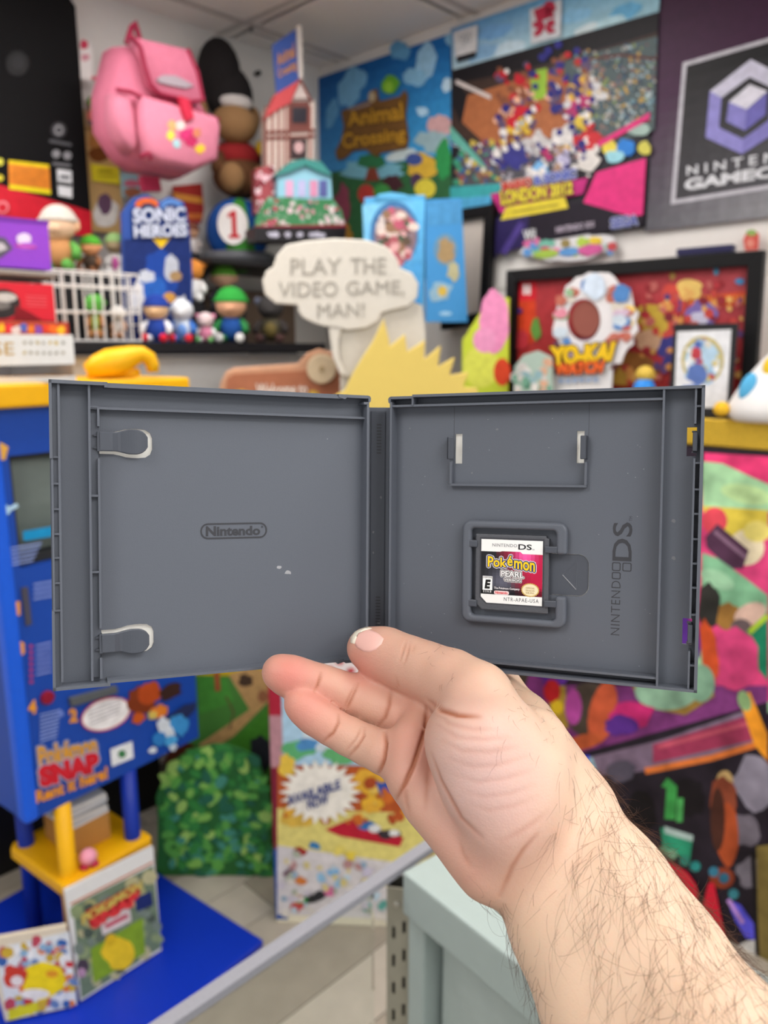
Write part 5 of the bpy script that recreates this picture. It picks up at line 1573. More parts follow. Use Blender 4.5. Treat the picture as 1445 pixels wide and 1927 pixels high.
for x, y, c in ((1250, 1600, '#6a9a7a'), (1266, 1606, '#7aa88a'), (1290, 1618, '#3a8a7a'), (1310, 1628, '#2f8f8c'), (1345, 1638, '#3a7f9c'), (1364, 1650, '#2f6f8c'), (1382, 1680, '#3a7f8c')):
    p.blob(x, y, 10, 10, c, n=10)
P_([(1370, 1690), (1395, 1700), (1420, 1735), (1445, 1755), (1445, 1772), (1405, 1762), (1385, 1730)], '#5a55d8').line([(1372, 1690), (1400, 1735)], 8, '#b58ad0')
p.blob(1420, 1800, 40, 34, '#d2d0ce', n=20).blob(1440, 1820, 20, 20, '#b9c4b4')
P_([(1425, 1590), (1500, 1580), (1500, 1870), (1430, 1870)], '#7a6a3a').line([(1418, 1600), (1430, 1860)], 8, '#1c181c')
p.build(mu, m=MURAL_PRINT)
RD = mat('#d81f3a', 0.35, name='red_letter')
text_px(f, 'D', [(1238, 1610), (1316, 1640), (1318, 1720), (1240, 1690)], 0.012, RD, mu, bold=0.05, depth=0.003)
text_px(f, 'A', [(1312, 1660), (1372, 1655), (1372, 1780), (1312, 1760)], 0.012, RD, mu, bold=0.05, depth=0.003)

# ================================================================== the open game case (millimetres in its own frames)
PLASTIC = mat('#5b606a', 0.5, 0.06, 2600, 0.04, name='grey_case_plastic', spec=0.4)
PLASTIC_DARK = mat('#4d515a', 0.38, 0.0, 900, 0.04, name='smooth_grey_plastic')
PLASTIC_LOGO = mat('#3d3e43', 0.4, 0.0, 900, 0.02, name='moulded_logo_plastic')
PAPER = mat('#f6f6f2', 0.7, name='white_paper')
_nt = PAPER.node_tree
_tr = _nt.nodes.new('ShaderNodeBsdfTranslucent')
_tr.inputs[0].default_value = (0.95, 0.95, 0.93, 1)
_mx = _nt.nodes.new('ShaderNodeMixShader')
_mx.inputs[0].default_value = 0.55
_nt.links.new(_nt.nodes['Principled BSDF'].outputs[0], _mx.inputs[1])
_nt.links.new(_tr.outputs[0], _mx.inputs[2])
_nt.links.new(_mx.outputs[0], _nt.nodes['Material Output'].inputs[0])
CAMM = cam.matrix_basis.copy()
CAMM = Matrix.Translation(CAMPOS) @ Matrix.Rotation(R(90 - PITCH), 4, 'X')
MM = 0.001


def camv(v):
    return CAMM @ (Vector(v) * MM)


def camd(v):
    return CAMM.to_3x3() @ Vector(v)


def case_frames(tl=22.8, tr=21.2, pitch=2.8, roll=0.4, hx=-2.5, hy=-8.3, hd=363, gap=3.9):
    p, ro = R(pitch), R(roll)
    right = Vector((math.cos(ro), -math.sin(ro), 0))
    up = Vector((math.sin(ro), math.cos(ro) * math.cos(p), math.sin(p)))
    up = (up - right * up.dot(right)).normalized()
    n = right.cross(up)
    rl = right * math.cos(R(tl)) - n * math.sin(R(tl))
    rr = right * math.cos(R(tr)) + n * math.sin(R(tr))
    c = Vector((hx, hy, -hd))
    return [Fr(camv(o), camd(r), camd(up)) for o, r in ((c - right * gap, rl), (c + right * gap, rr), (c, right))]


FL, FRT, FS = case_frames()
case = thing('game_case', 'open dark grey plastic game case held up in the hand', 'game case', FS)


class MMB(MB):
    """Builder in millimetres: scaled to metres and moved from a panel frame into the case's frame."""
    def place(s, fr):
        m = FS.matrix().inverted() @ fr.matrix()
        s.v = [tuple(m @ (Vector(p) * MM)) for p in s.v]
        return s


def half(name, fr):
    o = bpy.data.objects.new(name, bpy.data.meshes.new(name))
    return o


SCALE = Matrix.Scale(MM, 4)


def shell(name, fr, me):
    """the half's own mesh object, its frame = panel frame; children built in mm."""
    me.transform(SCALE)
    o = mesh_obj(name, me, PLASTIC, case)
    o.matrix_parent_inverse = Matrix.Identity(4)
    o.matrix_local = FS.matrix().inverted() @ fr.matrix()
    return o


def sub(mb, name, parent, m=PLASTIC, bevel=0.0, seg=2, smooth=False):
    mb.v = [(a * MM, b * MM, c * MM) for a, b, c in mb.v]
    return mb.build(name, m, parent, bevel=bevel * MM, seg=seg, smooth=smooth)


def tongue_outline(cv, grow=0.0, u0=-119.5, right=0.0):
    """rounded paddle shape of the clip, in (u, v)"""
    g = grow
    st = [(u0, 4.1), (-114, 4.1), (-111.5, 4.35), (-109, 4.9), (-106.5, 5.25), (-104, 5.25), (-102, 4.8), (-100.9, 3.6), (-100.5, 2.0)]
    if g:
        st = [(u0, 4.6), (-114, 4.7), (-111.5, 5.2), (-109, 5.9), (-106.5, 6.15), (-104, 6.2), (-101, 5.9), (-99, 4.6), (-98.1, 2.4)]
    top = [(u, cv + h) for u, h in st]
    bot = [(u, cv - h) for u, h in st[::-1]]
    return top + bot


def combine(*mbs):
    out = MB()
    for m in mbs:
        for f in m.f:
            pass
        out.add(m.v, m.f)
    return out


def join_mesh(me, mb):
    """add the builder's geometry to mesh me (mm)"""
    bm = bmesh.new()
    bm.from_mesh(me)
    vs = [bm.verts.new(v) for v in mb.v]
    for f in mb.f:
        try:
            bm.faces.new([vs[i] for i in f])
        except ValueError:
            pass
    bmesh.ops.recalc_face_normals(bm, faces=bm.faces)
    bm.to_mesh(me)
    bm.free()
    return me


H = 63.0
# ---------------- left half
WL = 138.5
hole1, hole2 = tongue_outline(38.4, 1), tongue_outline(-45.2, 1)
me = plate_mesh(rrect(-WL, 0, -H, H, 1.5), [hole1, hole2], -8.2, -7.0)
w = MB()
# outer long wall, recessed along the thumb grip
w.box(-WL, -WL + 1.1, 31.5, H, -8.2, 0).box(-WL, -WL + 1.1, -H, -30.5, -8.2, 0)
w.box(-WL + 0.5, -WL + 1.3, -30.5, 31.5, -8.2, -0.6)
# top and bottom walls with the stepped middle
for sgn in (1, -1):
    y0, y1 = (H - 1.4, H) if sgn > 0 else (-H, -H + 1.4)
    w.box(-WL, -116.5, y0, y1, -8.2, 0)
    w.box(-117.6, -116.4, y0 - (0.8 if sgn > 0 else 0), y1 + (0.8 if sgn < 0 else 0), -8.2, 0.2)
    y0, y1 = (H - 2.2, H - 1.0) if sgn > 0 else (-H + 1.0, -H + 2.2)
    w.box(-116.5, -13, y0, y1, -8.2, -0.4)
    w.box(-116.5, -13, y0 + 0.3 * sgn, y1 + 0.9 * sgn, -8.2, -2.2)
    y0, y1 = (H - 1.6, H - 0.2) if sgn > 0 else (-H + 0.2, -H + 1.6)
    w.prism([(-16, y0), (-13, y0 - 0.8 * sgn), (-12, y0), (-12, y1), (-16, y1)], -8.2, 0)
    w.box(-12, -1.2, y0, y1, -8.2, -0.2)
    w.prism([(-1.4, y1), (-0.4, y1 - 0.4 * sgn), (0, y1 - 1.2 * sgn), (-0.2, y1 - 2.8 * sgn), (-1.0, y1 - 3.3 * sgn), (-1.2, y1 - 2.4 * sgn), (-1.3, y1 - 1.6 * sgn)], -8.2, -0.2)
# hinge-side wall
w.box(-2.0, -0.9, -H + 3, H - 4, -8.2, -0.2)
w.box(-3.6, -0.9, H - 4.4, H - 3.2, -8.2, -0.2)
w.box(-137.8, -135.0, -H + 1, H - 1, -7.2, -2.7)
w.box(-123.2, -120.0, -60, 52.4, -7.2, -5.2)
left = shell('cover_half', FL, join_mesh(me, w))

for u, v0, v1, h in ((-134.9, -59.8, 61.7, -1.0), (-123.4, -60.5, 61.7, -1.4), (-119.9, -60.2, 52.6, -2.6)):
    rib = MB()
    if u == -119.9:
        for a, b in ((v0, -51.5), (-39, 31.8), (45.0, v1)):
            rib.box(u - 0.45, u + 0.45, a, b, -7, h)
    else:
        rib.box(u - 0.45, u + 0.45, v0, v1, -7, h)
    sub(rib, 'rib', left, PLASTIC)
sub(MB().box(-123.2, -2.0, 52.0, 53.0, -7, -3.0), 'rib', left, PLASTIC)
for v in (32.1, 21.4, 11.1, 1.0, -8.7, -19.0, -30.3):
    sub(MB().box(-137.4, -134.9, v - 0.4, v + 0.4, -7, -1.2), 'rung', left, PLASTIC)
for v in (53.0, 16.4, -15.3):
    sub(MB().box(-123.2, -120, v - 0.45, v + 0.45, -7, -2.6), 'rung', left, PLASTIC)
for v in (43.5, 37.5, -36.5, -43.0):
    sub(MB().prism([(-137.2, v - .6), (-135.9, v - .2), (-135.9, v + .5), (-137.2, v + .6)], -7, -3.2), 'catch', left, PLASTIC_DARK)
for cv in (38.9, -45.7):
    # arched paddle clip
    st = []
    N = 18
    for i in range(N + 1):
        t = i / N
        u = -119.8 + 19.5 * t
        if u < -113.5:
            hw = 4.05
        elif u < -107:
            q = (u + 113.5) / 6.5
            q = q * q * (3 - 2 * q)
            hw = 4.05 + 1.2 * q
        else:
            q = (u + 107) / 6.8
            hw = 5.25 * math.sqrt(max(0.0, 1 - max(0, q - 0.25) ** 2 * 1.55)) if q < 1 else 1.5
        arch = -3.2 if u < -114.5 else (-3.2 - 1.6 * min(1, (u + 114.5) / 3.0) + 1.9 * math.sin(min(1, max(0, (u + 112) / 11.7)) * math.pi * 0.8))
        st.append((u, max(hw, 1.2), arch))
    cl = MB()
    cl.rings([[(u, cv - hw, z - 1.5), (u, cv + hw, z - 1.5), (u, cv + hw, z - 0.25), (u, cv + hw - 0.4, z), (u, cv - hw + 0.4, z), (u, cv - hw, z - 0.25)] for u, hw, z in st])
    cl.box(-120.4, -119.3, cv - 4.05, cv + 4.05, -7, -3.2)
    c = sub(cl, 'clip', left, PLASTIC_DARK, bevel=0.0, smooth=False)
    for q in (-2.6, 2.6):
        sub(MB().prism([(-121.9, cv + q - .3), (-119.6, cv + q - .7), (-119.6, cv + q + .7), (-121.9, cv + q + .3)], -7, -4), 'catch', left, PLASTIC_DARK)
# moulded oval wordmark
lg = plate_mesh(rrect(-78, -48, -3.2, 3.9, 3.4, 8), [rrect(-77.3, -48.7, -2.5, 3.2, 2.7, 8)], -7.0, -6.85)
lg.transform(SCALE)
mesh_obj('logo_outline', lg, PLASTIC_LOGO, left)
text_local('Nintendo', [(x * MM, y * MM) for x, y in ((-75.6, 2.6), (-51.2, 2.4), (-51.2, -1.9), (-75.6, -1.9))], -7.0 * MM, PLASTIC_LOGO, left, bold=0.035, depth=0.00015)
text_local('\u00ae', [(x * MM, y * MM) for x, y in ((-50.8, 2.3), (-49.8, 2.3), (-49.8, 1.3), (-50.8, 1.3))], -7.0 * MM, PLASTIC_LOGO, left, depth=0.0001)
# scuffs left by wear
SCUFF = mat('#a3a4a8', 0.8, name='pale_scuff')
for fr_, o_, pts in ((FL, left, ((525, 1068, 1.0), (542, 1077, 1.4), (616, 826, 0.25))), ):
    for x, y, r in pts:
        a, b = fr_.px(x, y, -7 * MM)
        sub(MB().prism(blob(a / MM, b / MM, r, r * 0.8, 9, wob=0.35, seed=int(x)), -7.0, -6.97), 'scuff', o_, SCUFF)
# paper sleeve behind it
pp = MB().box(-134, -10, -58, 58, -8.75, -8.65)
sub(pp, 'paper_insert', left, PAPER)

# ---------------- right half
WR = 137.2
slots = [[(30.9, 45.0), (34.3, 45.0), (34.3, 31.3), (30.9, 31.3)], [(86.0, 45.6), (89.2, 45.6), (89.2, 31.6), (86.0, 31.6)],
         [(130.8, 46.5), (134.6, 46.5), (134.6, 34.5), (130.8, 34.5)], [(131.0, -33.5), (134.6, -33.5), (134.6, -44.5), (131.0, -44.5)]]
tab = rrect(72, 92.2, -27.2, -8.5, 4.5, 7)
me = plate_mesh(rrect(0, WR, -H, H, 1.5), slots + [tab], -8.2, -7.0)
w = MB()
w.box(WR - 1.3, WR, -H, H, -8.2, 0)
for sgn in (1, -1):
    y0, y1 = (H - 1.2, H) if sgn > 0 else (-H, -H + 1.2)
    w.box(12, WR, y0, y1, -8.2, 0)
    y0, y1 = (H - 1.8, H - 0.6) if sgn > 0 else (-H + 0.6, -H + 1.8)
    w.box(1.2, 12.4, y0, y1, -8.2, -0.2)
    w.prism([(1.4, y1), (0.4, y1 - 0.4 * sgn), (0, y1 - 1.2 * sgn), (0.2, y1 - 2.8 * sgn), (1.0, y1 - 3.3 * sgn), (1.2, y1 - 2.4 * sgn), (1.3, y1 - 1.6 * sgn)], -8.2, -0.2)
    w.box(11.6, 12.5, min(y1, sgn * 58), max(y1, sgn * 58), -8.2, -0.4)
w.box(0.9, 2.0, -H + 3, H - 3.2, -8.2, -0.2)
right = shell('tray_half', FRT, join_mesh(me, w))
for v in (58.0, -58.7):
    sub(MB().box(1.0, 121.4, v - 0.5, v + 0.5, -7, -0.8), 'rib', right)
sub(MB().box(121.1, 122.0, -62, 62, -7, -0.4), 'rib', right)
rb = MB()
for a, b in ((-62, -46), (-32.5, 33.5), (47.5, 62)):
    rb.box(133.4, 134.2, a, b, -7, -0.8)
sub(rb, 'rib', right)
for v in (54.7, 31.6, 20.8, 10.8, 0.4, -9.7, -19.7, -30.9, -52.0):
    sub(MB().box(134.2, WR - 1.2, v - 0.4, v + 0.4, -7, -1.2), 'rung', right)
for v in (40.3, -39.2):
    sub(MB().box(133.0, 134.9, v - 3.9, v + 3.9, -7.4, -1.6).box(132.6, 134.6, v - 4.6, v - 3.9, -7.2, -4).box(132.6, 134.6, v + 3.9, v + 4.6, -7.2, -4), 'clip', right, PLASTIC_DARK, bevel=0.4)
# booklet holder
sub(MB().box(29.2, 30.2, 21.6, 32.6, -7, -4.2).box(29.2, 90.8, 21.0, 22.0, -7, -4.2).box(89.8, 90.8, 21.6, 32.0, -7, -4.2), 'booklet_rail', right)
for a, b, s_ in ((28.2, 31.4, 1), (88.0, 91.0, -1)):
    sub(MB().box(a, b, 33.2, 43.4, -4.0, -2.6).box(*((a, a + 1.0) if s_ > 0 else (b - 1.0, b)), 33.2, 43.4, -7, -2.6), 'clip', right, PLASTIC_DARK, bevel=0.35)
for u in (30.3, 91.0):
    sub(MB().box(u - 0.09, u + 0.09, 43.4, 57.4, -7.0, -6.98), 'score_line', right, PLASTIC_LOGO)
# cartridge well
inn = rrect(40.0, 78.0, -38.2, 2.0, 1.6)
out = rrect(35.8, 83.2, -41.4, 5.4, 4.0, 6)
well = plate_mesh(out, [inn], -7.0, -2.4)
well.transform(SCALE)
ws = MB()
cut = [(77.0, -27.0), (84.5, -27.0), (84.5, -8.7), (77.0, -8.7)]
# C-shaped frame drawn as one outline so that the right side stays open
o_ = rrect(35.8, 83.2, -41.4, 5.4, 4.0, 6)
i_ = rrect(40.2, 78.4, -38.0, 1.8, 1.6, 4)
outer_c = [p for p in o_]
# rotate outline to start just above the gap on the right side and end just below it
up_arc = o_[0:7]
ul = o_[7:14]
ll = o_[14:21]
lr = o_[21:28]
iu, iul, ill, ilr = i_[0:5], i_[5:10], i_[10:15], i_[15:20]
poly_c = [(83.2, -8.7)] + up_arc + ul + ll + lr + [(83.2, -27.0), (78.4, -27.0)] + ilr[::-1] + ill[::-1] + iul[::-1] + iu[::-1] + [(78.4, -8.7)]
sub(MB().prism(poly_c, -7.0, -2.4), 'cartridge_well', right, PLASTIC, bevel=1.45, seg=4)
sub(MB().box(36.5, 39.0, -33, -3, -7, -2.6), 'well_ledge', right, PLASTIC)
for a, b, v in ((39.0, 43.0, -5.2), (39.0, 43.0, -32.6), (73.6, 79.0, -6.6), (73.6, 79.0, -30.6)):
    sub(MB().box(a, b, v - 1.6, v + 1.6, -4.6, -2.5).box(a, a + 1.4, v - 1.6, v + 1.6, -7, -2.6) if a < 50 else MB().box(a, b, v - 1.5, v + 1.5, -3.4, -2.2), 'clip', right, PLASTIC_DARK, bevel=0.4)
tb = plate_mesh(rrect(71, 92.0, -27.0, -8.7, 4.4, 7), [], -8.2, -7.5)
tb.transform(SCALE)
mesh_obj('finger_tab', tb, PLASTIC_DARK, right)
tri = [(80.8, -18.0, -7.45), (87.0, -11.6, -7.45), (86.8, -24.2, -7.45)]
sub(MB().tube([tri[0], tri[2]], 0.22, 6), 'arrow_mark', right, mat('#8b8d92', 0.3))
sub(MB().tube([tri[0], tri[1]], 0.14, 6).tube([tri[1], tri[2]], 0.14, 6), 'arrow_mark', right, PLASTIC)
# moulded wordmark reading upwards: text right = +v, text up = -u


def vtext(t, v0, v1, utop, ubase, **k):
    text_local(t, [(utop * MM, v0 * MM), (utop * MM, v1 * MM), (ubase * MM, v1 * MM), (ubase * MM, v0 * MM)], -7.0 * MM, PLASTIC_LOGO, right, depth=0.00012, **k)


vtext('NINTEND', -43.0, -19.3, 101.9, 105.6, spacing=1.1, bold=-0.008)
sq = MB()
for (v0, v1, u0, u1) in ((-18.6, -15.5, 101.9, 105.6), (-15.0, -11.2, 101.9, 105.5), (-15.0, -11.2, 106.2, 110.0)):
    q = plate_mesh(rrect(u0, u1, v0, v1, 0.7), [rrect(u0 + .45, u1 - .45, v0 + .45, v1 - .45, 0.4)], -7.0, -6.88)
    q.transform(SCALE)
    mesh_obj('logo_square', q, PLASTIC_LOGO, right)
vtext('DS', -10.6, 6.2, 101.9, 110.0, bold=0.012)
vtext('TM', 6.8, 8.8, 108.6, 109.9)
for x, y, r in ((935, 808, .6), (888, 890, .45), (771, 806, .4), (1268, 980, .9), (1268, 1050, .9)):
    a, b = FRT.px(x, y, -7 * MM)
    sub(MB().prism(blob(a / MM, b / MM, r, r * .8, 9, wob=.35, seed=int(x)), -7.0, -6.97), 'scuff', right, mat('#77787d', 0.8, name='faint_scuff'))
rnd = random.Random(8)
dust = MB()
for _ in range(70):
    a, b = rnd.uniform(4, 118), rnd.uniform(-56, 56)
    if 34 < a < 95 and -43 < b < 7:
        continue
    r = rnd.uniform(0.06, 0.16)
    dust.prism(blob(a, b, r, r, 5), -7.0, -6.95)
d_ = sub(dust, 'dust', right, mat('#b9babd', 0.9))
d_['kind'] = 'stuff'
sub(MB().box(6, 122, -58, 58, -8.75, -8.65), 'paper_insert', right, PAPER)

# ---------------- spine
sp = MB()
sp.box(-7.2, 7.2, -60.5, 58.2, -10.6, -9.6)
sp = MB().box(-7.0, 7.0, -60.5, 58.2, -11.0, -10.0)
spine = sub(sp, 'spine', case, PLASTIC)
sub(MB().box(-4.2, 2.9, -57, 56.4, -10.0, -9.4), 'spine_pad', spine, PLASTIC_DARK, bevel=0.4)
for u in (-5.4, 4.2):
    sub(MB().box(u - 0.4, u + 0.4, -58, 57, -10, -9.2), 'rib', spine)
for v0, v1 in ((36, 50), (-52, -33)):
    v = v0
    while v < v1:
        sub(MB().box(-1.3, 0.9, v, v + 0.7, -9.4, -9.3), 'moulded_mark', spine, PLASTIC_LOGO)
        v += 1.5
for u, v, r in ((0.9, 15, .5), (-2.6, -2, .45), (-2.6, -12, .4), (0.3, -46, .7)):
    sub(MB().prism(blob(u, v, r, r * 1.3, 8, wob=.4, seed=int(v + 99)), -9.4, -9.37), 'scuff', spine, mat('#77787d', 0.8, name='faint_scuff'))

# ---------------- cartridge: rests in the well, a thing of its own
cf = Fr(FRT.o + FRT.r * (58.7 * MM) + FRT.u * (-18.0 * MM) + FRT.n * (-6.9 * MM), FRT.r, FRT.u)
cart = thing('game_cartridge', 'small grey game card with red and black label in the tray well', 'game cartridge', cf)
body = [(-16.6, 17.3), (15.4, 17.3), (15.4, 16.2), (16.6, 16.2), (16.6, -17.3), (-13.6, -17.3), (-16.6, -14.3)]
sub(MB().prism(body, 0, 3.3), 'shell', cart, mat('#55575d', 0.42, 0.15, 900, name='grey_card_plastic'), bevel=0.4)
sub(MB().prism([(-14.6, 15.9), (14.6, 15.9), (14.6, -14.6), (-11.6, -14.6), (-14.6, -11.6)], 3.3, 3.36), 'label_recess', cart, mat('#404147', 0.4))
lab = [(-13.9, 15.0), (13.9, 15.0), (13.9, -14.0), (-11.2, -14.0), (-13.9, -11.3)]
label = sub(MB().prism(lab, 3.36, 3.42), 'sticker', cart, mat('#f4f4f2', 0.35, name='white_sticker'))
art = MB()
y0, y1 = -10.0, 9.8
N = 16
for j in range(N):
    for i in range(N):
        a0, a1 = -13.9 + 27.8 * i / N, -13.9 + 27.8 * (i + 1) / N
        b0, b1 = y0 + (y1 - y0) * j / N, y0 + (y1 - y0) * (j + 1) / N
        x, y = (a0 + a1) / 2, (b0 + b1) / 2
        t = min(1, max(0, (x * 0.75 + y * 0.35 + 2.5) / 9))
        g = math.exp(-((x - 6) ** 2 + (y - 8) ** 2) / 18)
        e = math.exp(-((x + 4) ** 2 + (y + 4) ** 2) / 30)
        low = min(1, max(0, (-y - 5.5) / 3))
        c = Vector((0.018, 0.018, 0.022)) * (1 - t) + Vector((0.52, 0.012, 0.06)) * t
        c = c + Vector((0.45, 0.10, 0.35)) * g * t + Vector((0.10, 0.10, 0.14)) * e * (1 - t)
        c = c * (1 - 0.75 * low)
        art.flat([(a0, b0), (a1, b0), (a1, b1), (a0, b1)], 3.44, (c.x, c.y, c.z, 1))
sub(art, 'label_art', cart, GLOSSY_PRINT)
wh = mat('#f4f4f2', 0.35, name='white_sticker')
sub(MB().prism([(-13.9, 10.6), (13.9, 10.6), (13.9, 8.9), (5, 8.9), (4, 9.8), (-4.2, 9.8), (-5.2, 8.9 + 0.6), (-13.9, 9.5)], 3.445, 3.46), 'label_band', cart, wh)


def ct(t, x0, x1, ytop, ybase, hexc, z=3.47, yr=None, **k):
    yt2, yb2 = (yr if yr else (ytop, ybase))
    return text_local(t, [(x0 * MM, ytop * MM), (x1 * MM, yt2 * MM), (x1 * MM, yb2 * MM), (x0 * MM, ybase * MM)], z * MM, mat(hexc, 0.4), cart, depth=0.00003, **k)


ct('NINTENDO', -8.8, 2.4, 13.2, 11.8, '#6d6d72', spacing=1.1)
ct('DS', 3.0, 9.0, 13.3, 10.8, '#1b1b1e', bold=0.02)
ct('TM', 9.2, 10.2, 11.3, 10.7, '#555558')


def ct_out(t, x0, x1, yt, yb_, yt2, yb2, layers):
    for z, col, d in layers:
        if d == 0:
            ct(t, x0, x1, yt, yb_, col, z=z, yr=(yt2, yb2), bold=0.025)
            continue
        for i in range(8):
            a_ = 2 * math.pi * i / 8
            dx, dy = d * math.cos(a_), d * math.sin(a_)
            ct(t, x0 + dx, x1 + dx, yt + dy, yb_ + dy, col, z=z, yr=(yt2 + dy, yb2 + dy), bold=0.02, name='lettering_outline')


TITLE = ((3.47, '#f2f0f0', 0.72), (3.51, '#2b3f8f', 0.42), (3.55, '#f7cf1c', 0))
ct_out('Pok', -10.8, -2.2, 7.4, 2.4, 6.8, 2.6, TITLE)
ct_out('\u00e9', -1.9, 0.6, 8.0, 3.2, 7.9, 3.2, TITLE)
ct_out('mon', 1.2, 10.6, 6.0, 2.2, 5.2, 1.0, TITLE)
SUBT = ((3.58, '#f3efef', 0.5), (3.61, '#22181c', 0.26), (3.64, '#f6f4f4', 0))
ct_out('PEARL', -4.6, 5.6, 1.1, -1.5, 0.7, -1.9, SUBT)
ct_out('VERSION', -3.2, 4.4, -2.4, -3.5, -2.7, -3.8, SUBT)
sub(MB().box(-13.1, -8.6, -9.5, -1.8, 3.45, 3.47), 'rating_box', cart, mat('#f2f2f2', 0.4))
sub(MB().box(-12.8, -8.9, -8.0, -3.0, 3.47, 3.475), 'rating_field', cart, mat('#ffffff', 0.4))
ct('E', -12.2, -9.3, -3.4, -7.6, '#141414', z=3.48, bold=0.06, shear=0.15)
ct('EVERYONE', -12.9, -8.8, -2.0, -2.8, '#1a1a1a', z=3.48)
sub(MB().box(-13.1, -8.6, -9.5, -8.2, 3.48, 3.482), 'rating_strip', cart, mat('#151515', 0.4))
ct('ESRB', -12.7, -9.0, -8.4, -9.3, '#f2f2f2', z=3.49, spacing=1.5)
ct('The Pok\u00e9mon Company', -7.8, 3.9, -6.5, -7.8, '#e9e4e6', bold=0.02)
sub(MB().prism(rrect(-7.8, -0.9, -9.9, -8.2, 0.8), 3.46, 3.47), 'logo_pill', cart, mat('#f4d9d9', 0.4))
ct('Nintendo', -7.2, -1.5, -8.5, -9.6, '#d5232c', z=3.48, bold=0.03)
star = []
for i in range(72):
    a = 2 * math.pi * i / 72
    k = 1.0 if i % 3 else 1.07
    star.append((8.6 + 3.9 * k * math.cos(a), -7.1 + 3.0 * k * math.sin(a)))
sub(MB().prism(star, 3.46, 3.47), 'seal', cart, mat('#c9a75a', 0.4))
sub(MB().prism(blob(8.6, -7.1, 3.5, 2.6, 32), 3.47, 3.48), 'seal_face', cart, mat('#efe2bd', 0.4))
for t, y in (('OFFICIAL', -5.9), ('Nintendo', -6.9), ('SEAL', -8.0)):
    ct(t, 6.6, 10.6, y, y - 0.75, '#9a7a34', z=3.49)
ct('NTR-APAE-USA', -3.2, 12.4, -11.0, -12.7, '#4a4a50', z=3.45, spacing=1.25)

# ================================================================== the hand and forearm (one continuous skin)
def P3(x, y, d):
    """millimetres in front of the lens: x right, y up, z towards the lens"""
    return np.array(((x - CX) / FPX * d, (CY - y) / FPX * d, -float(d)))


VOX = 1.2


class Vol:
    def __init__(s, lo, hi):
        s.lo = np.array(lo, float)
        s.n = np.ceil((np.array(hi) - s.lo) / VOX).astype(int) + 1

    def axes(s, a, b):
        return [s.lo[k] + VOX * np.arange(a[k], b[k]) for k in range(3)]

    def new(s):
        return np.full(s.n, 30.0, np.float32)

    def sub(s, pts, pad):
        p = np.array(pts)
        a = np.clip(np.floor((p.min(0) - pad - s.lo) / VOX).astype(int), 0, s.n)
        b = np.clip(np.ceil((p.max(0) + pad - s.lo) / VOX).astype(int) + 1, 0, s.n)
        return a, b

    def cone(s, D, p, q, r1, r2, k=0.0, flat=None):
        """smooth-union a tapered capsule into field D; flat=(dir, factor) squashes it along dir"""
        pad = max(r1, r2) * (1 if not flat else max(1, 1 / flat[1])) + 12
        a, b = s.sub([p, q], pad)
        if (b <= a).any():
            return
        X, Y, Z = np.meshgrid(*s.axes(a, b), indexing='ij')
        X, Y, Z = (t.astype(np.float32) for t in (X, Y, Z))
        d = q - p
        L2 = max(d.dot(d), 1e-6)
        t = ((X - p[0]) * d[0] + (Y - p[1]) * d[1] + (Z - p[2]) * d[2]) / L2
        t = np.clip(t, 0, 1)
        ex, ey, ez = X - p[0] - t * d[0], Y - p[1] - t * d[1], Z - p[2] - t * d[2]
        if flat:
            f, fac = flat
            f = f / np.linalg.norm(f)
            c = (ex * f[0] + ey * f[1] + ez * f[2]) * (1 / fac - 1)
            ex, ey, ez = ex + f[0] * c, ey + f[1] * c, ez + f[2] * c
        v = np.sqrt(ex * ex + ey * ey + ez * ez) - (r1 + (r2 - r1) * t)
        sl = tuple(slice(a[i], b[i]) for i in range(3))
        D[sl] = smin(D[sl], v, k)

    def ell(s, D, c, r, k=0.0, rot=None):
        pad = max(r) + 12
        a, b = s.sub([c], pad)
        X, Y, Z = np.meshgrid(*s.axes(a, b), indexing='ij')
        E_ = np.stack([X - c[0], Y - c[1], Z - c[2]], -1).astype(np.float32)
        if rot is not None:
            E_ = E_ @ rot.astype(np.float32)
        r = np.array(r, np.float32)
        k0 = np.sqrt(((E_ / r) ** 2).sum(-1))
        k1 = np.sqrt(((E_ / (r * r)) ** 2).sum(-1)) + 1e-6
        v = k0 * (k0 - 1) / k1
        sl = tuple(slice(a[i], b[i]) for i in range(3))
        D[sl] = smin(D[sl], v, k)


def smin(a, b, k):
    if np.isscalar(k) and k <= 0:
        return np.minimum(a, b)
    h = np.maximum(k - np.abs(a - b), 0) / k
    return np.minimum(a, b) - h * h * k * 0.25


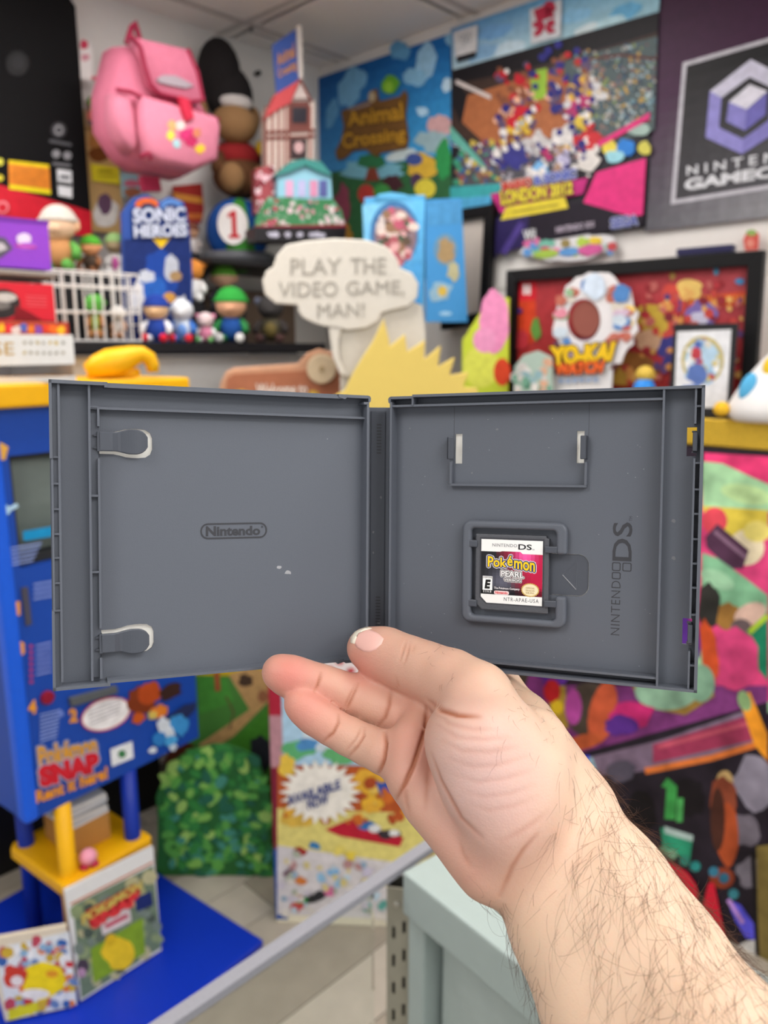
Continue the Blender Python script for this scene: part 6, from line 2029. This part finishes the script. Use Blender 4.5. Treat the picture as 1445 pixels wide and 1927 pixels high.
def surface_nets(D, lo):
    """dual mesh of the zero set, vectorised"""
    n = D.shape
    S = D < 0
    cell = np.zeros([m - 1 for m in n], np.uint8)
    for i in (0, 1):
        for j in (0, 1):
            for k in (0, 1):
                cell += S[i:n[0] - 1 + i, j:n[1] - 1 + j, k:n[2] - 1 + k]
    act = (cell > 0) & (cell < 8)
    idx = -np.ones(act.shape, np.int64)
    C = np.argwhere(act)
    idx[act] = np.arange(len(C))
    acc = np.zeros((len(C), 3))
    cnt = np.zeros(len(C))
    corners = [(i, j, k) for i in (0, 1) for j in (0, 1) for k in (0, 1)]
    vals = {c: D[C[:, 0] + c[0], C[:, 1] + c[1], C[:, 2] + c[2]] for c in corners}
    for c in corners:
        for ax in range(3):
            if c[ax] == 1:
                continue
            e = list(c)
            e[ax] = 1
            e = tuple(e)
            v0, v1 = vals[c], vals[e]
            m = (v0 < 0) != (v1 < 0)
            t = v0[m] / (v0[m] - v1[m])
            p = np.tile(np.array(c, float), (m.sum(), 1))
            p[:, ax] += t
            acc[m] += p
            cnt[m] += 1
    V = (C + acc / cnt[:, None]) * VOX + lo
    F = []
    for ax in range(3):
        a, b = (ax + 1) % 3, (ax + 2) % 3
        s0 = [slice(None)] * 3
        s1 = [slice(None)] * 3
        s0[ax] = slice(0, n[ax] - 1)
        s1[ax] = slice(1, n[ax])
        cr = S[tuple(s0)] != S[tuple(s1)]
        E_ = np.argwhere(cr)
        ok = (E_[:, a] > 0) & (E_[:, b] > 0) & (E_[:, a] < n[a] - 1) & (E_[:, b] < n[b] - 1)
        E_ = E_[ok]
        inside = S[E_[:, 0], E_[:, 1], E_[:, 2]]
        q = []
        for da, db in ((0, 0), (1, 0), (1, 1), (0, 1)):
            G = E_.copy()
            G[:, a] -= da
            G[:, b] -= db
            q.append(idx[G[:, 0], G[:, 1], G[:, 2]])
        q = np.stack(q, 1)
        q[~inside] = q[~inside][:, ::-1]
        F.append(q)
    return V, np.concatenate(F)


vol = Vol((-62, -285, -415), (215, -40, -190))
Dp = vol.new()          # palm and forearm
VIEW = np.array((0, 0, 1.0))

# forearm: two bones' worth of flesh side by side
arm = [((1013, 1640), (1078, 1560), 304, 307, 19.0, 19.0), ((1071, 1748), (1147, 1675), 290, 292, 20.5, 22.0), ((1142, 1897), (1232, 1806), 275, 276, 22, 23.5), ((1241, 2100), (1351, 1991), 250, 250, 24, 26), ((1375, 2405), (1515, 2265), 222, 222, 24, 27)]
for i in range(len(arm) - 1):
    for j in (0, 1):
        p = P3(*arm[i][j], arm[i][2 + j])
        q = P3(*arm[i + 1][j], arm[i + 1][2 + j])
        vol.cone(Dp, p, q, arm[i][4 + j], arm[i + 1][4 + j], 9)
    m0 = (P3(*arm[i][0], arm[i][2]) + P3(*arm[i][1], arm[i][3])) / 2
    m1 = (P3(*arm[i + 1][0], arm[i + 1][2]) + P3(*arm[i + 1][1], arm[i + 1][3])) / 2
    vol.cone(Dp, m0, m1, arm[i][4] - 0.5, arm[i + 1][4] - 0.5, 8)

WR = dict(p=P3(1000, 1625, 305), r=P3(1022, 1590, 308), m=P3(1050, 1558, 310), i=P3(1068, 1525, 312))
MC = dict(p=P3(782, 1462, 316), r=P3(818, 1402, 327), m=P3(868, 1350, 345), i=P3(935, 1300, 360))
vol.cone(Dp, WR['p'], MC['p'], 15.5, 11.5, 9)
vol.cone(Dp, WR['r'], MC['r'], 16, 11.5, 9)
vol.cone(Dp, WR['m'], MC['m'], 16, 12, 9)
vol.cone(Dp, WR['i'], MC['i'], 16.5, 12.5, 9)
# heel of the hand on the little-finger side, thenar ball, distal palm pad
vol.cone(Dp, P3(925, 1625, 296), P3(815, 1510, 306), 14.5, 11.5, 9)
vol.cone(Dp, P3(985, 1600, 298), P3(925, 1590, 296), 15, 13, 10)
vol.cone(Dp, P3(772, 1452, 309), P3(778, 1405, 316), 10.0, 9.5, 6)
vol.cone(Dp, P3(778, 1405, 316), P3(800, 1345, 330), 9.5, 9.0, 6)
# hollow of the palm stays behind the thenar ball
# back edge of the hand towards the index knuckle
vol.cone(Dp, P3(1060, 1512, 316), P3(985, 1362, 338), 17, 12.5, 9)

Dt = vol.new()          # thumb
TH = [(965, 1500, 294, 19.5), (930, 1400, 299, 18.5), (893, 1318, 311, 15.2), (848, 1283, 321, 12.8), (800, 1262, 330, 11.6), (762, 1247, 337, 11.2), (722, 1231, 344, 11.3), (692, 1220, 348, 9.6)]
for a_, b_ in zip(TH[:-1], TH[1:]):
    vol.cone(Dt, P3(*a_[:3]), P3(*b_[:3]), a_[3], b_[3], 5)
# thenar ball
Dn = vol.new()
vol.cone(Dn, P3(948, 1530, 289), P3(893, 1405, 291), 17.5, 17.5, 4)
vol.cone(Dn, P3(900, 1470, 290), P3(866, 1385, 298), 13.5, 12.5, 8)
vol.cone(Dn, P3(985, 1450, 298), P3(1000, 1400, 310), 18, 15, 10)
Dt = smin(Dt, Dn, 5)
kx = 3.5 + 10 * np.clip((vol.lo[0] + VOX * np.arange(vol.n[0]) - 27) / 18, 0, 1)
body = smin(Dp, Dt, kx[:, None, None].astype(np.float32))

Df = vol.new()          # ring and little finger, kept apart from one another


def finger(joints, k=3.0):
    D = vol.new()
    for a_, b_ in zip(joints[:-1], joints[1:]):
        vol.cone(D, P3(*a_[:3]), P3(*b_[:3]), a_[3], b_[3], k)
    return D


little = finger([(775, 1440, 315, 9.0), (724, 1416, 320, 8.7), (690, 1402, 325, 8.0), (655, 1385, 328, 7.7), (622, 1367, 330, 7.4), (592, 1347, 331, 7.7), (571, 1330, 331, 7.1), (563, 1323, 331, 6.5)])
ring = finger([(815, 1375, 332, 9.6), (752, 1345, 337, 9.6), (705, 1325, 341, 9.2), (662, 1308, 343, 8.9), (628, 1296, 342, 8.4), (598, 1286, 340, 8.3), (562, 1278, 338, 8.9), (538, 1270, 337, 8.5), (524, 1264, 337, 7.4)])
middle = finger([(868, 1350, 346, 10), (790, 1296, 370, 9.6), (725, 1256, 392, 8.8), (690, 1228, 397, 8.2), (650, 1205, 396, 7.8), (610, 1190, 394, 6.8)])
index = finger([(935, 1300, 361, 10.5), (880, 1240, 382, 9.8), (800, 1190, 397, 8.8), (750, 1150, 399, 8.4), (710, 1120, 398, 7.8), (680, 1100, 397, 6.8)])
fing = smin(smin(ring, little, 0.0), middle, 1.2)
fing = smin(fing, index, 2.0)
D = smin(body, fing, 3.2)
V, Fq = surface_nets(D, vol.lo)

me = bpy.data.meshes.new('person')
me.from_pydata([tuple(v) for v in V], [], [tuple(int(i) for i in f) for f in Fq])
bm = bmesh.new()
bm.from_mesh(me)
for _ in range(3):
    bmesh.ops.smooth_vert(bm, verts=bm.verts, factor=0.5, use_axis_x=True, use_axis_y=True, use_axis_z=True)
bm.to_mesh(me)
bm.free()
tmp = bpy.data.objects.new('tmp', me)
COL.objects.link(tmp)
ss = tmp.modifiers.new('s', 'SUBSURF')
ss.levels = 1
dg = bpy.context.evaluated_depsgraph_get()
me2 = bpy.data.meshes.new_from_object(tmp.evaluated_get(dg))
bpy.data.objects.remove(tmp)
me = me2
me.name = 'person'
nv = len(me.vertices)
co = np.zeros(nv * 3, np.float32)
me.vertices.foreach_get('co', co)
co = co.reshape(-1, 3)
nrm = np.zeros(nv * 3, np.float32)
me.vertices.foreach_get('normal', nrm)
nrm = nrm.reshape(-1, 3)
bvh = BVHTree.FromPolygons([tuple(v) for v in co], [tuple(p.vertices) for p in me.polygons])


def hit(x, y):
    d = Vector(((x - CX) / FPX, (CY - y) / FPX, -1.0)).normalized()
    loc, n_, i_, dist = bvh.ray_cast(Vector((0, 0, 0)), d)
    return (np.array(loc), np.array(n_)) if loc is not None else (None, None)


# creases: each a line on the skin, pressed in; (pixels, depth mm, half width mm)
CREASES = [
    ([(604, 1266), (602, 1278), (598, 1290), (592, 1302)], 0.8, 0.7),
    ([(674, 1286), (668, 1300), (660, 1318), (650, 1338)], 0.75, 0.7),
    ([(668, 1288), (658, 1308), (648, 1330)], 0.5, 0.6),
    ([(637, 1345), (636, 1360), (626, 1380), (608, 1396)], 0.8, 0.7),
    ([(686, 1370), (684, 1385), (672, 1405), (656, 1424)], 0.65, 0.7),
    ([(680, 1368), (668, 1392), (652, 1412)], 0.4, 0.6),
    ([(724, 1378), (726, 1400), (722, 1430), (710, 1462)], 1.2, 0.9),
    ([(736, 1300), (732, 1325), (724, 1350), (712, 1366)], 0.7, 1.0),
    ([(802, 1330), (801, 1370), (790, 1405), (778, 1440), (762, 1475), (745, 1505)], 1.4, 0.9),
    ([(808, 1320), (830, 1336), (860, 1345), (900, 1348)], 0.9, 1.2),
    ([(815, 1340), (845, 1362), (890, 1372), (930, 1372)], 0.22, 1.0),
    ([(822, 1365), (860, 1388), (910, 1392), (960, 1388)], 0.2, 1.0),
    ([(832, 1395), (870, 1414), (920, 1416), (975, 1406)], 0.18, 1.0),
    ([(845, 1428), (890, 1444), (940, 1440), (990, 1424)], 0.16, 1.0),
    ([(858, 1460), (900, 1472), (950, 1466), (1000, 1450)], 0.16, 1.0),
    ([(870, 1490), (910, 1500), (960, 1494), (1005, 1478)], 0.14, 1.0),
    ([(884, 1515), (920, 1526), (965, 1518), (1010, 1500)], 0.14, 1.0),
    ([(745, 1275), (750, 1290), (742, 1300)], 0.25, 0.8),
    ([(765, 1205), (758, 1225), (752, 1245)], 0.35, 0.7),
    ([(772, 1208), (767, 1228), (760, 1250)], 0.35, 0.7),
    ([(780, 1212), (776, 1228)], 0.18, 0.8),
    ([(940, 1686), (952, 1660), (965, 1630), (985, 1600), (1010, 1572)], 0.5, 1.1),
    ([(945, 1582), (975, 1568), (1005, 1548), (1030, 1528)], 0.2, 1.1),
    ([(806, 1440), (805, 1480), (800, 1520)], 0.35, 1.2),
    ([(760, 1478), (765, 1510), (772, 1535)], 0.3, 1.2),
    ([(865, 1585), (872, 1610), (885, 1630)], 0.25, 1.3),
    ([(812, 1420), (830, 1470), (868, 1540), (905, 1575)], 0.5, 1.3),
]
from mathutils.kdtree import KDTree
kd = KDTree(nv)
for i in range(nv):
    kd.insert(co[i], i)
kd.balance()
disp = np.zeros(nv, np.float32)
red = np.zeros(nv, np.float32)
for pts, dep, wid in CREASES:
    fine = []
    for (x0, y0), (x1, y1) in zip(pts[:-1], pts[1:]):
        for t in np.linspace(0, 1, max(3, int(math.hypot(x1 - x0, y1 - y0) / 3))):
            h, _ = hit(x0 + (x1 - x0) * t, y0 + (y1 - y0) * t)
            if h is not None:
                fine.append(h)
    if len(fine) < 2:
        continue
    best = {}
    N = len(fine)
    for j, h in enumerate(fine):
        taper = min(1.0, 0.35 + 2.5 * min(j, N - 1 - j) / N)
        for (c_, i_, d_) in kd.find_range(h, wid * 2.6):
            v = dep * taper * math.exp(-(d_ / wid) ** 2)
            if v > best.get(i_, 0):
                best[i_] = v
    for i_, v in best.items():
        disp[i_] = max(disp[i_], v)
# natural unevenness of skin
for i in range(0):
    pass
co2 = co - nrm * disp[:, None]
# warmth: blood at the finger ends and knuckle pads, paler thenar
def warm(x, y, d, r, amt):
    c = P3(x, y, d)
    dd = ((co - c) ** 2).sum(1)
    return amt * np.exp(-dd / (r * r))


for a_ in ((545, 1272, 330, 13, 1.0), (575, 1330, 331, 13, 1.0), (600, 1355, 331, 12, .75), (560, 1280, 331, 14, .7), (690, 1250, 340, 13, .7), (720, 1262, 336, 12, .45), (780, 1400, 308, 15, .45), (775, 1440, 306, 14, .4), (760, 1330, 325, 14, .3), (850, 1590, 292, 18, .22), (900, 1640, 288, 18, .25), (800, 1520, 298, 18, .15)):
    red = np.maximum(red, warm(*a_).astype(np.float32))
pale = np.zeros(nv, np.float32)
for a_ in ((900, 1470, 275, 26, .9), (920, 1400, 275, 20, .5)):
    pale = np.maximum(pale, warm(*a_).astype(np.float32))
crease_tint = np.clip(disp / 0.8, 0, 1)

M4 = np.array(CAMM)
root_c = np.array(P3(1290, 1900, 265))
W = co2.astype(np.float64) * MM
me.vertices.foreach_set('co', W.astype(np.float32).ravel())
at = me.attributes.new('skin', 'FLOAT_COLOR', 'POINT')
pyc = CY - FPX * co[:, 1] / -co[:, 2]
pxc = CX + FPX * co[:, 0] / -co[:, 2]
armf = np.clip(((pxc - 1000) * 0.62 + (pyc - 1560) * 0.78) / 130, 0, 1)
armf = np.maximum(armf, 0.8 * np.clip((pxc - 920 + (1420 - pyc) * 0.4) / 120, 0, 1)).astype(np.float32)
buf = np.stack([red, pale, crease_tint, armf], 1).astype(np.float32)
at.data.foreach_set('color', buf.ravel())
me.polygons.foreach_set('use_smooth', [True] * len(me.polygons))
me.update()

sk = bpy.data.materials.new('skin')
sk.use_nodes = True
nt = sk.node_tree
b = nt.nodes['Principled BSDF']
b.inputs['Roughness'].default_value = 0.48
b.inputs['Specular IOR Level'].default_value = 0.35
b.inputs['Subsurface Weight'].default_value = 0.25
b.inputs['Subsurface Radius'].default_value = (1.0, 0.35, 0.2)
b.inputs['Subsurface Scale'].default_value = 0.002
an = nt.nodes.new('ShaderNodeAttribute')
an.attribute_name = 'skin'
sep = nt.nodes.new('ShaderNodeSeparateColor')
nt.links.new(an.outputs['Color'], sep.inputs[0])
tc = nt.nodes.new('ShaderNodeTexCoord')


def noise_node(scale, detail=4):
    n_ = nt.nodes.new('ShaderNodeTexNoise')
    n_.inputs['Scale'].default_value = scale
    n_.inputs['Detail'].default_value = detail
    nt.links.new(tc.outputs['Object'], n_.inputs['Vector'])
    return n_


def mixc(fac, a_, b_, amt=None):
    m_ = nt.nodes.new('ShaderNodeMix')
    m_.data_type = 'RGBA'
    if isinstance(a_, tuple):
        m_.inputs[6].default_value = a_
    else:
        nt.links.new(a_, m_.inputs[6])
    m_.inputs[7].default_value = b_
    nt.links.new(fac, m_.inputs[0])
    return m_.outputs[2]


n1 = noise_node(90)
base = mixc(n1.outputs[0], lin('#c79c87'), lin('#cfa793'))
base = mixc(an.outputs['Alpha'], base, lin('#dcbda3'))
base = mixc(sep.outputs[1], base, lin('#cdaca6'))
base = mixc(sep.outputs[0], base, lin('#cc8074'))
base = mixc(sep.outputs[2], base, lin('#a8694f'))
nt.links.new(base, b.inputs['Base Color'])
n2 = noise_node(1400, 2)
n3 = noise_node(420, 3)
ad = nt.nodes.new('ShaderNodeMath')
ad.operation = 'ADD'
nt.links.new(n2.outputs[0], ad.inputs[0])
nt.links.new(n3.outputs[0], ad.inputs[1])
bp = nt.nodes.new('ShaderNodeBump')
bp.inputs['Strength'].default_value = 0.22
bp.inputs['Distance'].default_value = 0.0006
nt.links.new(ad.outputs[0], bp.inputs['Height'])
nt.links.new(bp.outputs[0], b.inputs['Normal'])
me.materials.append(sk)
person = bpy.data.objects.new('person', me)
COL.objects.link(person)
person.matrix_world = CAMM
tag(person, 'bare right hand and hairy forearm holding the open grey case', 'person')

# nails: plates lifted off the skin
bvh2 = BVHTree.FromPolygons([tuple(v) for v in co2], [tuple(p.vertices) for p in me.polygons])


def nail(outline, name, m, lift=0.35, rings=5):
    cx_, cy_ = sum(x for x, _ in outline) / len(outline), sum(y for _, y in outline) / len(outline)
    mb = MB()
    L = []
    for k in range(rings + 1):
        t = 1 - k / rings * 0.98
        row = []
        for x, y in outline:
            px_, py_ = cx_ + (x - cx_) * t, cy_ + (y - cy_) * t
            d = Vector(((px_ - CX) / FPX, (CY - py_) / FPX, -1.0)).normalized()
            loc, n_, i_, dist = bvh2.ray_cast(Vector((0, 0, 0)), d)
            if loc is None:
                loc, n_, i_, dist = bvh2.find_nearest(Vector(P3(px_, py_, 344)))
            row.append((loc, n_))
        L.append(row)
    rr = [[tuple((l - n_ * 0.3) * MM) for l, n_ in L[0]]]
    for k, row in enumerate(L):
        e = lift * min(1, 0.45 + 0.35 * k)
        rr.append([tuple((l + n_ * e) * MM) for l, n_ in row])
    mb.rings(rr)
    return mb.build(name, m, person, smooth=True)


NAIL = mat('#e6b5ab', 0.28, 0.0, 200, 0.03, name='nail')
NTIP = mat('#e4dccb', 0.3, 0.0, 200, 0.03, name='nail_edge')
nail([(663, 1206), (664, 1198), (670, 1190), (680, 1184), (692, 1183), (704, 1188), (714, 1194), (722, 1202), (718, 1212), (708, 1222), (696, 1227), (684, 1226), (672, 1219)], 'thumb_nail', NAIL)
nail([(660, 1210), (660, 1200), (666, 1189), (676, 1183), (688, 1180), (700, 1183), (692, 1186), (680, 1188), (671, 1195), (667, 1203), (668, 1212)], 'thumb_nail_edge', NTIP, lift=0.55, rings=3)

# hair of the forearm: fine strands, one child
rn = random.Random(77)
hair = MB()
pxx = CX + FPX * co2[:, 0] / -co2[:, 2]
pyy = CY - FPX * co2[:, 1] / -co2[:, 2]
axis = (P3(1270, 1850, 270) - P3(1050, 1560, 305))
axis /= np.linalg.norm(axis)
U_ = np.array((1100, 1440.0)); nU = np.array((.78, -.626))
rd = (pxx - U_[0]) * nU[0] + (pyy - U_[1]) * nU[1]        # signed distance inside the upper-right edge
ld = -((pxx - 945) * .94 - (pyy - 1700) * .35)            # distance inside the lower-left edge (negative inside)
seg_h = 6
cand = [i for i in range(nv) if pyy[i] > 1190 and pxx[i] > 790 and pyy[i] < 2050]
rn.shuffle(cand)
made = 0
for i in cand:
    x, y, r_, l_ = pxx[i], pyy[i], rd[i], ld[i]
    front = nrm[i][2] > 0.0
    pr_ = 0.0
    if y > 1440 and r_ > -230 and (x > 1035 or y > 1660) and (x - 1035) > (1560 - y) * 0.35 - 20:
        pr_ = 0.012 + 0.05 * min(1, max(0, (r_ + 230) / 150)) * min(1, max(0.3, (y - 1430) / 150)) * (1 if y > 1700 else min(1, max(0.12, (x - 1035) / 90)))
    elif y > 1690 and l_ > -45:
        pr_ = 0.035 if l_ > -18 else 0.006
    elif 1265 < y <= 1440 and x > 900 and r_ > -130:
        pr_ = 0.01
    elif 1200 < y < 1290 and 795 < x < 870 and front:
        pr_ = 0.01
    elif y > 1760 and r_ > -300:
        pr_ = 0.005
    if not front and y > 1450 and x > 1040:
        pr_ = max(pr_, 0.025)
    if rn.random() > pr_ * 0.6:
        continue
    n_ = Vector(nrm[i])
    ax = Vector(axis)
    side = -1 if rn.random() > 0.12 else 0.5
    tdir = ax * rn.uniform(-0.1, 0.7) + n_.cross(ax) * side * rn.uniform(0.4, 1.0)
    tdir = (tdir - n_ * tdir.dot(n_)).normalized()
    L_ = rn.uniform(9, 22) if y > 1440 else rn.uniform(3, 7)
    curl = rn.gauss(0.13, 0.09)
    p_ = Vector(co2[i]) - n_ * 0.3
    pts = [p_]
    for k in range(seg_h):
        tdir = (Matrix.Rotation(curl, 3, n_) @ tdir)
        liftv = 0.28 - 0.36 * k / seg_h
        p_ = p_ + (tdir + n_ * liftv).normalized() * (L_ / seg_h)
        pts.append(p_)
    hair.tube([tuple(q * MM) for q in pts], [0.000045, 0.000045, 0.000043, 0.00004, 0.000034, 0.000026, 0.000014], 3)
    made += 1
ho = hair.build('arm_hair', mat('#553827', 0.5, name='dark_brown_hair'), person, smooth=True)
ho['kind'] = 'stuff'
print('HAIRS', made, 'HANDVERTS', nv)
